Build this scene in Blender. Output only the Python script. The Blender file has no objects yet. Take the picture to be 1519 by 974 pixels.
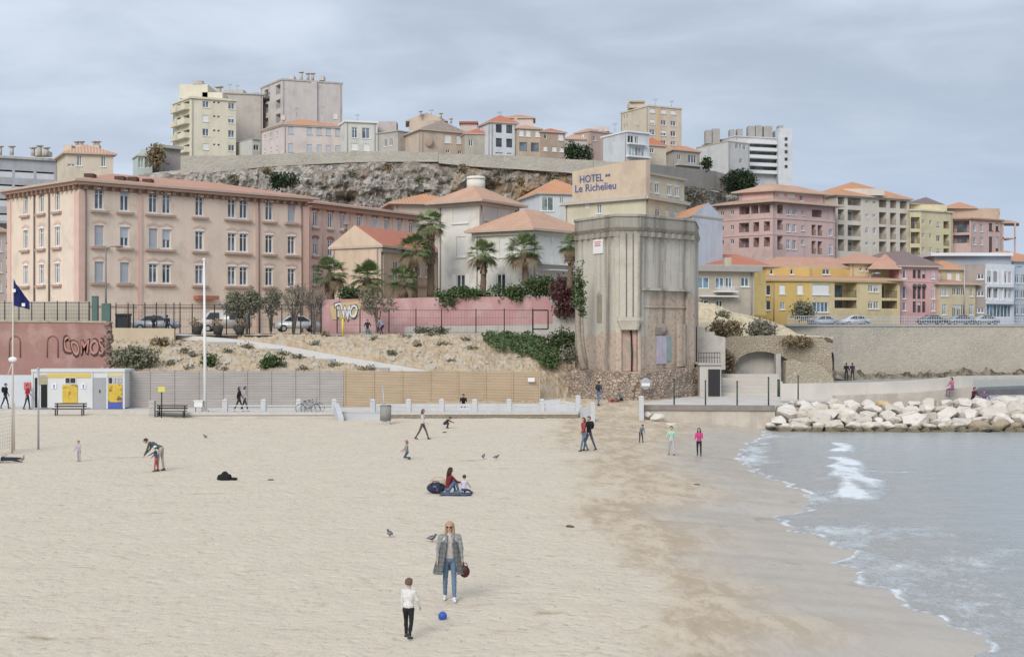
EXPOSURE=0.55
import bpy, bmesh, math, random
import numpy as np
from mathutils import Vector, Matrix, noise
R=random.Random(7)
S=bpy.context.scene
COL=S.collection
W=bpy.data.worlds.new("World"); S.world=W; W.use_nodes=True
F=1519*50/36; CX=759.5; CY=487.0; H=6.3
def X(px,d): return (px-CX)/F*d
def Z(py,d): return H-(py-CY)/F*d
def P(px,py,d): return Vector((X(px,d),d,Z(py,d)))
rad=math.radians
# ------------------------------------------------------------------ camera
cam=bpy.data.cameras.new('camera'); cam.lens=50; cam.sensor_width=36; cam.sensor_fit='HORIZONTAL'
cam.clip_start=.5; cam.clip_end=9000
co=bpy.data.objects.new('camera',cam); COL.objects.link(co); co.location=(0,0,H); co.rotation_euler=(rad(90),0,0); S.camera=co
# ------------------------------------------------------------------ materials
class NT:
    def __init__(s,m):
        s.t=m.node_tree; s.n=s.t.nodes; s.l=s.t.links
    def a(s,typ,ins=None,**kw):
        n=s.n.new(typ)
        for k,v in kw.items(): setattr(n,k,v)
        for k,v in (ins or {}).items():
            if isinstance(v,bpy.types.NodeSocket): s.l.new(v,n.inputs[k])
            else: n.inputs[k].default_value=v
        return n
    def mix(s,f,a,b,mode='MIX'):
        n=s.n.new('ShaderNodeMix'); n.data_type='RGBA'; n.blend_type=mode
        for i,v in ((0,f),(6,a),(7,b)):
            if isinstance(v,bpy.types.NodeSocket): s.l.new(v,n.inputs[i])
            else: n.inputs[i].default_value=v if i==0 or len(v)==4 else (*v,1)
        return n.outputs[2]
    def math(s,op,a,b=0.0,c=0.0,clamp=False):
        n=s.n.new('ShaderNodeMath'); n.operation=op; n.use_clamp=clamp
        for i,v in enumerate((a,b,c)):
            if isinstance(v,bpy.types.NodeSocket): s.l.new(v,n.inputs[i])
            else: n.inputs[i].default_value=v
        return n.outputs[0]
    def ramp(s,f,lo,hi):
        n=s.n.new('ShaderNodeMapRange'); n.interpolation_type='SMOOTHSTEP'
        s.l.new(f,n.inputs[0]); n.inputs[1].default_value=lo; n.inputs[2].default_value=hi
        return n.outputs[0]
    def noise(s,vec,scale,detail=4,rough=.55,dist=0.0):
        return s.a('ShaderNodeTexNoise',{'Vector':vec,'Scale':scale,'Detail':detail,'Roughness':rough,'Distortion':dist}).outputs[0]
    def map(s,vec,scale=(1,1,1),loc=(0,0,0)):
        return s.a('ShaderNodeMapping',{'Vector':vec,'Scale':scale,'Location':loc}).outputs[0]
def newmat(name):
    m=bpy.data.materials.new(name); m.use_nodes=True
    t=NT(m); b=t.n['Principled BSDF']; return m,t,b
def c3(c): return tuple(max(0,min(1,v)) for v in c)
def mul(c,k): return c3([v*k for v in c])
MATS={}
def mat(name,col,rough=.85,var=.1,sc=1.2,bump=.1,bsc=14,streak=0.0,col2=None,sc2=.5,th=(.5,.65),metal=0,spec=.3,scol=None):
    if name in MATS: return MATS[name]
    m,t,b=newmat(name)
    tc=t.a('ShaderNodeTexCoord').outputs['Object']
    c=t.mix(t.noise(tc,sc,6,.6),mul(col,1-var*1.6),mul(col,1+var*1.6))
    if col2: c=t.mix(t.ramp(t.noise(tc,sc2,7,.62,.3),*th),c,col2)
    if streak:
        sm=t.ramp(t.noise(t.map(tc,(1.1,1.1,.09)),.9,6,.65),.45,.75)
        c=t.mix(t.math('MULTIPLY',sm,streak),c,scol or mul(col,.45))
    t.l.new(c,b.inputs['Base Color'])
    b.inputs['Roughness'].default_value=rough; b.inputs['Metallic'].default_value=metal
    b.inputs['Specular IOR Level'].default_value=spec
    if bump:
        bn=t.a('ShaderNodeBump',{'Strength':bump,'Distance':.05,'Height':t.noise(tc,bsc,5,.6)})
        t.l.new(bn.outputs[0],b.inputs['Normal'])
    MATS[name]=m; return m
def tile(name,col,var=.22):
    if name in MATS: return MATS[name]
    m,t,b=newmat(name)
    uv=t.a('ShaderNodeTexCoord').outputs['UV']; ob=t.a('ShaderNodeTexCoord').outputs['Object']
    c=t.mix(t.noise(ob,.35,5,.6),mul(col,1-var),mul(col,1+var))
    c=t.mix(t.math('MULTIPLY',t.ramp(t.noise(ob,3.2,3,.7),.5,.75),.55),c,mul((col[0]*.62,col[1]*.68,col[2]*.8),1))
    c=t.mix(t.math('MULTIPLY',t.ramp(t.noise(ob,2.1,3,.7),.56,.72),.4),c,(col[0]*1.15,col[1]*1.35,col[2]*1.5))
    w=t.a('ShaderNodeTexWave',{'Vector':uv,'Scale':.72,'Distortion':.6,'Detail':2.0},bands_direction='X').outputs['Fac']; w2=t.a('ShaderNodeTexWave',{'Vector':uv,'Scale':.55,'Distortion':.8,'Detail':2.0},bands_direction='Y').outputs['Fac']
    c=t.mix(t.math('MULTIPLY',t.ramp(w,.45,.0),.42),c,mul(col,.5)); c=t.mix(t.math('MULTIPLY',t.ramp(w2,.3,.0),.22),c,mul(col,.55))
    t.l.new(c,b.inputs['Base Color']); b.inputs['Roughness'].default_value=.85; b.inputs['Specular IOR Level'].default_value=.2
    bn=t.a('ShaderNodeBump',{'Strength':.8,'Distance':.07,'Height':w}); t.l.new(bn.outputs[0],b.inputs['Normal'])
    MATS[name]=m; return m
def stone(name,col,col2,mort,sc=1.6,bump=.6,stretch=(1,1,1.5)):
    if name in MATS: return MATS[name]
    m,t,b=newmat(name); ob=t.map(t.a('ShaderNodeTexCoord').outputs['Object'],stretch)
    dv=t.mix(.25,ob,t.a('ShaderNodeTexNoise',{'Vector':ob,'Scale':1.2}).outputs[1],'ADD')
    v=t.a('ShaderNodeTexVoronoi',{'Vector':dv,'Scale':sc}); e=t.a('ShaderNodeTexVoronoi',{'Vector':dv,'Scale':sc},feature='DISTANCE_TO_EDGE').outputs['Distance']
    g=t.a('ShaderNodeSeparateColor',{0:v.outputs['Color']}).outputs[0]
    c=t.mix(g,col,col2); c=t.mix(t.ramp(t.noise(ob,.16,6,.65),.42,.68),c,mul(col,.72))
    c=t.mix(t.math('MULTIPLY',t.noise(ob,5,6,.7),.5),c,mul(col2,.7))
    c=t.mix(t.ramp(e,.02,.09),mort,c)
    t.l.new(c,b.inputs['Base Color']); b.inputs['Roughness'].default_value=.92; b.inputs['Specular IOR Level'].default_value=.15
    hh=t.math('ADD',t.ramp(e,0,.15),t.math('MULTIPLY',t.noise(ob,6,5,.6),.5))
    bn=t.a('ShaderNodeBump',{'Strength':bump,'Distance':.1,'Height':hh}); t.l.new(bn.outputs[0],b.inputs['Normal'])
    MATS[name]=m; return m
def plain(name,col,rough=.5,metal=0,spec=.4):
    return mat(name,col,rough,.06,3,0,1,metal=metal,spec=spec)
def glass(name,col=(.05,.065,.08)):
    if name in MATS: return MATS[name]
    m,t,b=newmat(name); ob=t.a('ShaderNodeTexCoord').outputs['Object']
    t.l.new(t.mix(t.ramp(t.noise(ob,.7,2),.4,.62),mul(col,.6),mul(col,1.5)),b.inputs['Base Color'])
    b.inputs['Roughness'].default_value=.12; b.inputs['Specular IOR Level'].default_value=.5
    MATS[name]=m; return m
def stripes(name,c1,c2,scale,axis='Z',rough=.85):
    if name in MATS: return MATS[name]
    m,t,b=newmat(name); ob=t.a('ShaderNodeTexCoord').outputs['Object']
    w=t.a('ShaderNodeTexWave',{'Vector':ob,'Scale':scale,'Distortion':.15,'Detail':2.0},bands_direction=axis).outputs['Fac']
    pl=t.noise(t.map(ob,(.25,.25,3.0 if axis=='Z' else .2)),2.2,4,.6)
    c=t.mix(pl,mul(c1,.72),mul(c1,1.25)); c=t.mix(t.ramp(w,.18,.02),c,c2)
    c=t.mix(t.math('MULTIPLY',t.ramp(t.noise(ob,.35,6,.6),.45,.7),.45),c,mul(c1,.7))
    t.l.new(c,b.inputs['Base Color']); b.inputs['Roughness'].default_value=rough; b.inputs['Specular IOR Level'].default_value=.2
    bn=t.a('ShaderNodeBump',{'Strength':.5,'Distance':.03,'Height':w}); t.l.new(bn.outputs[0],b.inputs['Normal'])
    MATS[name]=m; return m
def leafmat(name,col):
    if name in MATS: return MATS[name]
    m,t,b=newmat(name); ob=t.a('ShaderNodeTexCoord').outputs['Object']
    c=t.mix(t.noise(ob,2.2,4,.6),mul(col,.55),mul(col,1.5)); t.l.new(c,b.inputs['Base Color'])
    b.inputs['Roughness'].default_value=.6; b.inputs['Specular IOR Level'].default_value=.3
    MATS[name]=m; return m
GL=glass('window_glass',(.125,.155,.195)); GLD=glass('dark_glass',(.045,.05,.055)); GLB=glass('blue_glass',(.12,.2,.27))
WHITE=mat('white_paint',(.74,.74,.73),.6,.05); SHUT=mat('grey_shutter',(.46,.5,.55),.6,.05)
CONC=mat('concrete',(.46,.44,.41),.9,.14,1.1,.25,18,streak=.3); DARK=mat('dark_void',(.02,.02,.02),.9,.1)
BLACK=mat('black_metal',(.025,.028,.03),.5,.1,3,0); GALV=mat('galvanised',(.42,.44,.46),.45,.1,3,0,metal=.5)
# ------------------------------------------------------------------ object helpers
WL={}
def tag(o,label=None,cat=None,group=None,kind=None):
    if label: o['label']=label
    if cat: o['category']=cat
    if group: o['group']=group
    if kind: o['kind']=kind
    return o
def thing(name,label,cat,loc,group=None):
    o=bpy.data.objects.new(name,None); o.empty_display_size=.3; COL.objects.link(o); o.location=loc; WL[o.name]=Vector(loc)
    return tag(o,label,cat,group)
def off(o):
    v=Vector((0,0,0))
    while o is not None: v=v+Vector(o.location); o=o.parent
    return v
def mk(name,bm,mats,parent=None,origin=None,smooth=False):
    """link bm (world coordinates) as one object; children keep their thing's origin"""
    me=bpy.data.meshes.new(name)
    base=off(parent) if parent is not None else Vector(origin or (0,0,0))
    if base.length: bmesh.ops.translate(bm,verts=bm.verts,vec=-base)
    bm.to_mesh(me); bm.free()
    for m in (mats if isinstance(mats,(list,tuple)) else [mats]): me.materials.append(m)
    if smooth:
        for p in me.polygons: p.use_smooth=True
    o=bpy.data.objects.new(name,me); COL.objects.link(o)
    if parent is not None: o.parent=parent
    else: o.location=base
    return o
def struct(name,bm,m,smooth=False): return tag(mk(name,bm,m,smooth=smooth),kind='structure')
def NB(): return bmesh.new()
def quad(bm,a,b,c,d,mi=0):
    f=bm.faces.new([bm.verts.new(v) for v in (a,b,c,d)]); f.material_index=mi; return f
def hexa(bm,b4,t4,mi=0):
    vb=[bm.verts.new(v) for v in b4]; vt=[bm.verts.new(v) for v in t4]; n=len(vb)
    fs=[bm.faces.new(vb[::-1]),bm.faces.new(vt)]
    for i in range(n): fs.append(bm.faces.new((vb[i],vb[(i+1)%n],vt[(i+1)%n],vt[i])))
    for f in fs: f.material_index=mi
def box(bm,x0,x1,y0,y1,z0,z1,mi=0):
    b=[(x0,y0),(x1,y0),(x1,y1),(x0,y1)]
    hexa(bm,[(x,y,z0) for x,y in b],[(x,y,z1) for x,y in b],mi)
def obox(bm,o,t,u0,u1,n0,n1,z0,z1,mi=0):
    """box in a facade frame: o plan origin, t plan tangent; n0..n1 outward"""
    n=Vector((t.y,-t.x)); b=[o+t*u+n*v for u,v in ((u0,n1),(u1,n1),(u1,n0),(u0,n0))]
    hexa(bm,[(p.x,p.y,z0) for p in b],[(p.x,p.y,z1) for p in b],mi)
def tube(bm,pts,rads,seg=8,cap=True,mi=0):
    pts=[Vector(p) for p in pts]; rings=[]
    for i,p in enumerate(pts):
        d=(pts[min(i+1,len(pts)-1)]-pts[max(i-1,0)]).normalized()
        a=d.cross(Vector((0,0,1)) if abs(d.z)<.9 else Vector((1,0,0))).normalized(); b=d.cross(a)
        r=rads[i] if isinstance(rads,(list,tuple)) else rads
        rings.append([bm.verts.new(p+(a*math.cos(2*math.pi*k/seg)+b*math.sin(2*math.pi*k/seg))*r) for k in range(seg)])
    for A,B in zip(rings,rings[1:]):
        for k in range(seg):
            f=bm.faces.new((A[k],A[(k+1)%seg],B[(k+1)%seg],B[k])); f.material_index=mi; f.smooth=True
    if cap:
        for r_ in (rings[0][::-1],rings[-1]): bm.faces.new(r_).material_index=mi
def ball(bm,c,r,seg=10,mi=0,sc=(1,1,1),rot=None):
    m=Matrix.Translation(c)
    if rot is not None: m=m@rot
    m=m@Matrix.Diagonal((sc[0]*r,sc[1]*r,sc[2]*r,1))
    g=bmesh.ops.create_uvsphere(bm,u_segments=seg,v_segments=max(5,seg*2//3),radius=1,matrix=m)
    for v in g['verts']:
        for f in v.link_faces: f.material_index=mi; f.smooth=True
def post(name,label,cat,px,py0,py1,d,r,m,group=None,taper=1):
    bm=NB(); a=P(px,py1,d); b=P(px,py0,d); tube(bm,[a,b],[r,r*taper],8)
    return tag(mk(name,bm,m,origin=a),label,cat,group)
def nz(x,y,z=0,s=1.0,o=4): return noise.fractal((x*s,y*s,z*s),1.0,2.0,o)
# ------------------------------------------------------------------ buildings
class Bld:
    def __init__(s,name,label,cat,corners,zb,zt,wm,back=10,group=None,rv=.18):
        s.C=corners; s.P=[Vector((X(a,d),d)) for a,d in corners]; s.zb=zb; s.zt=zt; s.wm=wm; s.rv=rv
        if len(s.P)==2:
            t=(s.P[1]-s.P[0]).normalized(); n=Vector((-t.y,t.x)); s.B=[s.P[1]+n*back,s.P[0]+n*back]
        elif len(s.P)==3: s.B=[s.P[0]+s.P[2]-s.P[1]]
        else: s.B=[s.P[-1]+Vector((0,back)),s.P[0]+Vector((0,back))]
        c=sum(s.P+s.B,Vector((0,0)))/(len(s.P)+len(s.B))
        s.root=thing(name,label,cat,(c.x,c.y,zb),group); s.holes=[[] for _ in s.P[1:]]
        s.poly=s.P+s.B
    def fr(s,i):
        a,b=s.P[i],s.P[i+1]; return a,(b-a).normalized(),(b-a).length
    def u(s,i,px):
        a,t,L=s.fr(i); k=(px-CX)/F          # a.x+u t.x = k (a.y+u t.y)
        return (k*a.y-a.x)/(t.x-k*t.y)
    def d(s,i,px):
        a,t,L=s.fr(i); return a.y+s.u(i,px)*t.y
    def z(s,i,px,py): return Z(py,s.d(i,px))
    def grid(s,i,cols,rows,ref,kind='w',w=1.0,**k):
        zs=[(s.z(i,ref,b),s.z(i,ref,a)) for a,b in rows]
        for ri,(z0,z1) in enumerate(zs):
            for ci,c in enumerate(cols):
                if isinstance(c,(tuple,list)): u0,u1=s.u(i,c[0]),s.u(i,c[1])
                else: uc=s.u(i,c); u0,u1=uc-w/2,uc+w/2
                kk=kind(ri,ci) if callable(kind) else kind
                if kk: s.holes[i].append((u0,u1,z0,z1,kk,k))
    def wall(s,bm,i,mi=0):
        a,t,L=s.fr(i); n=Vector((t.y,-t.x)); hs=[h for h in s.holes[i] if h[0]>.02 and h[1]<L-.02 and h[2]>s.zb+.02 and h[3]<s.zt-.02]
        s.holes[i]=hs
        us=sorted({0.0,L,*[round(v,3) for h in hs for v in h[:2]]}); zs=sorted({s.zb,s.zt,*[round(v,3) for h in hs for v in h[2:4]]})
        V={}
        def v(u,z):
            k=(u,z)
            if k not in V: q=a+t*u; V[k]=bm.verts.new((q.x,q.y,z))
            return V[k]
        for z0,z1 in zip(zs,zs[1:]):
            zc=(z0+z1)/2; hh=[h for h in hs if h[2]-.002<zc<h[3]+.002]
            run=None
            for u0,u1 in zip(us,us[1:]):
                uc=(u0+u1)/2
                if any(h[0]-.002<uc<h[1]+.002 for h in hh): continue
                bm.faces.new((v(u0,z0),v(u1,z0),v(u1,z1),v(u0,z1))).material_index=mi
        for u0,u1,z0,z1,kd,k in hs:
            D=k.get('deep',1.5) if kd in 'lo' else s.rv
            q=lambda uu,zz,dd:(lambda e:(e.x,e.y,zz))(a+t*uu-n*dd)
            for A,B in (((u0,z0),(u1,z0)),((u1,z0),(u1,z1)),((u1,z1),(u0,z1)),((u0,z1),(u0,z0))):
                quad(bm,q(*A,0),q(*B,0),q(*B,D),q(*A,D),mi)
            if kd in 'lo': quad(bm,q(u0,z0,D),q(u1,z0,D),q(u1,z1,D),q(u0,z1,D),mi)
    def openings(s):
        for i in range(len(s.P)-1):
            a,t,L=s.fr(i); n=Vector((t.y,-t.x))
            for u0,u1,z0,z1,kd,k in s.holes[i]:
                fm=k.get('fm',WHITE); gm=k.get('gm',GL); dz=s.rv; wd=u1-u0; hh=z1-z0; fw=k.get('fw',.09)
                if kd=='o': continue
                bm=NB()
                if kd=='l':
                    D=k.get('deep',1.5)
                    rm=k.get('rm',BLACK)
                    if k.get('solid'): obox(bm,a,t,u0,u1,-.12,-.03,z0,z0+.95)
                    else:
                        obox(bm,a,t,u0,u1,-.1,-.04,z0+.98,z0+1.04); obox(bm,a,t,u0,u1,-.1,-.04,z0+.08,z0+.12)
                        m_=max(2,int(wd/.28))
                        for j in range(m_): uu=u0+(j+.5)*wd/m_; obox(bm,a,t,uu-.018,uu+.018,-.09,-.05,z0+.12,z0+.98)
                    mk('balcony_railing',bm,rm,s.root)
                    g=NB(); obox(g,a,t,u0+wd*.18,u0+wd*.8,-D+.01,-D+.06,z0+.05,z0+min(2.1,hh*.85)); mk('balcony_door',g,gm,s.root)
                    continue
                if kd in 'wadW':
                    e=.002
                    for b in ((u0+e,u0+fw,z0+e,z1-e),(u1-fw,u1-e,z0+e,z1-e),(u0+fw,u1-fw,z0+e,z0+fw),(u0+fw,u1-fw,z1-fw,z1-e)):
                        obox(bm,a,t,b[0],b[1],-dz+.01,-dz+.09,b[2],b[3])
                    if kd in 'wa' and wd>.6: uc=(u0+u1)/2; obox(bm,a,t,uc-fw*.6,uc+fw*.6,-dz+.012,-dz+.085,z0+fw,z1-fw)
                    if kd=='W':
                        m_=max(2,round(wd/.8))
                        for j in range(1,m_): uc=u0+wd*j/m_; obox(bm,a,t,uc-.05,uc+.05,-dz+.012,-dz+.085,z0+fw,z1-fw)
                    if kd=='w' and k.get('tr',1) and hh>1.3: obox(bm,a,t,u0+fw,u1-fw,-dz+.014,-dz+.08,z1-hh*.24,z1-hh*.24+.06)
                    if k.get('sill',1): obox(bm,a,t,u0-.12,u1+.12,.003,.12,z0-.12,z0-.003)
                    if k.get('lint'): obox(bm,a,t,u0-.1,u1+.1,.003,.06,z1+.003,z1+.16)
                    hv=k.get('half') or (R.choice((.25,.35,.5,.7)) if kd=='w' and not k.get('lint') and hh>1 and R.random()<.28 else 0)
                    if hv:
                        obox(bm,a,t,u0+fw,u1-fw,-dz+.02,-dz+.1,z0+hh*(1-hv),z1-fw,1)
                    if k.get('sh'):     # open shutters on the wall
                        for q0,q1 in ((u0-wd*.52,u0-.02),(u1+.02,u1+wd*.52)): obox(bm,a,t,q0,q1,.004,.05,z0,z1,1)
                    w=mk('window',bm,[fm,k.get('sm',SHUT)],s.root)
                    g=NB(); q=[a+t*u_-n*(dz-.03) for u_ in (u0,u1)]
                    quad(g,(q[0].x,q[0].y,z0),(q[1].x,q[1].y,z0),(q[1].x,q[1].y,z1),(q[0].x,q[0].y,z1))
                    mk('pane',g,gm,w)
                elif kd=='s':
                    obox(bm,a,t,u0+.01,u1-.01,-dz,-dz+.08,z0+.01,z1-.01)
                    m_=int(hh/.25)
                    for j in range(1,m_): obox(bm,a,t,u0+.03,u1-.03,-dz+.08,-dz+.095,z0+j*.25-.03,z0+j*.25)
                    if k.get('sill',1): obox(bm,a,t,u0-.12,u1+.12,.003,.12,z0-.12,z0-.003)
                    mk('shutter',bm,k.get('sm',SHUT),s.root)
    def finish(s,mi=0,cap=True,name='wall'):
        bm=NB()
        for i in range(len(s.P)-1): s.wall(bm,i)
        pl=s.poly; k=len(s.P)-1
        for j in range(k,len(pl)):
            p,q=pl[j],pl[(j+1)%len(pl)]
            quad(bm,(p.x,p.y,s.zb),(q.x,q.y,s.zb),(q.x,q.y,s.zt),(p.x,p.y,s.zt))
        if cap: bm.faces.new([bm.verts.new((p.x,p.y,s.zt)) for p in pl])
        bmesh.ops.remove_doubles(bm,verts=bm.verts,dist=.0008)
        s.w=mk(name,bm,s.wm,s.root); s.openings(); s.gutters(); return s
    def gutters(s):
        if s.root.name.startswith(('ruined','barracks','glass')): return
        for i in range(len(s.P)-1):
            a,t,L=s.fr(i)
            if L<5: continue
            for u in ((.35,) if R.random()<.5 else (.35,L-.4)):
                if any(h[0]-.3<u<h[1]+.3 for h in s.holes[i]): continue
                q=a+t*u+Vector((t.y,-t.x))*.09; bm=NB(); tube(bm,[(q.x,q.y,s.zb+.1),(q.x,q.y,s.zt-.1)],.07,5); mk('downpipe',bm,mat('pipe_grey',(.33,.30,.28),.7),s.root)
    def band(s,z0,z1,proud,m,name='cornice',fs=None):
        bm=NB()
        for i in (range(len(s.P)-1) if fs is None else fs):
            a,t,L=s.fr(i); obox(bm,a,t,-proud*.7,L+proud*.7-.01*i,.003+.002*i,proud,z0+.003*i,z1-.003*i)
        return mk(name,bm,m,s.root)
    def strip(s,i,px,w,z0,z1,proud,m,name='pilaster'):
        bm=NB(); a,t,L=s.fr(i); u=s.u(i,px); obox(bm,a,t,u-w/2,u+w/2,.003,proud,z0,z1); return mk(name,bm,m,s.root)
    def dentils(s,z0,z1,step,w,proud,m,fs=None):
        for i in (range(len(s.P)-1) if fs is None else fs):
            bm=NB(); a,t,L=s.fr(i); n=Vector((t.y,-t.x)); k=int(L/step); pl=[(.01,.003),(.01,.05)]
            for j in range(k): u0,u1=(j+.5)*L/k-w/2,(j+.5)*L/k+w/2; pl+=[(u0,.05),(u0+.01,proud),(u1-.01,proud),(u1,.05)]
            pl+=[(L-.01,.05),(L-.01,.003)]; q=[a+t*u+n*v for u,v in pl]
            hexa(bm,[(p.x,p.y,z0) for p in q],[(p.x,p.y,z1) for p in q]); bmesh.ops.recalc_face_normals(bm,faces=bm.faces); mk('corbel_row',bm,m,s.root)
    def roof(s,h,over,m,hip=1.0,axis=None,ze=None,q=None,th=.22,parent=None):
        return roofmesh(q or [s.P[0],s.P[1]]+([s.P[2]] if len(s.P)==3 else [])+s.B if q is None else q,s.zt if ze is None else ze,h,over,m,hip,axis,s.root,th,s.wm)
    def flat(s,m=None,h=.25,over=.15):
        bm=NB(); c=sum(s.poly,Vector((0,0)))/len(s.poly)
        pl=[p+(p-c).normalized()*over*1.4 for p in s.poly]
        hexa(bm,[(p.x,p.y,s.zt+.004) for p in pl],[(p.x,p.y,s.zt+h) for p in pl]); return mk('roof',bm,m or CONC,s.root)
    def block(s,name,px0,px1,py0,py1,d,m,th=1.5):
        """free box on the building given by its outline at distance d"""
        bm=NB(); z0,z1=Z(py1,d),Z(py0,d); box(bm,X(px0,d),X(px1,d),d,d+th,z0,z1); return mk(name,bm,m,s.root)
    def aerial(s,items,d):
        for px,y0,y1 in items:
            bm=NB(); a,b=P(px,y1,d),P(px,y0,d); tube(bm,[a,b],.05,5)
            for k in (.8,.9,1): c=a.lerp(b,k); tube(bm,[c-Vector((.45*k,0,0)),c+Vector((.45*k,0,0))],.03,4)
            mk('aerial',bm,GALV,s.root)
    def pipes(s,items,d,r,m=GALV,name='chimney_pipe'):
        for px,y0,y1 in items:
            bm=NB(); tube(bm,[P(px,y1,d),P(px,y0,d)],r,7); tube(bm,[P(px,y0+1,d),P(px,y0-.4,d)],r*1.9,7); mk(name,bm,m,s.root)
def roofmesh(q,ze,h,over,m,hip,axis,root,th,wm):
    """hip (hip=1) to gable (hip=0) roof over a plan quad, soffit and fascia included"""
    q=[Vector(p) for p in q]; c=sum(q,Vector((0,0)))/4
    e=[(q[(i+1)%4]-q[i]).length for i in range(4)]
    ax=axis if axis is not None else (0 if e[0]+e[2]>=e[1]+e[3] else 1)
    if ax==1: q=q[1:]+q[:1]; e=e[1:]+e[:1]
    t=((q[1]-q[0])+(q[2]-q[3])).normalized(); s_=((q[3]-q[0])+(q[2]-q[1])).normalized()
    ov=over; og=over if hip>0 else over*.6
    E=[q[0]-t*og-s_*ov,q[1]+t*og-s_*ov,q[2]+t*og+s_*ov,q[3]-t*og+s_*ov]
    wd=((q[3]-q[0]).length+(q[2]-q[1]).length)/4+ov
    L=((q[1]-q[0]).length+(q[2]-q[3]).length)/2+2*og
    ins=min(wd*hip,L/2-.02)
    r0=(E[0]+E[3])/2+t*ins; r1=(E[1]+E[2])/2-t*ins
    bm=NB(); uvl=bm.loops.layers.uv.new('UVMap')
    zt=ze+th; zr=zt+h
    V=lambda p,z:Vector((p.x,p.y,z))
    def face(vs,mi=0):
        f=bm.faces.new([bm.verts.new(v) for v in vs]); f.material_index=mi
        d=(vs[1]-vs[0]).normalized(); nn=f.normal if f.normal.length else None
        f.normal_update(); dn=f.normal.cross(d)
        for lo in f.loops:
            w=lo.vert.co; lo[uvl].uv=((w-vs[0]).dot(d),(w-vs[0]).dot(dn))
    face([V(E[0],zt),V(E[1],zt),V(r1,zr),V(r0,zr)]); face([V(E[2],zt),V(E[3],zt),V(r0,zr),V(r1,zr)])
    face([V(E[1],zt),V(E[2],zt),V(r1,zr)],0 if hip>0 else 1); face([V(E[3],zt),V(E[0],zt),V(r0,zr)],0 if hip>0 else 1)
    for i in range(4):
        A,B=E[i],E[(i+1)%4]; face([V(A,ze+.005),V(B,ze+.005),V(B,zt),V(A,zt)],2)
    face([V(p,ze+.005) for p in E[::-1]],2)
    return mk('roof',bm,[m,wm,mat('eave_board',mul(wm_col(wm),.7) if 0 else (.5,.4,.33),.85)],root)
def wm_col(m): return (.5,.4,.33)
# ------------------------------------------------------------------ foliage
LG={'olive':[(.19,.19,.125),(.25,.24,.175),(.14,.14,.09)],'green':[(.06,.09,.03),(.085,.12,.045),(.045,.065,.028)],
    'dark':[(.03,.05,.022),(.045,.07,.03),(.02,.032,.015)],'red':[(.11,.035,.045),(.07,.06,.03),(.15,.06,.06)],
    'palm':[(.14,.195,.075),(.19,.24,.105),(.095,.125,.055)],'dry':[(.22,.17,.1),(.28,.22,.13),(.16,.12,.07)],
    'ivy':[(.065,.105,.035),(.09,.135,.05),(.045,.07,.025)],'grey':[(.2,.19,.15),(.15,.16,.11),(.25,.23,.18)]}
def lmats(k): return [leafmat(f'leaf_{k}_{i}',c) for i,c in enumerate(LG[k])]
def leaves(bm,c,rx,ry,rz,n,size,clump=14,rnd=R,hollow=.35):
    c=Vector(c)
    for j in range(max(1,n//clump)):
        while True:
            p=Vector((rnd.uniform(-1,1),rnd.uniform(-1,1),rnd.uniform(-1,1)))
            if hollow<p.length<1: break
        k=1+.25*nz(p.x*1.7+c.x,p.y*1.7+c.y,p.z*1.7,1,2)
        cc=c+Vector((p.x*rx,p.y*ry,p.z*rz))*k; mi=rnd.choice((0,0,1,2))
        for _ in range(clump):
            o=cc+Vector((rnd.gauss(0,1),rnd.gauss(0,1),rnd.gauss(0,.8)))*size*1.5
            a=Vector((rnd.gauss(0,1),rnd.gauss(0,1),rnd.gauss(0,1))).normalized()
            b=a.orthogonal().normalized(); b=(Matrix.Rotation(rnd.uniform(0,6.28),3,a)@b)
            s=size*rnd.uniform(.6,1.3); s2=s*.55; w=a.cross(b)
            f=quad(bm,o-b*s,o+w*s2,o+b*s,o-w*s2,mi if rnd.random()<.8 else rnd.randrange(3))
def bush(name,label,cat,px,py,d,wpx,hpx,kind,n,size,depth=None,stems=True,group=None,blobs=4):
    """shrub whose base centre is at px,py"""
    b=P(px,py,d); w=wpx/F*d/2; hh=hpx/F*d; dp=depth or w*.8
    root=thing(name,label,cat,b,group); bm=NB()
    for i in range(blobs):
        q=R.uniform(-.55,.55) if blobs>1 else 0
        leaves(bm,(b.x+q*w,b.y+R.uniform(-.3,.3)*dp,b.z+hh*(R.uniform(.4,.58)-abs(q)*.12)),w*(1-abs(q))*.95,dp*.7,hh*.46,n//blobs,size)
    mk('foliage',bm,lmats(kind),root)
    if stems:
        bm=NB()
        for i in range(5):
            q=Vector((R.uniform(-.7,.7)*w,R.uniform(-.4,.4)*dp,hh*R.uniform(.5,.85)))
            tube(bm,[b+Vector((q.x*.15,q.y*.15,-.1)),b+q*.5+Vector((R.uniform(-.1,.1),0,.1)),b+q],[.06,.045,.015],5)
        mk('stem',bm,mat('bark',(.16,.12,.09),.9,.25,6,.4),root)
    return root
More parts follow.
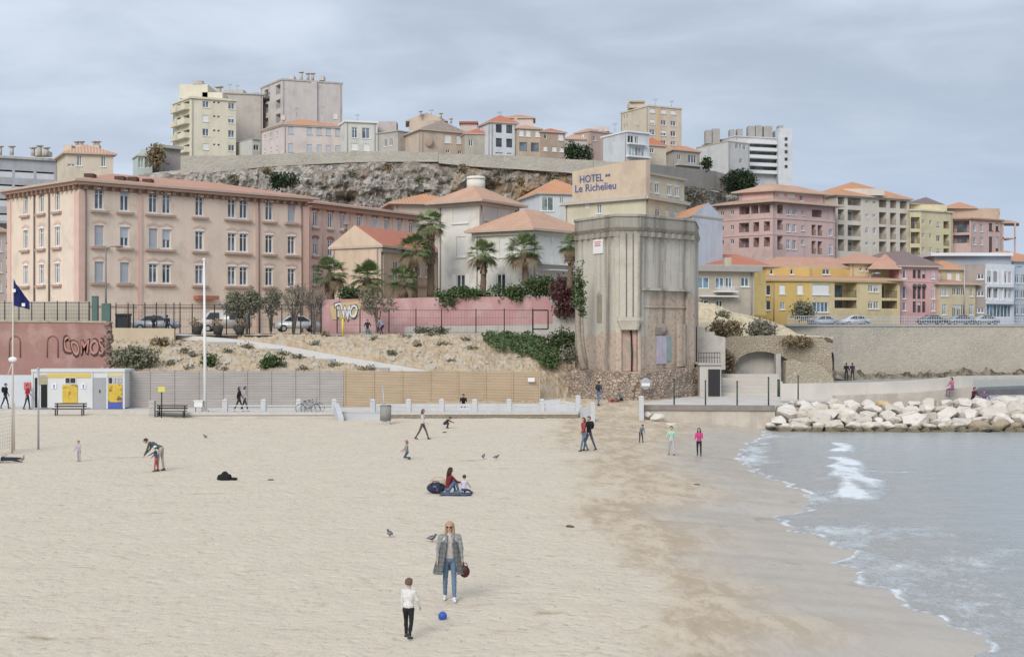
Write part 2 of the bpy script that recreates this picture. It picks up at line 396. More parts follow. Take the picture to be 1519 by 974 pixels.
# ------------------------------------------------------------------ light, sky
def ip(x,pts):
    return float(np.interp(x,[p[0] for p in pts],[p[1] for p in pts]))
SUN_EL,SUN_AZ=rad(33),rad(202)      # azimuth clockwise from +Y (behind the camera, to its left)
def build_world():
    n=W.node_tree.nodes; t=NT(W); n.clear()
    sky=t.a('ShaderNodeTexSky',sky_type='NISHITA',sun_disc=False,sun_elevation=SUN_EL,sun_rotation=SUN_AZ,altitude=10,air_density=1.0,dust_density=2.5)
    g=t.a('ShaderNodeTexCoord').outputs['Generated']; sp=t.a('ShaderNodeSeparateXYZ',{0:g})
    z=t.math('MAXIMUM',sp.outputs[2],0.0); dn=t.math('ADD',z,.22)
    uv=t.a('ShaderNodeCombineXYZ',{0:t.math('DIVIDE',sp.outputs[0],dn),1:t.math('DIVIDE',sp.outputs[1],dn),2:.3}).outputs[0]
    big=t.noise(t.map(uv,(.85,1,1),(2.6,.1,0)),1.5,5,.5,.35); fin=t.noise(t.map(uv,(.8,1.1,1),(4.2,.4,0)),4.2,7,.55,.5)
    f=t.math('ADD',t.math('MULTIPLY',big,.72),t.math('MULTIPLY',fin,.28))
    c=t.mix(t.ramp(f,.36,.66),SKY_D,SKY_L)
    lo=t.ramp(z,.19,.03); right=t.ramp(sp.outputs[0],-.15,.32)
    c=t.mix(t.math('MULTIPLY',lo,.75),c,t.mix(right,SKY_HL,SKY_HR))
    # an overcast sky is brighter overhead than at the horizon
    k=t.math('MULTIPLY_ADD',t.ramp(z,.22,1.0),SKY_Z,1.0)
    cc=t.a('ShaderNodeVectorMath',{0:c},operation='SCALE'); t.l.new(k,cc.inputs['Scale'])
    b1=t.a('ShaderNodeBackground',{'Color':sky.outputs[0],'Strength':.05}); b2=t.a('ShaderNodeBackground',{'Color':cc.outputs[0],'Strength':SKY_S})
    o=t.a('ShaderNodeOutputWorld'); mx=t.a('ShaderNodeMixShader',{0:.85,1:b1.outputs[0],2:b2.outputs[0]}); t.l.new(mx.outputs[0],o.inputs[0])
SKY_D=(.39,.45,.55,1); SKY_L=(.605,.675,.77,1); SKY_HL=(.57,.67,.81,1); SKY_HR=(.40,.49,.65,1); SKY_Z=.45; SKY_S=.88
build_world()
su=bpy.data.lights.new('sun','SUN'); su.energy=1.5; su.angle=rad(28); su.color=(1,.955,.89)
so=bpy.data.objects.new('sun',su); COL.objects.link(so)
dv=-Vector((math.sin(SUN_AZ)*math.cos(SUN_EL),math.cos(SUN_AZ)*math.cos(SUN_EL),math.sin(SUN_EL))); so.rotation_euler=dv.to_track_quat('-Z','Y').to_euler()
vs=S.view_settings; vs.view_transform='Standard'; vs.look='None'; vs.gamma=1; vs.use_curve_mapping=False; vs.exposure=EXPOSURE
S.cycles.use_denoising=True; S.cycles.max_bounces=5; S.cycles.diffuse_bounces=3; S.cycles.glossy_bounces=2; S.cycles.caustics_reflective=False
# ------------------------------------------------------------------ beach
XS=[(5,5.5),(25,7.6),(29,9.0),(31.8,10.76),(33.3,10.0),(36,9.9),(38.8,9.6),(41.9,9.7),(43,10.2),(44.4,10.37),(46.8,10.3),(48.5,9.7),(50.5,9.5),(52.6,9.8),(54,11.2),(56.7,11.8),(60,12.4),(64,12.1),(67.7,11.7),(75.4,11.9),(81.8,13.2),(86,14.3),(89.9,15.8),(96.4,17.1),(110,17.5)]
SEA=-.6
def xs(y): return ip(y,XS)+.18*math.sin(y*1.9)+.12*math.sin(y*3.7+1)
def sm(a,b,v):
    v=max(0,min(1,(v-a)/(b-a))); return v*v*(3-2*v)
SHADED_PITS=[(185,677,1.7,.55),(165,643,1.9,.45),(135,640,.8,.4),(700,681,1.1,.5),(690,636,1.6,.35),(340,640,.9,.3),(400,705,1.2,.3),(60,943,.5,.25),(300,730,1.1,.3),(820,905,.6,.25),(560,735,1.2,.3),(740,693,1.1,.3),(230,758,.8,.3),(480,655,1.4,.35)]  # shallow pits in the sand, sunk in the mesh and given painted shade
def shaded_pit(x,y):
    return max(math.exp(-((x-X(px,F*H/(py-CY)))/a)**2-((y-F*H/(py-CY))/b)**2)*(.75+.6*nz(x*1.5,y*1.5,2,1,3)) for px,py,a,b in SHADED_PITS)
def sandz(x,y):
    s=xs(y)-x
    z=SEA+(.109*s if s<0 else .6*(1-(1-min(s,11)/11)**2)); z=max(z,-1.9)
    if y>88:
        if x<-18: z+=.42*sm(88,100,y)*sm(-18,-26,x)
        if x>-19 and x<5: z+=.12*sm(90,97,y)
        ke=max(0,y-104)*.62
        if 3.6<x<11+ke: z=z+(.74-z)*sm(96,111,y)*sm(3.6,4.8,x)*sm(11+ke,9.4+ke,x)
        if x<4.7 and y>98.6: z=min(z,-.25)
        if x>12.5+ke and y>99.5: z=min(z,-.4)
    return z
def ground(px,py,d=60):
    for _ in range(30):
        x=X(px,d); d=d*.5+.5*F*(H-sandz(x,d))/(py-CY)
    return Vector((X(px,d),d,sandz(X(px,d),d)))
def build_sand():
    bm=NB(); ys=[6+.0*i for i in range(1)]; y=6.0
    ys=[]
    while y<113: ys.append(y); y+=max(.28,y*.0075)
    xs_=[-75+.5*i for i in range(110)]+[-20+.3*i for i in range(150)]
    V=[[bm.verts.new((x,y,sandz(x,y)+(.035*nz(x*.8,y*.8,3,1,4)+.028*nz(x*2.6,y*2.6,1,1,3))*sm(-1.5,5,xs(y)-x))) for x in xs_] for y in ys]
    for a,b in zip(V,V[1:]):
        for i in range(len(a)-1): bm.faces.new((a[i],a[i+1],b[i+1],b[i]))
    m,t,b=newmat('sand'); ob=t.a('ShaderNodeTexCoord').outputs['Object']; sx=t.a('ShaderNodeSeparateXYZ',{0:ob})
    dry=t.mix(t.noise(ob,.5,8,.68),SAND_D,SAND_L)
    dry=t.mix(t.math('MULTIPLY',t.ramp(t.noise(t.map(ob,(.75,1.1,1)),1.3,9,.76,.3),.54,.68),.55),dry,SAND_M)
    dry=t.mix(t.math('MULTIPLY',t.ramp(t.noise(t.map(ob,(1,.8,1)),4.5,4,.75),.58,.68),.6),dry,mul(SAND_M,.8))
    wv=t.noise(t.map(ob,(.8,.34,1)),.17,9,.64,.5); wf=t.noise(t.map(ob,(1,.35,1)),1.3,9,.76)
    wet=t.ramp(t.math('ADD',t.math('ADD',sx.outputs[0],t.math('MULTIPLY_ADD',wv,13,-6.5)),t.math('MULTIPLY_ADD',wf,3.4,-1.7)),1.9,3.7)
    wn=t.noise(t.map(ob,(.9,.34,1)),1.1,10,.78,.25)
    wetc=t.mix(t.ramp(wn,.42,.57),SAND_W1,SAND_W2); wetc=t.mix(t.math('MULTIPLY',t.ramp(t.noise(t.map(ob,(1.6,.7,1)),3.2,9,.8,.2),.52,.62),.5),wetc,mul(SAND_W1,.82))
    a=t.a('ShaderNodeAttribute',attribute_name='shore').outputs['Fac']
    gl=t.ramp(t.math('ADD',a,t.math('MULTIPLY_ADD',t.noise(t.map(ob,(.6,.35,1)),.45,6,.6,.8),5.0,-2.5)),6.2,1.6)
    wetc=t.mix(t.math('MULTIPLY',gl,.8),wetc,SAND_G)
    st=t.ramp(t.noise(t.map(ob,(.6,.5,1)),.6,10,.74,.7),.57,.65)
    wetc=t.mix(t.math('MULTIPLY',st,t.math('MULTIPLY_ADD',gl,.35,.25)),wetc,(.20,.185,.17))
    dg=t.a('ShaderNodeAttribute',attribute_name='shaded_pit').outputs['Fac']; dry=t.mix(t.ramp(t.math('ADD',dg,t.math('MULTIPLY_ADD',t.noise(ob,2.2,7,.75),.9,-.45)),.3,.8),dry,mul(SAND_M,1.05))  # browner colour in the pits stands in for the shade inside them
    sp_=t.ramp(t.noise(t.map(ob,(1,.7,1)),9,2,.5),.73,.77); dry=t.mix(t.math('MULTIPLY',sp_,.7),dry,(.14,.11,.08))
    t.l.new(t.mix(wet,dry,wetc),b.inputs['Base Color'])
    t.l.new(t.math('SUBTRACT',.95,t.math('MULTIPLY',t.math('MULTIPLY',gl,wet),.68)),b.inputs['Roughness']); b.inputs['Specular IOR Level'].default_value=.25
    vd=t.a('ShaderNodeTexVoronoi',{'Vector':t.mix(.35,ob,t.a('ShaderNodeTexNoise',{'Vector':ob,'Scale':1.4,'Detail':4.0}).outputs[1],'ADD'),'Scale':2.4},feature='SMOOTH_F1').outputs['Distance']
    h=t.math('ADD',t.math('MULTIPLY',t.noise(ob,3.0,6,.66),1.0),t.math('MULTIPLY',t.noise(ob,14,3,.6),.25)); h=t.math('ADD',h,t.math('MULTIPLY',t.ramp(vd,.05,.4),.45))
    bn=t.a('ShaderNodeBump',{'Distance':.22,'Height':h}); t.l.new(t.math('MULTIPLY_ADD',t.math('MAXIMUM',wet,gl),-.38,.46),bn.inputs['Strength']); t.l.new(bn.outputs[0],b.inputs['Normal'])
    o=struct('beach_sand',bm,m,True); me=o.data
    co=np.empty(len(me.vertices)*3); me.vertices.foreach_get('co',co); co=co.reshape(-1,3)
    dg_=np.array([max(0,shaded_pit(x,y)) if x<8 and y>25 else 0 for x,y,z in co.tolist()],np.float32); me.attributes.new('shaded_pit','FLOAT','POINT').data.foreach_set('value',dg_)
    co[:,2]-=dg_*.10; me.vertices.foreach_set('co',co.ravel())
    at=me.attributes.new('shore','FLOAT','POINT'); at.data.foreach_set('value',(np.interp(co[:,1],[p[0] for p in XS],[p[1] for p in XS])-co[:,0]).astype(np.float32))
SAND_L=(.67,.58,.455); SAND_D=(.56,.475,.365); SAND_M=(.40,.32,.225); SAND_W1=(.43,.335,.23); SAND_W2=(.57,.47,.345); SAND_G=(.46,.405,.335)
build_sand()
# ------------------------------------------------------------------ sea
def build_sea():
    bm=NB(); ys=[-400,-60,4]+[14+.5*i for i in range(36)]+[32+.22*i for i in range(295)]+[97+2*i for i in range(12)]+[125,150,190,240]
    xx=[4]+[7+.22*i for i in range(85)]+[25.7+.5*i for i in range(44)]+[50,60,80,130,300,900,3000]
    crest=[(57.0,13.7),(58.5,14.0),(61,14.6),(64,15.1),(67,15.3),(70,16.2),(74,17.0),(78,17.4),(81,18.6),(84,19.2)]
    def cf(x,y):
        if y<55.5 or y>85.5: return 0,99
        c=ip(y,crest)+.2*math.sin(y*.8)+.6*nz(y*.3,3,1,1,2); return sm(55.5,57.5,y)*sm(85.5,84,y)*(.35 if 75.3<y<79 else 1),x-c
    V=[];fo=[];sh=[]
    for y in ys:
        row=[]
        for x in xx:
            z=SEA; f=0.0
            if 13<y<120 and x<48:
                s=x-xs(y)
                z+=.030*nz(x*.35,y*.9,2,1,4)+.016*nz(x*1.6,y*2.6,5,1,3)
                z+=.05*math.exp(-((s-3.2-.8*math.sin(y*.25))/.7)**2)*sm(28,40,y)
                f=max(f,(1.0+.3*nz(y*.35,x*.2,4,1,3))*math.exp(-((s-.05)/.19)**2))
                f=max(f,(.55+.42*nz(x*.35,y*.16,8,1,3))*math.exp(-(max(0,s)/5)**2))
                f=max(f,.62*math.exp(-((s-2.6-.9*math.sin(y*.33+.6))/.4)**2)*sm(30,34,y)*sm(52,44,y))
                k,dx=cf(x,y)
                if k: 
                    z+=k*.16*math.exp(-(dx/.75)**2 if dx<0 else -(dx/1.5)**2); w=(.9 if y<72 else .6)
                    f=max(f,k*(.76+.4*nz(x*.9,y*.35,6,1,3)+(.16 if dx<0 else 0))*math.exp(-((dx-.2)/(w if dx<.2 else w*1.9))**2)*1.25)
                if 66<y<70.5: f=max(f,.74*math.exp(-((y-68.3-.12*(x-18))/.55)**2)*sm(15,16,x)*sm(22,19,x))
                if 60<y<64: f=max(f,.6*math.exp(-((y-62-.1*(x-17))/.6)**2)*sm(15,16,x)*sm(21,18,x))
                if 70<y<89: f=max(f,.93*math.exp(-((s-.9)/1.3)**2)*sm(70,73,y)*sm(89,85,y)*(.75+.5*nz(x*.7,y*.35,4,1,2)))
                if 30<y<50: f=max(f,(.50+.34*nz(x*.3,y*.3,9,1,3))*sm(9,4,s))
            v=bm.verts.new((x,y,z)); row.append(v); fo.append(f); sh.append(max(0,min(1,(x-xs(max(5,min(y,109))))/9)))
        V.append(row)
    for a,b in zip(V,V[1:]):
        for i in range(len(a)-1): bm.faces.new((a[i],a[i+1],b[i+1],b[i]))
    m,t,b=newmat('sea_water'); ob=t.a('ShaderNodeTexCoord').outputs['Object']
    A=t.a('ShaderNodeAttribute',attribute_name='foam').outputs['Fac']; D=t.a('ShaderNodeAttribute',attribute_name='deep').outputs['Fac']
    c=t.mix(t.ramp(t.math('ADD',D,t.math('MULTIPLY_ADD',t.noise(t.map(ob,(1,.5,1)),.25,4),.5,-.25)),.05,.9),(.37,.36,.335),(.34,.365,.36))
    n1=t.noise(t.map(ob,(1,.6,1)),2.6,10,.74,.8)
    n2=t.noise(t.map(ob,(1.2,1,1)),9,6,.75,.8)
    fm=t.ramp(t.math('ADD',A,t.math('ADD',t.math('MULTIPLY_ADD',n1,1.1,-.55),t.math('MULTIPLY_ADD',n2,.9,-.45))),.42,.95)
    t.l.new(t.mix(t.math('MULTIPLY',fm,.9),c,(.74,.77,.78)),b.inputs['Base Color'])
    t.l.new(t.math('MULTIPLY_ADD',fm,.6,.2),b.inputs['Roughness']); b.inputs['IOR'].default_value=1.33
    h=t.math('ADD',t.math('ADD',t.noise(t.map(ob,(.55,.8,1)),.8,8,.64,.5),t.math('MULTIPLY',t.noise(t.map(ob,(.7,.5,1)),3.2,5,.65,.5),.35)),t.math('MULTIPLY',fm,.5))
    bn=t.a('ShaderNodeBump',{'Strength':.62,'Distance':.16,'Height':h}); t.l.new(bn.outputs[0],b.inputs['Normal'])
    o=struct('sea_water',bm,m,True); me=o.data
    for nme,val in (('foam',fo),('deep',sh)):
        at=me.attributes.new(nme,'FLOAT','POINT'); at.data.foreach_set('value',np.array(val,np.float32))
build_sea()
# one sheet under everything, out to the horizon
bm=NB(); quad(bm,(-5000,-3000,-2.6),(5000,-3000,-2.6),(5000,7000,-2.6),(-5000,7000,-2.6)); struct('ground',bm,mat('seabed',(.3,.27,.22),.9))
# ------------------------------------------------------------------ promenade, quay
PAVE=mat('pavement',(.57,.53,.475),.9,.12,.8,.15,12,col2=(.49,.455,.41),sc2=.5)
PZ=.5
bm=NB(); pe=[(-60,96.0),(X(228,97.6),97.6),(X(858,98.4),98.4)]
for (xa,ya),(xb,yb) in zip(pe[1:],pe[2:]):
    hexa(bm,[(xa,ya,-.6),(xb,yb,-.6),(xb+.9,112,-.6),(xa,112,-.6)],[(xa,ya,PZ),(xb,yb,PZ),(xb+.9,112,PZ),(xa,112,PZ)])
hexa(bm,[(-70,99.8,-.6),(X(228,97.6),99.8,-.6),(X(228,97.6),112,-.6),(-70,112,-.6)],[(-70,99.8,PZ),(X(228,97.6),99.8,PZ),(X(228,97.6),112,PZ),(-70,112,PZ)])
struct('promenade',bm,[PAVE])
# kerb stone line and rubble face of the promenade edge
KERB=mat('kerb_stone',(.52,.5,.47),.9,.1,2,.2,10)
bm=NB(); xa,xb=X(228,97.6),X(858,98.4); hexa(bm,[(xa,97.5,PZ-.14),(xb,98.3,PZ-.14),(xb,98.75,PZ-.14),(xa,97.95,PZ-.14)],[(xa,97.5,PZ+.06),(xb,98.3,PZ+.06),(xb,98.75,PZ+.06),(xa,97.95,PZ+.06)])
struct('promenade_kerb',bm,KERB)
STW=stone('rubble_wall',(.40,.33,.25),(.30,.25,.185),(.36,.31,.245),4.5,.6)
bm=NB(); x0=X(575,98.1); quad(bm,(x0,97.98,-.5),(xb,98.33,-.5),(xb,98.33,PZ-.145),(x0,97.98,PZ-.145)); struct('promenade_wall_face',bm,STW)
# quay: walkway in front of the ruin, going on to the jetty
QW=mat('quay_wall_stone',(.53,.48,.415),.9,.16,1.4,.4,7,streak=.35,col2=(.46,.41,.35),sc2=.8)
bm=NB(); qz=.78
qa=[(X(952,98.6),98.6),(X(1150,97.8),97.8),(X(1153,102.6),102.6),(X(1450,103.5),103.5),(X(1450,108),108),(X(1210,158),158),(X(1090,158),158),(X(1035,118),118),(X(955,106),106)]
hexa(bm,[(x,y,-1.8) for x,y in qa],[(x,y,qz) for x,y in qa]); struct('quay',bm,[QW])
bm=NB(); hexa(bm,[(x,y,qz+.004) for x,y in ((X(956,99.1),99.1),(X(1149,98.2),98.2),(X(1151,102.9),102.9),(X(1448,103.8),103.8),(X(1448,107.5),107.5),(X(1208,157),157),(X(1092,157),157),(X(1036,117.5),117.5),(X(956,105),105))],
     [(x,y,qz+.012) for x,y in ((X(956,99.1),99.1),(X(1149,98.2),98.2),(X(1151,102.9),102.9),(X(1448,103.8),103.8),(X(1448,107.5),107.5),(X(1208,157),157),(X(1092,157),157),(X(1036,117.5),117.5),(X(956,105),105))]); struct('quay_pavement',bm,PAVE)
# footing step of the quay below the fence
bm=NB(); a,b=P(952,604,98.5),P(1150,599,97.7); t_=(b-a); t_.z=0; L=t_.length; t_.normalize(); tt=Vector((t_.x,t_.y))
obox(bm,Vector((a.x,a.y)),tt,0,L,-.55,.04,qz-.12,qz+.22); struct('quay_kerb',bm,mat('dark_kerb',(.25,.22,.2),.9,.2,2,.3))
# ------------------------------------------------------------------ slope, terrace, hill
EARTH=mat('earth',(.46,.355,.235),.95,.28,.6,.9,3.2,col2=(.46,.405,.32),sc2=1.2,th=(.48,.6),streak=.15)
RP=[(258,496,122.9),(300,499,122.0),(352,505,120.8),(420,515,118.2),(500,530,114.6),(580,543,111.4),(632,552.5,109.3)]
def slopez(px,d):
    if px>690: d=d-sm(690,770,px)*2.6-max(0,px-800)*.075
    z=ip(d,[(106,.6),(108,.9),(110.2,2.6),(112.5,3.3),(117,4.55),(123.5,5.7),(128,5.75)])
    if 255<px<640:
        dp=ip(px,[(a,c) for a,b,c in RP]); zp=Z(ip(px,[(a,b) for a,b,c in RP]),dp)
        if d<dp+2: z=min(z,zp-.5-.12*max(0,dp-d))
    if px>780: z=z*(1-sm(780,860,px)*.22*sm(127,110,d))
    return z
def build_slope():
    bm=NB(); pxs=[150+2.5*i for i in range(290)]; ds=[106+.28*i for i in range(72)]
    V=[]
    for d in ds:
        r=[]
        for px in pxs:
            x=X(px,d); k=sm(106,109,d)*sm(125.5,122.5,d)
            n=nz(x*.5,d*.5,1,1,5); n2=abs(nz(x*1.7,d*1.2,4,1,4))
            r.append(bm.verts.new((x,d+.5*n*k,slopez(px,d)+k*(.28*n+.3*n2))))
        V.append(r)
    for a,b in zip(V,V[1:]):
        for i in range(len(a)-1): bm.faces.new((a[i],a[i+1],b[i+1],b[i]))
    struct('slope',bm,EARTH)
build_slope()
TER=mat('terrace_dirt',(.44,.39,.31),.95,.15,.6,.3,5)
bm=NB(); quad(bm,(-75,118,5.69),(X(860,125),125.2,5.69),(X(900,240),240,6.2),(-160,240,6.2)); struct('terrace',bm,TER)
bm=NB(); quad(bm,(X(880,128),128,5.2),(X(1040,128),128,5.2),(X(1110,240),240,8),(X(900,240),240,6.2)); struct('yard',bm,TER)
# concrete ramp down the slope
bm=NB(); rp=[(258,496,122.9),(300,499,122.0),(352,505,120.8),(420,515,118.2),(500,530,114.6),(580,543,111.4),(632,552.5,109.3)]
up=[P(px,py,d) for px,py,d in rp]
for A,B in zip(up,up[1:]):
    w=Vector((.25,1.7,0)); th=Vector((0,0,.42))
    hexa(bm,[A-th,B-th,B+w-th,A+w-th],[A,B,B+w+Vector((0,0,.05)),A+w+Vector((0,0,.05))])
struct('ramp_path',bm,mat('pale_concrete',(.62,.60,.57),.9,.06,1,.1,10))
bm=NB(); 
for A,B in zip(up[1:],up[2:]): obox(bm,Vector((A.x,A.y)),Vector((B.x-A.x,B.y-A.y)).normalized(),0,(B-A).length*.97,.02,.12,min(A.z,B.z)-.45,min(A.z,B.z)-.12)
struct('ramp_kerb',bm,mat('ramp_kerb_grey',(.36,.36,.36),.9))
TOPY=[(-150,330),(185,330),(204,258),(270,251),(330,249),(400,241),(500,236),(600,232),(650,238),(760,246),(840,252),(900,262),(1000,270),(1060,284),(1120,292),(1185,315),(1240,345),(1330,420),(1800,470)]
def DC(px): return ip(px,[(960,232),(1075,312)])
def top(px): return Z(ip(px,TOPY),DC(px))
def build_hill():
    bm=NB(); pxs=[-150+15*i for i in range(131)]; ds=[233,245,260,290,330,380,450,600]
    V=[[bm.verts.new((X(px,d+DC(px)-232),d+DC(px)-232,top(px)+(d-233)*(.075 if px<1185 else .01)-.05)) for px in pxs] for d in ds]
    for a,b in zip(V,V[1:]):
        for i in range(len(a)-1): bm.faces.new((a[i],a[i+1],b[i+1],b[i]))
    struct('hill',bm,mat('hill_ground',(.3,.27,.21),.95,.25,.15,.3,3,col2=(.15,.17,.1),sc2=.3))
build_hill()
def build_cliff():
    bm=NB(); pxs=[188+1.5*i for i in range(700)]; N_=58; V=[]
    for j in range(N_):
        v=j/(N_-1); r=[]
        for px in pxs:
            zt=top(px); zb=min(14.0,zt-2); z=zb+(zt-zb)*v; d0=DC(px)-15+15.5*v
            x=X(px,d0); k=(1-v**6)
            b=1-abs(nz(x*.16,z*.22,1,1,5))*2; q=abs(nz(x*.45,z*.5,7,1,5)); cr=noise.cell_vector((x*.34+.3*b if False else x*.34,z*.5,1))
            st=.9*(noise.noise((x*.05,z*.55,3)))
            hol=sm(-15,-9,x)*sm(14,7,x)*max(0,nz(x*.22,z*.08,11,1,3))*4.5
            ca=max(0,nz(x*.13+3,z*.2,5,1,4)-.12)*5.5; r.append(bm.verts.new((x+.3*q,d0-(1.7*b+2.2*q+1.5*cr.x+1.4*st)*k+(hol+ca)*k,z+.35*(q+cr.z*.5)*k)))
        V.append(r)
    for a,b in zip(V,V[1:]):
        for i in range(len(a)-1): bm.faces.new((a[i],a[i+1],b[i+1],b[i]))
    m,t,b=newmat('cliff_rock'); ob=t.a('ShaderNodeTexCoord').outputs['Object']; sx=t.a('ShaderNodeSeparateXYZ',{0:ob})
    c=t.mix(t.ramp(t.noise(ob,.5,8,.7),.34,.64),(.22,.195,.165),(.53,.49,.435))
    c=t.mix(t.math('MULTIPLY',t.ramp(t.noise(ob,.9,9,.78,.8),.49,.59),.9),c,(.11,.095,.08))
    c=t.mix(t.math('MULTIPLY',t.ramp(t.noise(ob,.22,7,.66,.5),.50,.62),.6),c,(.25,.185,.125)); c=t.mix(t.math('MULTIPLY',t.ramp(t.noise(t.map(ob,(1,1,1.6),(9,3,1)),.38,6,.66,.4),.58,.68),.7),c,(.10,.105,.06))
    zone=t.math('MULTIPLY',t.ramp(sx.outputs[0],-13,-6),t.ramp(sx.outputs[0],16,9))
    och=t.ramp(t.noise(t.map(ob,(1,1,.3)),.4,7,.66,.5),.44,.56)
    c=t.mix(t.math('MULTIPLY',t.math('MULTIPLY',zone,och),.85),c,(.34,.22,.12))
    drk=t.ramp(t.noise(t.map(ob,(1,1,.3),(3,0,0)),.34,5,.6),.5,.6); c=t.mix(t.math('MULTIPLY',t.math('MULTIPLY',zone,drk),.7),c,(.09,.075,.065))
    t.l.new(c,b.inputs['Base Color']); b.inputs['Roughness'].default_value=.95; b.inputs['Specular IOR Level'].default_value=.1
    bn=t.a('ShaderNodeBump',{'Strength':.9,'Distance':.5,'Height':t.noise(ob,1.6,8,.65)}); t.l.new(bn.outputs[0],b.inputs['Normal'])
    struct('cliff',bm,m)
build_cliff()
# road and esplanade on top of the sea wall
bm=NB(); cp=[(1040,165),(1165,186),(1250,196),(1400,212),(1620,240)]
lo=[P(a,483,d) for a,d in cp]
for (a,d),(a2,d2) in zip(cp,cp[1:]):
    quad(bm,(X(a,d),d,6.62),(X(a2,d2),d2,6.62),(X(a2,d2+190),d2+190,6.62),(X(a,d+190),d+190,6.62))
struct('coast_road',bm,mat('road_asphalt',(.1,.1,.1),.9,.15,1,.2))
# ------------------------------------------------------------------ people
SKIN=mat('skin',(.50,.33,.25),.6,.06,4,0); 
def cloth(name,c): return mat('cloth_'+name,c,.9,.14,7,.1,30)
def plaid():
    m,t,b=newmat('cloth_plaid'); ob=t.a('ShaderNodeTexCoord').outputs['Object']
    s=t.a('ShaderNodeSeparateXYZ',{0:ob}); f=lambda o,k,p:t.ramp(t.math('SINE',t.math('MULTIPLY',o,k)),p,p+.25)
    c=t.mix(t.math('MULTIPLY',f(s.outputs[2],62,.2),.6),(.25,.265,.26),(.12,.13,.13)); c=t.mix(t.math('MULTIPLY',f(s.outputs[0],70,.3),.5),c,(.11,.12,.12)); c=t.mix(t.math('MULTIPLY',t.noise(ob,60,2),.35),c,(.42,.43,.41))
    t.l.new(c,b.inputs['Base Color']); b.inputs['Roughness'].default_value=.95; return m
def person(label,loc,h=1.7,face=0,top=(.1,.1,.1),bottom=(.06,.07,.1),shoes=(.05,.05,.05),hair=(.06,.045,.035),hairlong=0,lean=0,legs=((12,4),(-12,10)),arms=((10,15,8),(-10,15,8)),child=0,fine=0,name='person',cat='person',topm=None,sleeve=1,head=(0,0),cap=None,pz=None,roll=0,legab=(4,4),coat=None,hood=0,bag=None,bulk=1,sleevem=None):
    """face: heading in degrees, 0 looks away from the camera (+Y); legs (thigh,knee bend) and arms (swing,elbow,abduction) in degrees"""
    hd=h*(.132 if not child else .132+.035*child); sh=h*.118*(1-.1*child); leg=h*(.50-.03*child); thL,shL=leg*.51,leg*.49-.0
    prim=[]; V=Vector; ca,sa=math.cos(rad(lean)),math.sin(rad(lean))
    tl=h-leg-hd*1.20; up=V((0,sa,ca)); fw=V((0,ca,-sa)); rt=V((1,0,0)); o=V((0,0,0)); k=h/1.7; k2=k*(1+.12*child)
    def add(t,a,b,r0,r1=None,sx=1,sy=1): prim.append((t,V(a),V(b),r0,r1 if r1 is not None else r0))
    hipw=.088*k2
    add('b',o+V((-hipw*.55,0,0)),o+V((hipw*.55,0,0)),.108*k2,.108*k2)
    w=o+up*tl*.38; ch=o+up*tl*.74; nk=o+up*tl
    add('t',o+V((-.04*k,0,.02))+up*.03,w,.105*k2*bulk,.098*k2*bulk); add('t',o+V((.04*k,0,.02))+up*.03,w,.105*k2*bulk,.098*k2*bulk)
    add('t',w+rt*-.035*k,ch+rt*-.07*k,.098*k2*bulk,.112*k2*bulk); add('t',w+rt*.035*k,ch+rt*.07*k,.098*k2*bulk,.112*k2*bulk)
    shl=[ch+up*tl*.14+rt*s*sh for s in (-1,1)]
    add('a' if sleevem else 't',shl[0],shl[1],.062*k2,.062*k2); add('t',ch+rt*-.05*k,nk-up*.01,.09*k2,.06*k2); add('t',ch+rt*.05*k,nk-up*.01,.09*k2,.06*k2)
    hy,hx=rad(head[0]),rad(head[1]); hu=(up*math.cos(hx)+fw*math.sin(hx)).normalized(); hc=nk+hu*hd*.68; hf=(fw*math.cos(hx)-up*math.sin(hx)); hf=Matrix.Rotation(hy,3,hu)@hf; hr=hf.cross(hu)
    add('s',nk-up*.03,hc-hu*hd*.3,.052*k2,.048*k2)
    add('s',hc+hu*hd*.12-hf*hd*.06,hc+hu*hd*.10+hf*hd*.02,hd*.40,hd*.39); add('s',hc-hu*hd*.16+hf*hd*.05,hc-hu*hd*.3+hf*hd*.12,hd*.30,hd*.2)
    add('s',hc+hf*hd*.38-hu*hd*.02,hc+hf*hd*.49-hu*hd*.13,hd*.05,hd*.075)
    for s in (-1,1): add('s',hc+hr*s*hd*.39-hu*hd*.06,hc+hr*s*hd*.41+hu*hd*.06,hd*.06,hd*.075)
    for i,s in enumerate((-1,1)):
        th,kn=legs[i]; a=rad(th); a2=rad(th-kn); ab=rad(legab[i]); hp=V((s*hipw,0,-.02))
        kp=hp+V((s*math.sin(ab)*thL,math.sin(a)*thL,-math.cos(a)*math.cos(ab)*thL)); an=kp+V((s*math.sin(ab)*shL*.5,math.sin(a2)*shL,-math.cos(a2)*shL))
        add('b',hp,kp,.086*k2,.058*k2); add('b',kp,kp.lerp(an,.35),.057*k2,.058*k2); add('b',kp.lerp(an,.35),an,.058*k2,.042*k2)
        ft=rad(th-kn)*.35; fd=V((s*.12,math.cos(ft),math.sin(ft))); sn=V((0,-math.sin(ft),math.cos(ft)))
        hl=an-sn*.055*k2-fd*.04*k; add('f',hl,an+fd*.13*k2-sn*.06*k2,.042*k2,.034*k2); add('f',an,hl,.045*k2,.045*k2)
    hands=[]
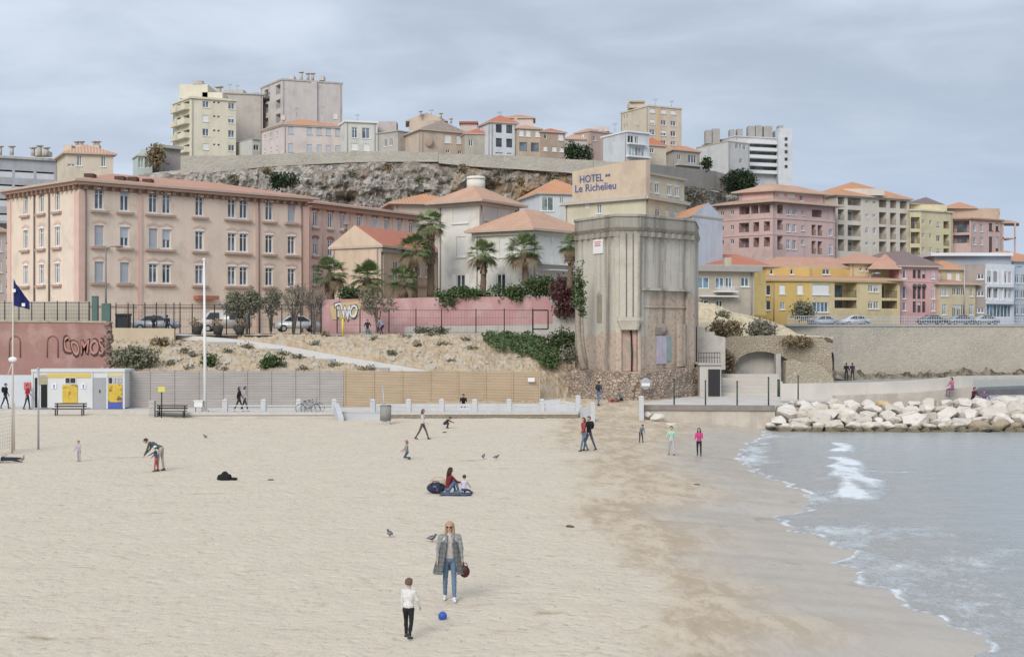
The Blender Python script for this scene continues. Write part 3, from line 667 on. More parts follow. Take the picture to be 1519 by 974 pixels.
    for i,s in enumerate((-1,1)):
        sw,el,ab=arms[i]; a=rad(sw); b=rad(ab); uL=h*.17; fL=h*.145
        def rot(ang,abd): return (-up*math.cos(ang)*math.cos(abd)+fw*math.sin(ang)*math.cos(abd)+rt*s*math.sin(abd)) if lean<45 else V((s*math.sin(abd),math.sin(ang)*math.cos(abd),-math.cos(ang)*math.cos(abd)))
        e=shl[i]+rot(a,b)*uL; wr=e+rot(a+rad(el),b*.3)*fL; d=(wr-e).normalized(); T_='t' if sleeve>=1 else 's'
        TA='a' if sleevem else 't'; T_='a' if sleevem else T_
        bulk=max(bulk,1.2) if sleevem else bulk; add(TA,shl[i],e,.056*k2*bulk,.046*k2*bulk); add(T_,e,wr-d*.015*k,.043*k2,.033*k2)
        side=d.cross(V((1,0,0)) if abs(d.x)<.8 else V((0,0,1))).normalized(); nm=d.cross(side)
        pc=wr+d*.075*k2; add('h',wr,wr+d*.03*k2,.026*k2,.026*k2); add('h',wr+d*.03*k2+side*.018*k2,pc+side*.02*k2,.018*k2); add('h',wr+d*.03*k2-side*.018*k2,pc-side*.02*k2,.018*k2)
        inw=V((-s,0,0)); inw=(inw-d*inw.dot(d)); inw=inw.normalized() if inw.length>.01 else nm
        for q,(ofs,fl_) in enumerate(((-.030,.056),(-.010,.068),(.010,.063),(.029,.048))):
            k_=pc+side*ofs*k2; m_=k_+(d+inw*.15).normalized()*fl_*.55*k2; e_=m_+(d*.8+inw*.75).normalized()*fl_*.45*k2; rr=.0095*k2 if fine else .011*k2
            add('h',k_-d*.01,m_,rr,rr*.95); add('h',m_,e_,rr*.95,rr*.8)
        sg=1 if side.dot(fw)>0 else -1; t0=wr+d*.025*k2+side*sg*.026*k2; t1=t0+(d*.7+side*sg*.7+inw*.15).normalized()*.038*k2; add('h',t0,t1,.012*k2,.0105*k2); add('h',t1,t1+(d*.9+side*sg*.2+inw*.3).normalized()*.03*k2,.0105*k2,.009*k2)
        hands.append(pc)
    # one continuous surface: union of the tapered limbs
    VS_=[];FS_=[]
    for t,a,b,r0,r1 in prim:
        d=b-a
        if d.length<1e-5: d=V((0,0,1e-4))
        q=np.array(d.to_track_quat('Z','Y').to_matrix())
        base=sum(len(x) for x in VS_)
        # closed capsule: two hemispheres joined by the tapered side
        seg=12 if r0>.02 else 8; ring=4; vv=[]
        for h_,(c,r) in enumerate(((a,r0),(b,r1))):
            for i in range(ring+1):
                e=(math.pi/2)*(i/ring if h_ else 1-i/ring)*(1 if h_ else -1); e=max(-1.5,min(1.5,e))
                for k_ in range(seg): w_=2*math.pi*k_/seg; vv.append(np.array(c)+q@np.array((math.cos(w_)*math.cos(e)*r,math.sin(w_)*math.cos(e)*r,math.sin(e)*r)))
        VS_.append(np.array(vv)); nr=2*(ring+1)
        for i in range(nr-1):
            for k_ in range(seg): FS_.append((base+i*seg+k_,base+i*seg+(k_+1)%seg,base+(i+1)*seg+(k_+1)%seg,base+(i+1)*seg+k_))
        FS_.append(tuple(base+k_ for k_ in range(seg))[::-1]); FS_.append(tuple(base+(nr-1)*seg+k_ for k_ in range(seg)))
    me=bpy.data.meshes.new('tmp'); me.from_pydata(np.concatenate(VS_).tolist(),[],FS_); tmp=bpy.data.objects.new('tmp',me); COL.objects.link(tmp)
    rm=tmp.modifiers.new('r','REMESH'); rm.mode='VOXEL'; rm.voxel_size=(.0095 if fine else .02)*max(.7,k); 
    sm_=tmp.modifiers.new('s','SMOOTH'); sm_.iterations=3 if fine else 2; sm_.factor=.5
    dg=bpy.context.evaluated_depsgraph_get(); me2=bpy.data.meshes.new_from_object(tmp.evaluated_get(dg)); bpy.data.objects.remove(tmp); bpy.data.meshes.remove(me)
    n=len(me2.polygons); cc=np.empty(n*3); me2.polygons.foreach_get('center',cc); cc=cc.reshape(-1,3); best=np.full(n,9.0); lab=np.zeros(n,int)
    order={'s':0,'h':0,'t':1,'b':2,'f':3,'a':4}
    for t,a,b,r0,r1 in prim:
        A=np.array(a); D=np.array(b-a); L2=max(1e-9,D@D); u=np.clip((cc-A)@D/L2,0,1); ds=np.linalg.norm(cc-(A+u[:,None]*D),axis=1)-(r0+(r1-r0)*u)
        m_=ds<best; best[m_]=ds[m_]; lab[m_]=order[t]
    for m in (SKIN,topm or cloth('%.2f_%.2f_%.2f'%top,top),cloth('%.2f_%.2f_%.2f'%bottom,bottom),plain('shoe_%.2f_%.2f_%.2f'%shoes,shoes),*([sleevem] if sleevem else [])): me2.materials.append(m)
    me2.polygons.foreach_set('material_index',lab.astype(np.int32)); me2.polygons.foreach_set('use_smooth',np.ones(n,bool))
    co=np.empty(len(me2.vertices)*3); me2.vertices.foreach_get('co',co); zmin=co.reshape(-1,3)[:,2].min()
    Rz=Matrix.Rotation(-rad(face),4,'Z')
    if roll: Rz=Rz@Matrix.Rotation(rad(roll),4,'X')
    if roll:
        pc=(np.array(Rz.to_3x3())@co.reshape(-1,3).T).T; zmin=pc[:,2].min(); T_=Matrix.Translation((0,0,-zmin))@Rz
    else: T_=Rz@Matrix.Translation((0,0,-zmin+(pz or 0)))
    if fine:
        cl=np.zeros(len(me2.vertices),bool)
        for p,l in zip(me2.polygons,lab):
            if l in (1,2,4): cl[list(p.vertices)]=True
        nn=len(me2.vertices); VC=np.empty(nn*3); me2.vertices.foreach_get('co',VC); VN=np.empty(nn*3); me2.vertices.foreach_get('normal',VN); VC=VC.reshape(-1,3); VN=VN.reshape(-1,3)
        am=np.array([.006*noise.noise((x*16,y*16,z*11))+.008*noise.noise((x*7,y*7,z*26)) if c else 0 for (x,y,z),c in zip(VC.tolist(),cl)])
        me2.vertices.foreach_set('co',(VC+VN*am[:,None]).ravel())
    me2.transform(T_); me2.name='body'
    r=bpy.data.objects.new(name,None); COL.objects.link(r); r.location=loc; r.empty_display_size=.3; tag(r,label,cat)
    ob=bpy.data.objects.new('body',me2); COL.objects.link(ob); ob.parent=r
    def part(nm,bm,m):
        bmesh.ops.transform(bm,matrix=T_,verts=bm.verts); me=bpy.data.meshes.new(nm); bm.to_mesh(me); bm.free()
        for x in (m if isinstance(m,list) else [m]): me.materials.append(x)
        for p in me.polygons: p.use_smooth=True
        x=bpy.data.objects.new(nm,me); COL.objects.link(x); x.parent=r; return x
    M3=Matrix((hr,hf,hu)).transposed().to_4x4(); HM=mat('hair_%.2f%.2f'%hair[:2],hair,.7,.25,14,.3,40)
    bm=NB(); g=bmesh.ops.create_uvsphere(bm,u_segments=22,v_segments=16,radius=1,matrix=Matrix.Translation(hc+hu*hd*.13-hf*hd*.06)@M3@Matrix.Diagonal((hd*.445,hd*.475,hd*.47,1)))
    dele=[]
    for v in bm.verts:
        l=(v.co-(hc+hu*hd*.13-hf*hd*.06)); y=l.dot(hf)/hd; z=l.dot(hu)/hd
        if (y>.12 and z<.16) or z<-.34: dele.append(v)
        else: v.co+=l.normalized()*hd*.03*nz(l.x*40,l.y*40,l.z*40,1,2)
    bmesh.ops.delete(bm,geom=dele,context='VERTS')
    if hairlong:
        for i in range(9):
            a=rad(-188+i*(196/8)-0); q=hr*math.cos(a)*hd*.36+hf*math.sin(a)*hd*.36-hf*hd*.08; L_=hd*hairlong*R.uniform(.9,1.1)
            tube(bm,[hc+hu*hd*.2+q,hc-hu*hd*.25+q*1.05,hc-hu*L_*.75+q*1.12,hc-hu*L_+q*1.0],[hd*.13,hd*.15,hd*.14,hd*.05],7)
    part('hair',bm,HM)
    bm=NB()
    for s in (-1,1): ball(bm,hc+hr*s*hd*.16+hf*hd*.385+hu*hd*.06,hd*.045,7)
    part('eyes',bm,DARK)
    bm=NB(); ball(bm,hc+hf*hd*.345-hu*hd*.24,hd*.04,7,sc=(1.8,.5,.35)); part('mouth',bm,mat('lips',(.44,.25,.2),.6))
    if cap:
        bm=NB(); bmesh.ops.create_uvsphere(bm,u_segments=18,v_segments=12,radius=1,matrix=Matrix.Translation(hc+hu*hd*.2-hf*hd*.03)@M3@Matrix.Diagonal((hd*.47,hd*.5,hd*.46,1))); bmesh.ops.delete(bm,geom=[v for v in bm.verts if (v.co-hc).dot(hu)<hd*.12],context='VERTS'); part('hat',bm,cloth('cap%.2f'%cap[0],cap))
    if hood:
        bm=NB(); ball(bm,nk-fw*.09*k-up*.01,.11*k,10,sc=(1.15,.8,.6)); part('hood',bm,topm or cloth('%.2f_%.2f_%.2f'%top,top))
    if bag:
        bm=NB(); ball(bm,ch-fw*.19*k-up*.04*k,.15*k,12,sc=(1.0,.72,1.45)); b_=part('backpack',bm,cloth('bag%.2f'%bag[0],bag)); bm=NB()
        for s in (-1,1): tube(bm,[ch+rt*s*.1*k-fw*.12*k+up*.1*k,ch+rt*s*.1*k+up*.17*k,ch+rt*s*.1*k+fw*.12*k+up*.05*k,ch+rt*s*.12*k-up*.12*k+fw*.09*k],.02*k,5)
        part('strap',bm,cloth('bag%.2f'%bag[0],bag))
    if coat:
        m_,len_,fl_,gap=coat; bm=NB(); rings=[]; Ns=26
        for i in range(9):
            f=i/8; c=(nk-up*.035).lerp(o-V((0,0,len_)),f); wx=(.085+.125*min(1,f*5) if f<.3 else .21+fl_*(f-.3))*k; wy=(.08+.10*min(1,f*5) if f<.3 else .18+fl_*.8*(f-.3))*k; row=[]
            for j in range(Ns+1):
                a=rad(90)+rad(gap*(1+.35*f))/2+(2*math.pi-rad(gap*(1+.35*f)))*j/Ns; wv=1+.045*math.sin(a*6+i*.5)*f; row.append(bm.verts.new(c+rt*math.cos(a)*wx*wv+fw*math.sin(a)*wy*wv))
            rings.append(row)
        for A_,B_ in zip(rings,rings[1:]):
            for j in range(Ns): bm.faces.new((A_[j],A_[j+1],B_[j+1],B_[j]))
        bmesh.ops.solidify(bm,geom=bm.faces[:],thickness=.014); cb_=part('coat',bm,m_)
        bm=NB()
        for s in (-1,1): tube(bm,[nk-fw*.07*k+rt*s*.04*k+up*.0,nk+rt*s*.085*k+up*.0,ch+fw*.115*k+rt*s*.075*k+up*.03,w+fw*.13*k+rt*s*.06*k+up*.08],[.03*k,.034*k,.036*k,.012*k],6)
        part('lapel',bm,m_)
    r['hands']=0; del r['hands']
    part.head=(hc,hf,hr,hu,hd); return r,[T_@p for p in hands],part
DEN=(.13,.19,.28); PZ_=.505 
# the woman and the boy with the ball
g=ground(667,891,32); PLD=plaid(); wm,hn,part=person('blonde woman in a grey plaid coat and blue jeans walking towards the camera',g,1.72,177,(.46,.42,.385),DEN,(.66,.66,.67),(.42,.27,.15),1.4,0,((9,4),(-3,16)),((6,10,13),(8,14,12)),fine=1,sleevem=PLD,head=(-10,2),coat=(PLD,.32,.26,40),legab=(1.5,1.5))
bm=NB(); bmesh.ops.create_uvsphere(bm,u_segments=4,v_segments=3,radius=.001); bm.clear()
k=1.01
def lpart(owner,nm,bm,m):
    me=bpy.data.meshes.new(nm); bm.to_mesh(me); bm.free(); me.materials.append(m)
    for p in me.polygons: p.use_smooth=True
    o=bpy.data.objects.new(nm,me); COL.objects.link(o); o.parent=owner; return o
# jumper front, sunglasses
bm=NB()
hc,hf,hr,hu,hd=part.head
for s in (-1,1): ball(bm,hc+hr*s*hd*.17+hf*hd*.40+hu*hd*.05,hd*.135,10,sc=(1.1,.45,.85))
tube(bm,[hc-hr*hd*.42+hf*hd*.1+hu*hd*.08,hc-hr*hd*.28+hf*hd*.38+hu*hd*.08,hc+hr*hd*.28+hf*hd*.38+hu*hd*.08,hc+hr*hd*.42+hf*hd*.1+hu*hd*.08],hd*.025,5)
part('sunglasses',bm,plain('lens_brown',(.045,.022,.015),.25))
# her bag hangs from the hand on the right of the picture
hb=max(hn,key=lambda p:p.x); wl=Vector(g)+hb
bg=thing('handbag','dark maroon round handbag hanging from the hand of the woman in plaid','handbag',wl+Vector((.05,0,-.32)))
bm=NB(); ball(bm,wl+Vector((.055,-.01,-.19)),.125,16,sc=(.95,.55,1.12)); mk('bag_body',bm,mat('maroon_leather',(.055,.016,.02),.5),bg); bm=NB(); c0=wl+Vector((.055,-.01,-.07)); tube(bm,[c0+Vector((-.07,0,-.02)),c0+Vector((-.055,0,.06)),c0+Vector((0,0,.085)),c0+Vector((.05,0,.06)),c0+Vector((.07,0,-.02))],.011,6); mk('strap',bm,mat('maroon_leather',(.055,.016,.02)),bg)
g=ground(606,946,29); person('small boy in a white jumper and black trousers, seen from behind, facing the woman',g,1.13,22,(.62,.61,.59),(.018,.018,.02),(.03,.03,.03),(.13,.085,.06),0,2,((12,6),(-12,10)),((4,8,8),(20,12,14)),child=.9,fine=1,bulk=1.18,legab=(4,5),head=(-8,6))
g=ground(656.5,919,31); bl=tag(None or (lambda:(lambda bm:(ball(bm,g+Vector((0,0,.09)),.097,24),mk('ball',bm,mat('ball_blue',(.04,.10,.42),.35,.25,9,0,col2=(.35,.42,.6),sc2=7,th=(.55,.6)),origin=g,smooth=True))[1])(NB()))(),'small blue patterned ball on the sand between the boy and the woman','ball')
# people on the middle of the beach
g=ground(627,651.5,80); person('woman in a pale jumper and dark leggings striding across the beach near the steps',g,1.66,100,(.52,.50,.48),(.11,.085,.08),(.06,.05,.05),(.14,.07,.045),.8,3,((24,6),(-22,10)),((-14,25,8),(18,35,8)))
g=ground(659,635,86); person('child in dark clothes crouching to dig in the sand near the balustrade',g,1.15,80,(.03,.03,.035),(.04,.04,.045),(.04,.04,.04),(.04,.03,.03),0,48,((105,125),(100,120)),((55,15,8),(60,10,8)),child=.7)
g=ground(604,681.5,66); person('child in grey top and dark blue trousers kneeling alone on the sand',g,1.1,255,(.27,.25,.25),(.06,.09,.13),(.05,.05,.05),(.25,.14,.09),.5,5,((35,120),(30,118)),((20,40,8),(25,40,8)),child=.7)
g=ground(664,732,54); person('woman in a dark red jacket sitting on the sand with her knees up',g,1.66,65,(.16,.022,.03),(.10,.17,.27),(.2,.25,.3),(.05,.025,.02),1.0,10,((148,128),(140,120)),((50,30,10),(55,35,10)))
g=ground(688,734,53.5); person('small child in a pale top sitting on the sand beside the red jacket woman',g,1.02,20,(.50,.46,.54),(.08,.08,.2),(.05,.05,.05),(.06,.045,.04),0,8,((85,20),(80,15)),((45,25,12),(40,25,14)),child=.85,legab=(14,14))
g=ground(647,731,54); b_=thing('beach_bag','dark navy bag lying on the sand behind the woman in red','bag',g); bm=NB(); ball(bm,g+Vector((0,.05,.2)),.3,14,sc=(1.25,.8,.72)); mk('bag_body',bm,mat('bag_navy',(.03,.035,.07),.8,.4,5,.3,col2=(.2,.2,.25),sc2=7,th=(.58,.64)),b_); bm=NB(); tube(bm,[g+Vector((-.2,-.15,.3)),g+Vector((-.1,-.2,.48)),g+Vector((.1,-.2,.46)),g+Vector((.2,-.15,.3))],.018,6); mk('strap',bm,BLACK,b_)
g=ground(650,724,55); b_=thing('straw_basket','pale straw basket standing behind the navy bag','basket',g); bm=NB(); tube(bm,[g,g+Vector((0,0,.3))],[.24,.34],16); mk('basket_body',bm,mat('straw',(.50,.40,.26),.9,.2,8,.4),b_); bm=NB(); tube(bm,[g+Vector((-.28,0,.3)),g+Vector((-.15,0,.45)),g+Vector((.15,0,.45)),g+Vector((.28,0,.3))],.02,6); mk('handle',bm,mat('straw',(.5,.4,.26)),b_)
g=ground(674,734,53); bm=NB(); V=[[bm.verts.new((g.x-.55+.1*i,g.y-.4+.1*j,sandz(g.x-.55+.1*i,g.y-.4+.1*j)+.05+.02*nz(i*.5,j*.5,3,1,2))) for i in range(13)] for j in range(10)]
for A_,B_ in zip(V,V[1:]):
    for i in range(12): bm.faces.new((A_[i],A_[i+1],B_[i+1],B_[i]))
bmesh.ops.solidify(bm,geom=bm.faces[:],thickness=.02); tag(mk('beach_towel',bm,cloth('towel',(.2,.26,.38)),origin=g,smooth=True),'blue towel spread under the woman in red and the child','towel')
# adult and child at left
g=ground(239,698,60); person('adult in a dark grey jacket and pale trousers bending over a child',g,1.74,275,(.07,.085,.09),(.42,.38,.35),(.05,.05,.05),(.05,.04,.035),0,64,((12,10),(-2,6)),((18,10,6),(22,20,6)))
g=ground(231.5,699,60); person('child in dark blue jacket and red trousers held by the bending adult',g,1.05,265,(.06,.08,.13),(.40,.10,.09),(.06,.05,.05),(.07,.05,.04),0,5,((8,4),(-6,10)),((62,5,10),(30,20,8)),child=.8,cap=(.6,.62,.63))
g=ground(117,684,66); person('toddler in lilac clothes standing alone on the sand on the left',g,.92,200,(.42,.36,.42),(.40,.34,.43),(.3,.25,.3),(.2,.14,.1),0,6,((10,14),(-4,8)),((20,40,12),(15,40,12)),child=1.1)
g=ground(333,712,58); b_=thing('clothes_heap','heap of black clothes and a bag lying on the sand','clothes',g); bm=NB(); ball(bm,g+Vector((0,0,.1)),.26,14,sc=(1.15,.8,.75)); ball(bm,g+Vector((0,.02,.24)),.14,10,sc=(1,.8,.9)); ball(bm,g+Vector((.34,0,.05)),.13,10,sc=(2,.6,.45))
for v in bm.verts: v.co+=Vector((nz(v.co.x*6,v.co.y*6,v.co.z*6,1,2),0,nz(v.co.x*5+9,v.co.y*6,v.co.z*6,1,2)))*.07
mk('fabric',bm,cloth('black',(.015,.015,.017)),b_)
g=ground(4,686,62); person('person in dark clothes lying on the sand at the photo edge under the flag',g,1.7,88,(.5,.5,.52),(.03,.032,.05),(.25,.18,.14),(.08,.06,.05),0,0,((4,4),(-2,6)),((10,10,10),(10,10,10)),roll=88)
# by the water
g=ground(866,669,72); person('woman in a red top and jeans walking beside the man with black jacket',g,1.66,250,(.28,.05,.06),(.12,.17,.24),(.09,.09,.1),(.12,.06,.04),.7,2,((18,5),(-14,10)),((18,30,8),(-12,15,8)))
g=ground(874,668,73); person('person in black jacket with a backpack walking beside the woman in the red top',g,1.70,235,(.018,.018,.022),(.07,.10,.15),(.04,.04,.04),(.05,.035,.03),0,2,((-20,4),(20,6)),((14,20,8),(-14,20,8)),bag=(.02,.02,.025))
g=ground(950.5,656,78); person('small child in grey and navy stooping in the damp sand',g,1.02,160,(.17,.2,.25),(.04,.05,.08),(.04,.04,.05),(.06,.045,.04),0,32,((18,16),(8,18)),((40,20,8),(45,20,8)),child=.85)
g=ground(996,675,71); person('child in a mint green top and grey leggings walking near the water',g,1.42,180,(.36,.55,.42),(.42,.42,.46),(.1,.1,.11),(.05,.045,.04),0,0,((14,4),(-12,12)),((8,10,20),(10,10,22)),child=.45,sleeve=0)
g=ground(1037,676,71); person('girl in a bright pink jacket and black leggings by the shoreline',g,1.38,195,(.48,.06,.19),(.03,.028,.035),(.04,.035,.04),(.055,.02,.02),.9,0,((14,6),(-14,10)),((25,60,8),(20,55,8)),child=.45)
# promenade
g=P(354.5,611.5,99.2); g.z=PZ; person('woman in black walking along the promenade with a pale-jacketed companion',g,1.66,95,(.025,.025,.03),(.05,.05,.055),(.03,.03,.03),(.04,.03,.03),.6,3,((20,5),(-18,10)),((16,25,8),(-14,15,8)))
g=P(363,611,99.6); g.z=PZ; person('person in a pale grey jacket walking with the woman in black',g,1.66,92,(.42,.41,.43),(.045,.045,.05),(.03,.03,.03),(.05,.04,.035),.4,3,((-18,8),(20,6)),((-14,15,8),(16,25,8)))
g=P(8,606,102.8); g.z=PZ_; person('man in black carrying a black bag on the left promenade',g,1.74,85,(.022,.024,.03),(.05,.05,.06),(.03,.03,.03),(.03,.025,.02),0,3,((16,6),(-16,8)),((10,15,10),(-10,15,12)),bag=(.02,.022,.03))
g=P(40.5,607,102.0); g.z=PZ_; person('person in a red t-shirt and dark trousers outside the beach cabin door',g,1.70,95,(.50,.06,.08),(.04,.05,.07),(.04,.04,.045),(.05,.035,.03),0,2,((10,4),(-10,8)),((10,25,8),(-8,20,8)),sleeve=0)
g=P(888,601,106); g.z=max(sandz(g.x,g.y),.55); person('man with a dark backpack and blue jeans walking towards the ruined tower',g,1.74,40,(.06,.065,.08),(.11,.18,.30),(.05,.05,.06),(.05,.035,.03),0,4,((16,5),(-14,8)),((50,70,14),(10,15,8)),bag=(.035,.035,.04))
g=Vector((X(922,108.8),108.8,sandz(X(922,108.8),108.8))); person('person in a grey green jacket sitting at the foot of the tower',g,1.66,230,(.14,.18,.16),(.07,.07,.08),(.05,.05,.05),(.05,.04,.03),0,20,((142,120),(98,15)),((40,40,10),(35,40,10)))
g=Vector((X(910,108.6),108.6,sandz(X(910,108.6),108.6))); bm=NB(); ball(bm,g+Vector((0,0,.1)),.28,12,sc=(1.5,.8,.5))
for v in bm.verts: v.co+=Vector((0,0,nz(v.co.x*5,v.co.y*5,v.co.z*5,1,2)))*.08
tag(mk('red_blanket',bm,cloth('blanket',(.42,.10,.08)),origin=g,smooth=True),'crumpled red blanket on the ground beside the person sitting at the tower','blanket')
g=P(687.5,604,100.5); g.z=PZ; person('person in black crouching behind the balustrade rails, in front of the tan fence',g,1.6,180,(.015,.015,.017),(.03,.03,.03),(.03,.03,.03),(.02,.018,.018),0,20,((105,125),(100,120)),((50,60,8),(50,60,8)))
# quay and jetty
for px,lb,c in ((1255.5,'man in black standing on the jetty, nearer the old arch','x'),(1264.5,'man in dark blue standing on the jetty beside the man in black','y')):
    g=P(px,570,150); g.z=qz+.012; person(lb,g,1.76,15 if c=='x' else -10,(.02,.022,.028) if c=='x' else (.03,.035,.055),(.03,.035,.05),(.03,.03,.03),(.05,.045,.04),0,2,((5,3),(-5,3)),((15,60,8),(12,30,8)))
g=P(1413,583,102.9); g.z=Z(579,102.9)-.02; person('woman in pink clothes sitting on the parapet footing above the boulders',g,1.6,245,(.44,.16,.24),(.22,.10,.17),(.1,.07,.09),(.06,.03,.03),.5,8,((75,70),(82,78)),((35,50,8),(30,50,8)),pz=-.42)
g=P(1443,600,102.6); g.z=Z(601,102.6); person('person in dark red sitting on the boulders below the parapet end',g,1.65,150,(.10,.02,.04),(.03,.03,.045),(.03,.03,.03),(.05,.02,.025),.4,15,((95,90),(90,85)),((45,40,8),(45,40,8)))
g=P(1460,606,102.0); g.z=Z(607,102.0); person('person in a purple top sitting on the boulders near the pontoon',g,1.7,195,(.16,.11,.19),(.02,.02,.03),(.03,.03,.03),(.09,.03,.06),0,10,((90,85),(85,90)),((40,30,25),(40,30,28)))
# terrace
for px,lb,c,f in ((228,'person in black standing before the grey car behind the terrace fence',(.02,.02,.025),20),(248,'person in dark blue standing right of the grey car behind the terrace fence',(.03,.035,.05),-30)):
    g=P(px,494,126.5); g.z=5.7; person(lb,g,1.68,f,c,(.03,.03,.04),(.03,.03,.03),(.04,.03,.03),0,2,((6,4),(-6,6)),((12,40,8),(10,40,8)))
g=P(545,496,128); g.z=5.7; person('person in a dark navy coat sitting on a low block by the pink wall',g,1.66,170,(.03,.03,.06),(.12,.2,.2),(.03,.03,.03),(.1,.04,.05),0,12,((80,80),(85,85)),((30,50,20),(30,50,20)),pz=.0)
g=P(568,496,128); g.z=5.7; person('person in a pale blue top bending beside the pink wall',g,1.66,290,(.28,.33,.42),(.04,.05,.09),(.03,.03,.03),(.12,.06,.05),0,38,((40,55),(30,50)),((60,30,8),(55,30,8)))
# ------------------------------------------------------------------ building materials
TILE_P=tile('tiles_pink',(.56,.315,.225)); TILE_O=tile('tiles_orange',(.60,.305,.17)); TILE_R=tile('tiles_red',(.54,.215,.14)); TILE_B=tile('tiles_brown',(.25,.19,.175)); TILE_V=tile('tiles_villa',(.58,.36,.25),.3)
def stucco(name,col,streak=.25,var=.06): return mat(name,col,.9,var*1.3,.7,.12,9,streak=streak*1.5+.1,col2=mul(col,.86),sc2=.3,scol=(col[0]*.62,col[1]*.6,col[2]*.58))
PINKT=mat('pink_trim',(.66,.46,.385),.85,.1,1,.1); BEIGE=stucco('barracks_stucco',(.74,.615,.51),.12)
DRK=mat('dark_corbel',(.27,.18,.14),.9,.2); SILLM=mat('sill_brown',(.45,.31,.24),.85,.15)
ZR=lambda b,i,ref,a: b.z(i,ref,a)
# --- the long three-storey pink and beige building
B=Bld('barracks_building','long three storey beige building with pink strips and many white windows behind the fence','building',[(11,147),(118,136),(457,155)],5.3,20.3,BEIGE,back=14,rv=.22)
def st(ri,ci): return {(0,9):'s',(1,0):'s',(1,2):'s',(2,0):'s',(2,1):'s'}.get((ri,ci),'w')
rows=[(281,310.5),(334.5,364),(388,417.5)]; cols=[147.3,185,227.5,247.3,296,344,361.5,399.5,432.5]
def st2(ri,ci):
    if (ri,ci) in ((0,8),(1,0),(1,2),(2,0),(2,1)): return 's'
    return None if (ri,ci) in ((1,1),(1,3),(0,1)) else 'w'
B.grid(1,cols,rows,147.3,st2,.98,lint=1,fw=.1,sm=mat('roller_shutter',(.42,.45,.49),.6,.05))
B.grid(1,cols,rows,147.3,lambda r,c:'w' if (r,c) in ((1,1),(1,3)) else None,.98,lint=1,half=.55,fw=.1)
B.grid(1,cols,rows,147.3,lambda r,c:'w' if (r,c)==(0,1) else None,.98,lint=1,half=.25,fw=.1)
B.grid(0,[38,61.5,85],[(283,312),(336.5,365),(391,420)],85,'w',.98,lint=1,fw=.1)
B.finish()
for i,cs in ((1,[147.3,185,(227.5,247.3),296,(344,361.5),399.5,432.5]),(0,[38,61.5,85])):
    a,t,L=B.fr(i)
    for c in cs:
        u0,u1=(B.u(i,c[0])-.95,B.u(i,c[1])+.95) if isinstance(c,tuple) else (B.u(i,c)-.95,B.u(i,c)+.95)
        for _,rb in (rows if i else [(0,312),(0,365),(0,420)]):
            z=B.z(i,147.3 if i else 85,rb); bm=NB(); obox(bm,a,t,u0,u1,.002,.3,z-.34,z-.13); mk('window_ledge',bm,SILLM,B.root)
for i,cs in ((1,cols),(0,[38,61.5,85])):
    a,t,L=B.fr(i)
    for c in cs:
        for ra,_ in (rows if i else [(283,0),(336.5,0),(391,0)]):
            z=B.z(i,147.3 if i else 85,ra); u=B.u(i,c); bm=NB()
            for k in range(5):
                x0=-.75+.3*k; obox(bm,a,t,u+x0+.003*k,u+x0+.297,.003,.035,z+.2+.09*(2-abs(k-2)),z+.42+.09*(2-abs(k-2)))
            mk('arch_trim',bm,mat('arch_trim_pink',(.62,.45,.375),.85,.1),B.root)
for i,px,w in ((1,121.5,.75),(1,207,.55),(1,381,.5),(1,452,1.1),(0,114.5,1.0),(0,14,.8)): B.strip(i,px,w,5.4,19.5,.09,PINKT)
for i,px in ((1,126.5),(1,447),(0,52),(0,74),(1,383.5)): 
    bm=NB(); a,t,L=B.fr(i); u=B.u(i,px); q=a+t*u+Vector((t.y,-t.x))*.1; tube(bm,[(q.x,q.y,5.5),(q.x,q.y,19.6)],.09,6); mk('downpipe',bm,mat('pipe_brown',(.2,.16,.14),.7),B.root)
B.dentils(19.62,20.0,.95,.34,.42,DRK); B.band(20.05,20.28,.46,PINKT)
B.band(8.35,8.5,.06,SILLM,'string_course')
B.roof(1.75,.9,TILE_P,1.0,ze=20.3)
for px,y in ((133,256),(178,260),(197,261),(219,264)):
    d=B.d(1,px)+.2; bm=NB(); p=P(px,y,d+1.2); box(bm,p.x-.45,p.x+.45,d+.8,d+2.0,20.3,p.z-.12); mk('roof_vent',bm,mat('vent_dark',(.10,.06,.05),.8),B.root)
bm=NB(); a,t,L=B.fr(1); obox(bm,a,t,B.u(1,287),B.u(1,318),.003,.9,Z(443.5,144),Z(438,144)); mk('door_canopy',bm,TILE_R,B.root)
# --- its lower wing
A=Bld('wing_building','lower pink wing of the long building with narrow arched windows and brown heads','building',[(459.5,159),(640,180)],5.3,Z(302,159),stucco('wing_stucco',(.70,.525,.445)),back=11)
cw=[468,490,508.5,533,556,573.5,593,610,626]
A.grid(0,cw,[(313,336),(354,378),(398,422)],468,'w',.85,fw=.11); A.finish()
a,t,L=A.fr(0)
for c in cw:
    for ra,rb in ((313,336),(354,378),(398,422)):
        bm=NB(); z=A.z(0,468,ra); u=A.u(0,c); z2=A.z(0,468,rb)
        for k in range(4): obox(bm,a,t,u-.6+.3*k+.003,u-.6+.3*k+.297,.003,.09,z+.02+.1*(1.5-abs(k-1.5)),z+.3+.1*(1.5-abs(k-1.5)))
        b2=NB(); obox(b2,a,t,u-.65,u+.65,.002,.2,z2-.34,z2-.13); mk('window_ledge',b2,SILLM,A.root)
        mk('arch_trim',bm,mat('arch_trim_brown',(.30,.17,.13),.85,.15),A.root)
for px in (480,521,545,583,602): A.strip(0,px,.3,5.4,A.zt-.5,.07,PINKT)
A.band(A.zt-.5,A.zt-.05,.5,mat('cornice_red',(.37,.2,.15),.85,.12)); A.roof(1.0,.7,TILE_P,1.0)
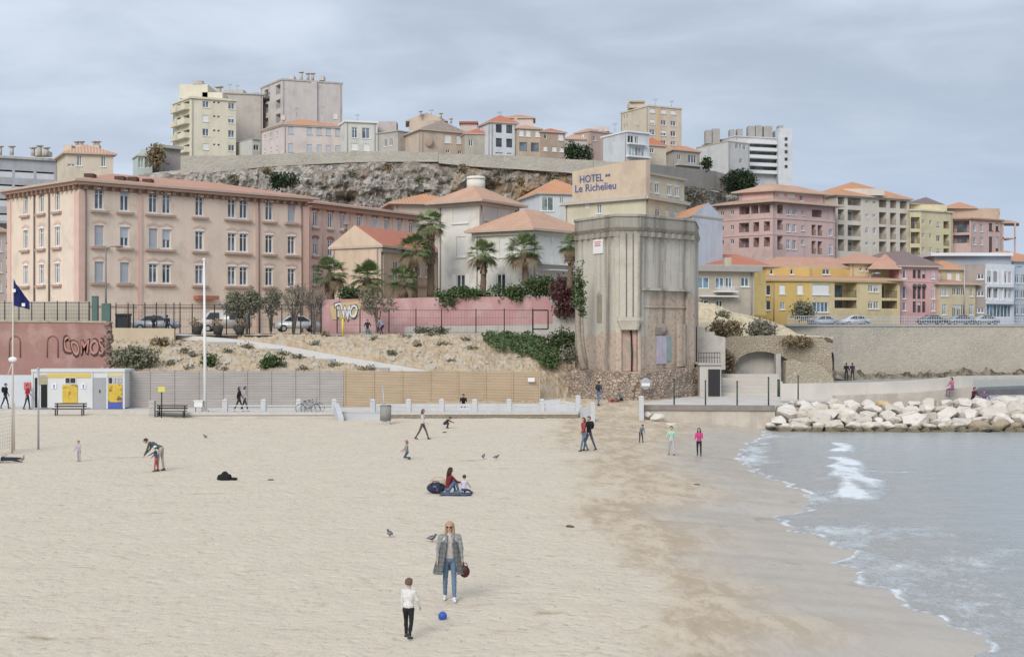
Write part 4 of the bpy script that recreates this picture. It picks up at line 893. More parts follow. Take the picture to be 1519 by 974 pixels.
# --- gabled house
G=Bld('gabled_house','pinkish house with a plain gable end and red tiled roof behind the palms','house',[(492,147),(565,143.5),(652,156)],5.6,Z(367,143.5),stucco('gable_stucco',(.64,.495,.375),.2),rv=.16)
G.grid(1,[587],[(388,428)],587,'a',1.15); G.grid(1,[622.5,633.5],[(391,410)],622.5,'w',.75,tr=0)
G.finish(); G.roof(2.15,.35,TILE_R,0,axis=1); G.band(G.zt-.45,G.zt-.1,.25,mat('grey_cornice',(.35,.31,.28)),fs=[1])
bm=NB(); a,t,L=G.fr(1); obox(bm,a,t,G.u(1,612),G.u(1,645),.002,.1,Z(424,147),Z(421,147)); mk('string_course',bm,SILLM,G.root)
G.pipes([(513,333,343)],147,.16,DRK,'roof_cowl')
# --- orange roofed house behind the villa
O=Bld('low_house','low house showing just its orange tiled roof behind the white villa','house',[(585,176),(690,178)],8,Z(303,176),stucco('cream_a',(.5,.45,.38)),back=9); O.finish(); O.roof(1.6,.8,TILE_O,1.0)
# --- white villa: tower and lower wing
VW=mat('villa_white',(.70,.68,.62),.9,.05,.8,.12,9,streak=.15,col2=(.56,.54,.49),sc2=.3)
V_=Bld('white_villa','tall white villa with a broad tiled roof and closed white shutters above the pink wall','house',[(650,148),(711,144.5),(764,151)],5.6,Z(300,144.5),VW,rv=.14)
VS=mat('villa_shutter',(.68,.67,.64),.7,.03)
V_.grid(0,[(671.5,694)],[(307,331)],682,'s',sm=VS); V_.grid(0,[(677,691)],[(351,381)],684,'s',sm=VS); V_.grid(0,[(677,690)],[(407,436)],684,'a',sm=VS,sh=1,gm=GLD)
V_.grid(1,[(719,739)],[(306,327)],728,'s',sm=VS)
V_.finish(); V_.band(V_.zt-.3,V_.zt-.02,.3,mat('eave_cream',(.55,.5,.43))); V_.roof(1.9,1.1,TILE_V,1.0)
bm=NB(); tube(bm,[P(706,284,152),P(706,263,152)],[1.0,1.0],14); tube(bm,[P(706,266,152),P(706,262,152)],[1.1,.95],14); mk('chimney_drum',bm,VW,V_.root)
VL=Bld('villa_wing','low front wing of the white villa with a hipped tile roof behind two palms','house',[(704,144),(789,140),(868,147)],5.6,Z(342,140),VW,rv=.14)
VL.grid(0,[(741,751)],[(352,381)],746,'s',sm=VS); VL.grid(0,[(737,750)],[(406,436)],743,'a',sm=VS,sh=1,gm=GLD)
VL.grid(1,[(806,818),(821,833),(836,848)],[(352,389)],820,'s',sm=VS,sill=0)
VL.grid(1,[(800,812),(826,842)],[(408,430)],812,'W',sm=VS,gm=GLD)
VL.finish(); VL.band(VL.zt-.35,VL.zt-.02,.25,mat('eave_cream',(.55,.5,.43))); VL.roof(2.3,.75,TILE_V,1.0)
bm=NB(); a,t,L=VL.fr(1); obox(bm,a,t,.3,L-.2,.003,1.0,Z(393,142),Z(390,142)); mk('balcony_slab',bm,VW,VL.root)
bm=NB(); a2=a; obox(bm,a,t,.8,L-.8,.01,1.9,Z(402,142),Z(400.5,142)); mk('awning',bm,WHITE,VL.root)
# --- hotel
HT=stucco('hotel_tan',(.60,.48,.365),.08); HC=stucco('hotel_cream',(.60,.555,.42),.1)
Hh=Bld('hotel_building','tan and cream hotel with blue lettering high on its side wall','hotel',[(838,196),(958,186),(1017,196)],14,Z(294,186),HC,rv=.15)
Hh.grid(0,[(885,892)],[(303,317)],888,'w',tr=0); Hh.grid(1,[961,975.5,990,1003],[(307,322)],961,lambda r,c:'w' if c<2 else 's',1.3,sm=WHITE)
Hh.grid(0,[(867,874)],[(302,309)],870,'s',sm=WHITE,sill=0)
Hh.finish(); Hh.band(Hh.zt-.1,Hh.zt+.35,.55,mat('hotel_ledge',(.5,.46,.4)))
H2=[Vector((X(849,195),195)),Vector((X(958,185.6),185.6)),Vector((X(1015,195.4),195.4))]
zt1,zt2,zl=Z(237,185.6),Z(256,185.6),Hh.zt+.36
bm=NB(); a,b,c=H2; t=(b-a).normalized(); L=(b-a).length; k=L*.55; zlft=Z(254.5,195)
m_=a+t*(L*.80)
nb=Vector((-t.y,t.x))*.9
front=[(a,zl),(b,zl),(b,zt1),(m_,zt1+.12),(a,zlft)]
hexa(bm,[(p.x,p.y,z) for p,z in front][::-1],[(p.x+nb.x,p.y+nb.y,z) for p,z in front][::-1]); mk('sign_wall',bm,HT,Hh.root)
# upper cream storey on the other side
U=Bld('hotel_upper','x','x',[(958.5,186.6),(1015,195.4)],zl,zt2,HC,back=8,rv=.15); U.B=[U.P[1]+Vector((-5.2,5.4)),U.P[0]+Vector((-4.4,5.9))]; U.poly=U.P+U.B
U.root['label']='cream top storey of the hotel with four white framed windows'; U.root['category']='building'
U.grid(0,[963.5,974.5,993,1004],[(270,285)],963.5,'w',1.15,tr=0,lint=1,fw=.14); U.finish()
U.band(zt2-.1,zt2+.2,.35,mat('hotel_ledge2',(.42,.38,.32))); 
def reparent(src,dst):
    for ch in list(src.children):
        ch.location=Vector(src.location)-Vector(dst.location)+Vector(ch.location); ch.parent=dst
    bpy.data.objects.remove(src)
reparent(U.root,Hh.root)
def text(s,px0,py0,px1,a,t,n,m,parent,bold=.0,hgt=None,name='lettering',sx=1.0,d=None,shear=0):
    """text laid on a facade: base line from px0,py0, its width ending at px1"""
    cu=bpy.data.curves.new(name,'FONT'); cu.body=s; cu.extrude=.03; cu.offset=bold; cu.resolution_u=3; cu.shear=shear
    tmp=bpy.data.objects.new('tmp',cu); COL.objects.link(tmp); dg=bpy.context.evaluated_depsgraph_get()
    me=bpy.data.meshes.new_from_object(tmp.evaluated_get(dg)); bpy.data.objects.remove(tmp)
    bm=NB(); bm.from_mesh(me); bpy.data.meshes.remove(me)
    if name=='graffiti':
        for v in bm.verts: q=v.co.x; v.co.y=v.co.y*(1+.10*math.sin(q*2.3+.6))+.07*math.sin(q*3.7)+.03*math.sin(v.co.y*9+q*5); v.co.x+=.07*math.sin(v.co.y*5+q*2)
    x0=min(v.co.x for v in bm.verts); x1=max(v.co.x for v in bm.verts); 
    uu=lambda px:(lambda k:(k*a.y-a.x)/(t.x-k*t.y))((px-CX)/F)
    u0,u1=uu(px0),uu(px1); dd=a.y+u0*t.y; z0=Z(py0,dd); kx=(u1-u0)/(x1-x0); kz=(hgt/F*dd/.72) if hgt else kx
    for v in bm.verts:
        u=u0+(v.co.x-x0)*kx; q=a+t*u+n*(.04+v.co.z); v.co=Vector((q.x,q.y,z0+v.co.y*kz))
    return mk(name,bm,m,parent)
NAVY=plain('navy_paint',(.09,.12,.28)); tn=Vector((t.y,-t.x))
text('HOTEL',860.5,271.5,895,a,t,tn,NAVY,Hh.root,.004,11); text('**',898,266,905.5,a,t,tn,NAVY,Hh.root,.0,8,name='star_logo')
text('Le Richelieu',853.5,285.5,914,a,t,tn,NAVY,Hh.root,.004,11)
# --- blue-white house beside the hotel, white gable on its other side
N1=Bld('small_white_house','small white house with a glazed bay and orange roof beside the hotel','house',[(800,203),(878,205)],13,Z(288,203),stucco('bluewhite',(.60,.62,.65),.1),back=11,rv=.12)
N1.grid(0,[(803.5,821)],[(292,313)],812,'W',gm=glass('green_glass',(.22,.28,.28))); N1.grid(0,[(830,836)],[(292,304)],833,'w'); N1.finish(); N1.roof(2.6,.4,TILE_O,.8,axis=0)
N2=Bld('white_gable_house','tall white gable wall with one small window beside the old tower','house',[(990,189),(1028,176),(1072,182)],8,Z(321,176),stucco('palewhite',(.60,.615,.65),.1),rv=.12)
N2.grid(1,[(1054,1059.5)],[(311.5,322)],1057,'w',tr=0); N2.zt=Z(321,176); N2.finish(); N2.roof(1.75,.2,TILE_O,0,axis=0)
# --- low beach-club house with balcony
RC=stucco('cream_b',(.50,.44,.355),.2)
R1=Bld('cream_balcony_house','low cream house with blue windows and a small balcony above the sandy rock','house',[(1026,160),(1119,163)],6.2,Z(402,160),RC,back=10,rv=.15)
R1.grid(0,[(1034,1052),(1061,1074),(1076,1086)],[(411,428)],1060,'W',gm=GLB,sill=0); R1.grid(0,[(1099,1111)],[(411,425)],1105,'w',gm=GLB,tr=0)
R1.grid(0,[(1036,1052),(1062,1072)],[(445,458)],1060,'w',gm=GLD,tr=0); R1.finish(); R1.flat(mat('roof_grey',(.38,.36,.34),.9),.6,.7)
bm=NB(); a,t,L=R1.fr(0); obox(bm,a,t,R1.u(0,1058),R1.u(0,1088),.003,1.1,Z(433,160),Z(431,160)); obox(bm,a,t,R1.u(0,1036),R1.u(0,1090),.003,.9,Z(440,160),Z(438,160)); mk('balcony_slab',bm,WHITE,R1.root)
bm=NB(); 
for j in range(14): u=R1.u(0,1058.5)+j*.16; obox(bm,a,t,u,u+.04,1.02,1.06,Z(431,160),Z(425,160))
obox(bm,a,t,R1.u(0,1058),R1.u(0,1088),1.0,1.08,Z(425,160),Z(424.3,160)); mk('balcony_railing',bm,WHITE,R1.root)
R1.block('chimney',1075,1085,382,398,164,RC,1.2)
R2=Bld('red_roof_house','house hidden behind the cream balcony house, showing a wide red roof','house',[(1020,178),(1136,182)],8,Z(394,178),stucco('yellow_a',(.5,.38,.16)),back=10); R2.finish(); R2.roof(1.6,.5,TILE_R,.3)
# --- yellow terrace along the coast road
YO=stucco('ochre',(.60,.425,.16),.1); YL=stucco('pale_ochre',(.63,.52,.31),.1); YT=stucco('tan_yellow',(.58,.49,.33),.1)
Y=Bld('ochre_apartment_building','ochre apartment building with orange corner, shuttered windows and loggias on the coast road','building',[(1121,199),(1144,197),(1202,198),(1335,206)],6.6,Z(414,198),YO,back=14)
Y.grid(0,[(1121.6,1142.5)],[(423,438),(446,460)],1132,lambda r,c:'W',gm=GLD)
Y.grid(1,[(1156,1165),(1182.5,1191.5)],[(422.5,436)],1160,'s',sm=WHITE,fm=WHITE); Y.grid(1,[(1157,1164)],[(448,459)],1160,'w',tr=0)
Y.grid(2,[(1205,1230)],[(422,437)],1217,'s',sm=WHITE); Y.grid(2,[(1206,1229)],[(448,463)],1217,'W',gm=GLB)
Y.grid(2,[(1238,1271),(1308,1331)],[(419,441),(445,457)],1254,'l',deep=2.2); Y.grid(2,[1291.5,1300],[(422,433),(447,458)],1296,'w',.9,tr=0); Y.finish()
bm=NB(); a,t,L=Y.fr(2); obox(bm,a,t,.15,L-.05,.004,.03,6.7,Y.zt-.5); mat('x',(.5,.5,.5))
bm.free(); Y.w.data.materials.append(YL)
for p in Y.w.data.polygons:
    c=p.center+Y.root.location
    if c.x>X(1201,198) and p.normal.y<.5: p.material_index=1
Y.band(Y.zt-.3,Y.zt+.0,.3,mat('ochre_band',(.5,.36,.16)))
bm=NB(); pl=Y.poly; c_=sum(pl,Vector((0,0)))/len(pl)
qq=[Y.P[0],Y.P[3],Y.B[0],Y.B[1]]; roofmesh(qq,Y.zt,1.0,.9,TILE_P,1,0,Y.root,.2,YO)
Y2=Bld('x','x','x',[(1128,203),(1200,204),(1290,209)],Y.zt-1,Z(396,203),YO,back=8); Y2.P=Y2.P; 
Y2.grid(0,[(1142,1147),(1172,1177),(1186,1202)],[(399,407)],1160,'w',tr=0,gm=GLD); Y2.grid(1,[(1220,1231),(1276,1280),(1285,1289)],[(399,407)],1225,'w',tr=0); Y2.B=[Y2.P[2]+Vector((0,7)),Y2.P[0]+Vector((0,7))]; Y2.poly=Y2.P+Y2.B; Y2.finish()
roofmesh([Y2.P[0],Y2.P[2],Y2.B[0],Y2.B[1]],Y2.zt,1.5,.7,TILE_P,1,0,Y2.root,.2,YO); reparent(Y2.root,Y.root)
Y3=Bld('x','x','x',[(1262,207),(1330,210)],Y.zt-1,Z(391,207),YL,back=8); Y3.grid(0,[(1275,1279),(1284,1288),(1299,1304)],[(395,402)],1280,'w',tr=0); Y3.finish(); Y3.roof(1.6,.6,TILE_P,1); reparent(Y3.root,Y.root)
K=Bld('rose_house','rose red house with dark triple arched windows under a brown tiled roof','house',[(1334,207.5),(1392,210)],6.6,Z(396,208),stucco('rose',(.58,.36,.345),.12),back=13)
K.grid(0,[(1354,1359),(1361,1366),(1368,1373)],[(400,413),(424,443.5),(447,463.5)],1362,'w',gm=GLD,fm=mat('rose_frame',(.3,.13,.12)),fw=.07,sill=0); K.grid(0,[(1339,1344),(1382,1387)],[(400,413),(424,443),(448,461)],1342,'w',tr=0); K.finish()
bm=NB(); a,t,L=K.fr(0)
for c in (1356.5,1363.5,1370.5): ball(bm,(lambda p:(p.x,p.y,K.z(0,1362,424)))(a+t*K.u(0,c)-Vector((0,.1))),.32,10)
mk('window_arch',bm,GLD,K.root); K.band(Z(418,208),Z(416.5,208),.08,mat('rose_band',(.6,.42,.4))); K.roof(2.4,.6,TILE_B,1)
roofmesh([Vector((X(1290,206),206)),Vector((X(1336,206.8),206.8)),Vector((X(1336,216),216)),Vector((X(1290,216),216))],Z(399,206),2.3,.2,TILE_P,.9,0,Y.root,.2,YO)
J=Bld('small_yellow_house','small yellow house with stepped orange roofs beside the rose house','house',[(1393,209.5),(1447,212)],6.6,Z(422,209.5),YT,back=11)
J.grid(0,[(1395,1400),(1402,1407),(1438.5,1443.5)],[(427,439)],1400,'w',tr=0); J.grid(0,[(1413,1418.5),(1419.5,1425),(1426,1431)],[(426.5,438),(452,470)],1420,'w',gm=GLD,tr=0,sill=0,fw=.07)
J.grid(0,[(1398,1404),(1438,1444)],[(451,467)],1400,'w',gm=GLB); J.finish(); J.roof(.8,.6,TILE_P,1)
J2=Bld('x','x','x',[(1391,212.5),(1432,214)],J.zt-1,Z(400,212.5),YT,back=7); J2.grid(0,[(1391.5,1396),(1405,1412),(1418,1424)],[(404,415)],1400,'s',sm=WHITE); J2.finish(); J2.roof(1.3,.5,TILE_O,1); reparent(J2.root,J.root)
M=Bld('modern_apartment_building','modern grey and white apartment building with white balcony slabs and flat roof','building',[(1431,213.5),(1462,212),(1505,216)],6.6,Z(391,212),stucco('taupe',(.36,.31,.285),.15),back=15)
M.grid(0,[1454.5],[(406,414),(431,439),(456,464)],1454,'w',1.0,tr=0)
M.grid(1,[(1464,1470.5),(1474,1480),(1489,1494),(1496,1500.5)],[(402,419),(427,442)],1470,'w',gm=GLD,tr=0,sill=0); M.grid(1,[(1463.5,1500)],[(451,471)],1470,'W',gm=GLB,sill=0)
M.finish(); WB=mat('white_render',(.66,.67,.69),.85,.04); M.w.data.materials.append(WB)
for p in M.w.data.polygons:
    if (p.center+M.root.location).x>X(1462.3,212): p.material_index=1
bm=NB(); a,t,L=M.fr(1)
for y in (421,446): obox(bm,a,t,-.05,L-.3,.004,.5,Z(y+4.5,212),Z(y,212))
mk('balcony_slab',bm,WB,M.root)
bm=NB(); 
for y in (424,446):
    for px in (1463,1471.5,1480.5,1488): u=M.u(1,px); obox(bm,a,t,u-.3,u-.15,.01,.3,Z(y-1,212),Z(y-25,212)); 
mk('balcony_divider',bm,WB,M.root)
bm=NB(); box(bm,X(1386,217),X(1500,217),217,228,M.zt-1,Z(377,217)); mk('roof_storey',bm,mat('blue_grey',(.36,.39,.43),.7),M.root)
bm=NB(); box(bm,X(1380,216.3),X(1502,216.3),216,229,Z(379.5,216.3),Z(375,216.3)); mk('roof_slab',bm,WB,M.root)
M2=Bld('pale_blue_building','pale bluish building cut by the photo edge beyond the modern balconies','building',[(1500,219),(1560,224)],6.6,Z(388,219),stucco('paleblue',(.5,.54,.58),.1),back=12)
M2.grid(0,[1509,1518],[(407,420),(430,442),(452,466)],1510,'w',.9); M2.finish(); M2.roof(1.8,.4,TILE_O,1)
# --- apartments behind
PA=stucco('pink_apt',(.62,.455,.425),.12)
Q=Bld('pink_apartment_building','pink apartment block with brown loggias and two stepped tiled roofs','building',[(1063,268),(1146,259),(1239,270)],6.6,Z(300,259),PA,rv=.2)
LR=mat('brown_rail',(.13,.07,.06),.7)
R3=[(308,319),(331,344),(353.5,367)]
Q.grid(0,[1071,1086],[(312,318.5),(334,341),(355,362)],1086,'w',.8,tr=0,gm=GLD,sill=0)
Q.grid(0,[(1096.5,1112),(1114,1125),(1126.5,1142)],[(304.5,317)],1120,'l',rm=LR); Q.grid(0,[(1096,1111),(1117.5,1126),(1133,1142)],[(329.5,343.5),(352.5,366.5)],1120,'l',rm=LR)
Q.grid(1,[(1153,1161.5)],[(303.5,317),(326,341),(350,370.5)],1157,'l',rm=LR); Q.grid(1,[1169.5,1178.5],[(308,317.5),(331,343),(355,369)],1157,'w',1.0,tr=0,gm=GLB)
Q.grid(1,[1191],[(309,317),(332,340),(354,362)],1157,'w',.8,tr=0,gm=GLD); Q.grid(1,[(1204.5,1219)],[(307,318)],1157,'l',rm=LR); Q.grid(1,[(1204,1210.5),(1213,1220)],[(330,346),(354.5,374)],1157,'l',rm=LR); Q.grid(1,[1232.5],[(335,345),(358,374)],1157,'w',1.0,tr=0,gm=GLB)
Q.finish(); 
for y in (322.5,347): Q.band(Z(y,259)-.12,Z(y,259)+.12,.1,mat('pink_band',(.62,.45,.41)))
Q.roof(1.7,1.2,TILE_V,1)
Q2=Bld('x','x','x',[(1097,266),(1146,262),(1224,270)],Q.zt,Z(284,262),PA); Q2.grid(1,[(1156,1164),(1168,1180)],[(286.5,291.5)],1160,'s',sm=WHITE); Q2.grid(1,[1189],[(287,296)],1160,'w',.9,gm=GLD); Q2.finish(); Q2.roof(1.6,1.0,TILE_V,1); reparent(Q2.root,Q.root)
CR=stucco('cream_apt',(.63,.575,.495),.12)
T=Bld('cream_apartment_building','tall cream apartment block with rows of dark loggias under an orange roof','building',[(1180,288),(1240.5,274),(1349,284)],6.6,Z(290,274),CR,rv=.2)
for cs,rs in (([(1243,1252.5),(1257.5,1277)],[(293,304.5),(311,327),(333.5,350),(355.5,372.5)]),([(1304,1315),(1320.5,1329.5),(1335,1345)],[(293,305),(312,330),(334,352.5),(356,372)])): T.grid(1,cs,rs,1260,'l',rm=mat('cream_rail',(.3,.26,.21)),deep=2.0)
T.grid(1,[1286,1297],[(296,300.5),(316,321),(336,345),(358,363)],1260,'w',.8,tr=0,sill=0,gm=GLB); T.finish(); T.band(T.zt-.25,T.zt,.3,CR); T.roof(3.6,.7,TILE_O,.75,axis=0)
bm=NB(); box(bm,X(1248,280),X(1308,280),278,284,T.zt+.4,T.zt+1.7); mk('dormer',bm,CR,T.root)
Y4=Bld('yellow_apartment_building','narrow yellow apartment block under a brown roof beside the cream loggias','building',[(1349.5,283),(1366,283.5),(1413,289)],6.6,Z(311,283),stucco('yellow_apt',(.64,.565,.37),.1),rv=.2)
Y4.B=[Y4.P[2]+Vector((0,14)),Y4.P[0]+Vector((0,14))]; Y4.poly=Y4.P+Y4.B
Y4.grid(0,[(1351,1364.5)],[(322,339),(344,361),(367,383)],1357,'l',rm=LR); Y4.grid(1,[1369.5,1380.5],[(326,332.5),(346,353),(366.5,374)],1370,'w',.75,tr=0,gm=GLD,sill=0); Y4.grid(1,[1392],[(328,337),(348,357),(368,376)],1370,'w',1.2,tr=0,gm=GLD,sill=0); Y4.grid(1,[(1399.5,1408)],[(326,337),(346,363),(367,378)],1370,'l',rm=LR)
Y4.finish(); Y4.band(Y4.zt-.2,Y4.zt+.1,.3,CR)
roofmesh([Vector((X(1347,286),286)),Vector((X(1400,290),290)),Vector((X(1400,299),299)),Vector((X(1347,297),297))],Z(303,286),1.9,.5,TILE_B,1,0,Y4.root,.2,CR)
bm=NB(); box(bm,X(1350,287),X(1398,290),287,298,Y4.zt,Z(303,286)); mk('attic',bm,stucco('yellow_apt',(.6,.5,.24)),Y4.root)
PF=stucco('far_pink',(.57,.42,.385),.12)
E=Bld('far_pink_building','far pink building with open corner balconies and orange roofs at the end of the row','building',[(1413,292),(1440,290.5),(1486,296)],6.6,Z(324,291),PF,rv=.2)
E.B=[E.P[2]+Vector((0,14)),E.P[0]+Vector((0,14))]; E.poly=E.P+E.B
E.grid(0,[(1414,1438)],[(327.5,345),(348.5,360.5)],1426,'l',rm=LR); E.grid(1,[1446,1456],[(332,343),(352,363)],1446,'w',.9,tr=0); E.grid(1,[(1467,1472),(1477,1481.5)],[(331,342),(351,375)],1470,'w',tr=0,gm=GLD,fm=LR); E.finish()
E.band(E.zt-.2,E.zt+.1,.5,TILE_P,'eave')
bm=NB(); box(bm,X(1404,297),X(1478,299),297,306,E.zt-.2,Z(309,297)); mk('attic',bm,stucco('peach',(.52,.4,.3)),E.root)
roofmesh([Vector((X(1400,296),296)),Vector((X(1447,297),297)),Vector((X(1447,307),307)),Vector((X(1400,306),306))],Z(309,296),1.6,.5,TILE_O,1,0,E.root,.2,CR)
roofmesh([Vector((X(1446,298),298)),Vector((X(1480,299),299)),Vector((X(1480,307),307)),Vector((X(1446,307),307))],Z(314,298),1.0,.5,TILE_O,1,0,E.root,.2,CR)
bm=NB()
for px in (1488,1506): 
    for dd in (296,301): box(bm,X(px,dd)-.15,X(px,dd)+.15,dd,dd+.3,6.6,Z(331,296))
for y in (352,375): box(bm,X(1484,296),X(1507,296),296,302,Z(y+2,296),Z(y,296))
mk('corner_balcony',bm,PF,E.root)
roofmesh([Vector((X(1480,296),296)),Vector((X(1508,297),297)),Vector((X(1508,304),304)),Vector((X(1480,303),303))],Z(331,296),.8,.6,TILE_P,1,0,E.root,.2,CR)
# ------------------------------------------------------------------ houses on the hill
AER=[]
def HB(name,label,cat,c,yb,yt,wm,**k):
    d=c[0][1]; return Bld(name,label,cat,c,Z(yb,d),Z(yt,c[1][1] if len(c)>2 else d),wm,**k)
YT1=stucco('hill_yellow',(.68,.635,.51),.12); GB=stucco('hill_beige',(.52,.475,.43),.15); PB=stucco('hill_pinkgrey',(.575,.53,.505),.15)
b=HB('yellow_apartment_tower','pale yellow apartment tower with rounded balconies on its side, highest at the cliff','building',[(257,292),(283,284),(350,288)],262,146,YT1)
b.grid(1,[305,343],[(150,159.5),(171,180.5),(191,202),(213,222)],305,lambda r,c:'w' if (r+c)%2==0 or c else 's',1.25,gm=GL,tr=0,sm=WHITE); b.grid(1,[318,324.5],[(149.5,152.5),(170.5,173.5),(191.5,194.5),(212.5,215.5)],305,'w',.5,tr=0,sill=0,fw=.05,gm=GLD)
b.grid(0,[(262,268),(272,281)],[(151,164),(171,184),(193,205),(215,226)],276,'l',deep=1.2,rm=YT1,solid=1); b.finish(); b.flat(YT1,.4,.3)
bm=NB()
for y in (165,186,207,228):
    a,t,L=b.fr(0); obox(bm,a,t,L*.1,L*.45,.003,1.1,Z(y,288)-.15,Z(y,288)+.95); obox(bm,a,t,L*.5,L*.95,.003,1.1,Z(y-2,286)-.15,Z(y-2,286)+.95)
mk('balcony',bm,YT1,b.root); b.block('roof_storey',266,308,125,146,289,YT1,9); b.block('roof_storey',300,330,137,146,289,YT1,6); b.pipes([(325,129,140),(296,121,126)],291,.5,GB)
b.block('roof_cap',286,300,121,125.5,289,GB,3)
b=HB('beige_party_wall_block','plain beige windowless block between the yellow tower and the tall grey tower','building',[(330,304),(390,306)],262,139,GB,back=14)
b.finish(); b.flat(CONC,.3,.2); b.block('roof_storey',332,361,133,140,306,GB,5); b.block('roof_box',374,382,137,140,306,CONC,2)
AER.append((b,[(341,125,134),(352,127,134)],307))
b=HB('lean_to','small white lean-to with one dark opening under the beige block','shed',[(374,284),(386,285)],240,207,stucco('leanto',(.55,.55,.52))); b.grid(0,[(376,384)],[(215,223)],380,'w',tr=0,gm=GLD,sill=0); b.finish(); b.flat(CONC,.2,.2)
b=HB('grey_tower_block','tall pinkish grey tower block with a blank side wall and rooftop chimneys','building',[(387,310),(418,299),(508,304)],250,119,PB)
b.grid(0,[(392,398),(409,416)],[(127,141),(149,162),(170,183)],410,'l',deep=1.5,rm=CONC); b.grid(0,[(390,400)],[(139,152)],395,'l',deep=1.5); b.finish()
b.flat(CONC,.35,.15); b.pipes([(447,107,120),(457,109,120),(464,109,120)],303,.32,GB); b.block('roof_box',429,436,112,119,303,PB,3); b.block('roof_box',473,480,112,119,303,PB,3); b.strip(1,465.5,1.2,b.zb+.5,b.zt,.5,PB,'chimney_stack')
PH=stucco('hill_pink',(.62,.545,.52),.12)
b=HB('long_pink_house','long pale pink house with two rows of grey shutters and a low orange roof','house',[(387,282),(420,273),(512,277)],262,185,PH)
b.grid(1,[431,459,473.5,487,501],[(187,198),(213,225)],431,'s',.95,sm=SHUT); b.grid(0,[393,402,411],[(195,202),(216,221)],411,'w',.8,tr=0,gm=GLD); b.finish(); b.band(b.zt-.2,b.zt,.25,PH); b.roof(1.7,.4,TILE_O,1); b.block('chimney',417,423,171,178,276,PH,1); b.block('chimney',495,501,169,177,280,PH,1)
AER.append((b,[(440,160,172),(478,158,170)],279))
b=HB('white_house','white house with two dark upper windows between pink and grey houses on the cliff','house',[(512.5,272),(559,274)],250,181,stucco('hill_white',(.62,.61,.57),.08),back=9)
b.grid(0,[(522,530),(537,548.5)],[(189,205)],530,'w',gm=GL); b.grid(0,[(521,531),(539,548)],[(213,223)],530,'s',sm=WHITE); b.finish(); b.flat(WHITE,.35,.3)
AER.append((b,[(530,170,180)],277))
b=HB('narrow_grey_house','narrow greyish house with a taller back wall beside the tan gabled house','house',[(559.5,274),(590,270)],250,199,stucco('hill_grey',(.47,.44,.41)),back=7); b.grid(0,[(578,582),(570,574)],[(206,217)],576,'w',tr=0,gm=GLD); b.finish(); b.flat(CONC,.2,.2); b.block('upper_wall',560,588,180,200,277,stucco('hill_greypink',(.5,.44,.42)),4)
TN=stucco('hill_tan',(.55,.45,.365),.2); 
b=HB('tan_gabled_house','large tan stone house with round niche, two white shutters and grey gabled roof','house',[(588,276),(624,263),(689,268)],252,193,TN)
b.grid(1,[664.5,682],[(200,212)],664,'s',1.5,sm=WHITE); b.grid(1,[664.5,682],[(222,227)],664,'w',.8,tr=0,gm=GLD,sill=0); b.grid(0,[(592,596),(600,604)],[(184,200)],598,'w',gm=GLD,tr=0); b.finish(); b.roof(2.1,.4,mat('grey_tiles',(.32,.27,.235),.9,.25,1.5,.5,6),.25)
bm=NB(); ball(bm,P(635,210,263.6),1.0,14,sc=(1,.2,1)); mk('round_niche',bm,mat('niche_brown',(.38,.29,.23)),b.root)
bm=NB(); a=Vector((X(600,272),272)); hexa(bm,[P(606,194,274),P(664,190,274),P(664,190,282),P(606,194,282)],[P(608,178,274),P(660,181,274),P(660,181,282),P(608,178,282)]); mk('back_roof_wall',bm,TN,b.root)
roofmesh([Vector((X(604,276),276)),Vector((X(662,276),276)),Vector((X(662,284),284)),Vector((X(604,284),284))],Z(180,276),1.5,.3,mat('grey_tiles',(.32,.27,.235)),0,1,b.root,.15,TN)
b.pipes([(624,165,173),(654,168,176),(669,176,183)],275,.22,GB)
AER.append((b,[(640,163,172)],279))
b=HB('low_grey_house','low grey stone house with a red roof edge and two dark windows','house',[(689.5,264),(727,265)],252,199,stucco('hill_stone',(.43,.40,.34),.2),back=8)
b.grid(0,[(695,701),(719.5,725)],[(207,217)],698,'w',tr=0,gm=GLD,sill=0); b.finish(); b.roof(1.0,.2,TILE_R,.5); b.block('upper_wall',683,708,182,196,271,PH,4)
b.block('upper_roof',681,709,180,182.5,270.5,TILE_R,5)
b=HB('blue_white_house','white house with four tall dark windows and a red roof','house',[(710,268),(727,262),(767,264)],252,182,stucco('hill_bluewhite',(.60,.62,.66),.06),rv=.25)
b.grid(1,[(735.5,744.5),(751,760)],[(184.5,197),(205,218)],740,'w',tr=0,gm=glass('slate_glass',(.07,.08,.1)),sill=0,fm=GLD); b.grid(1,[(735,746),(752,759)],[(226,228.5)],740,'w',tr=0,sill=0,gm=GLD); b.finish(); b.roof(1.6,.3,TILE_R,.7); b.block('chimney',763,767,174,182,266,PH,1)
AER.append((b,[(741,166,178)],268))
b=HB('tan_terrace_house','tan house with two large dark garage-like windows below white shutters','house',[(767.5,263),(803,264.5)],252,191,stucco('hill_tan2',(.50,.40,.30),.12),back=9)
b.grid(0,[(770,777),(780,787),(794,801)],[(192.5,202)],775,'s',sm=WHITE); b.grid(0,[(770.5,782),(787.5,799.5)],[(211,224.5)],775,'W',gm=GL,fm=mat('grey_frame',(.2,.2,.2)),sill=0); b.finish(); b.roof(.9,.3,TILE_V,1); b.block('upper_wall',750,791,176,191,270,PH,5); 
roofmesh([Vector((X(747,270),270)),Vector((X(792,270),270)),Vector((X(792,276),276)),Vector((X(747,276),276))],Z(176,270),1.0,.3,TILE_O,1,0,b.root,.2,TN)
b=HB('brown_terrace_house','brownish house with small white shuttered windows at the end of the terrace','house',[(803.5,264),(838.5,266)],252,196,stucco('hill_brown',(.43,.335,.265),.2),back=9)
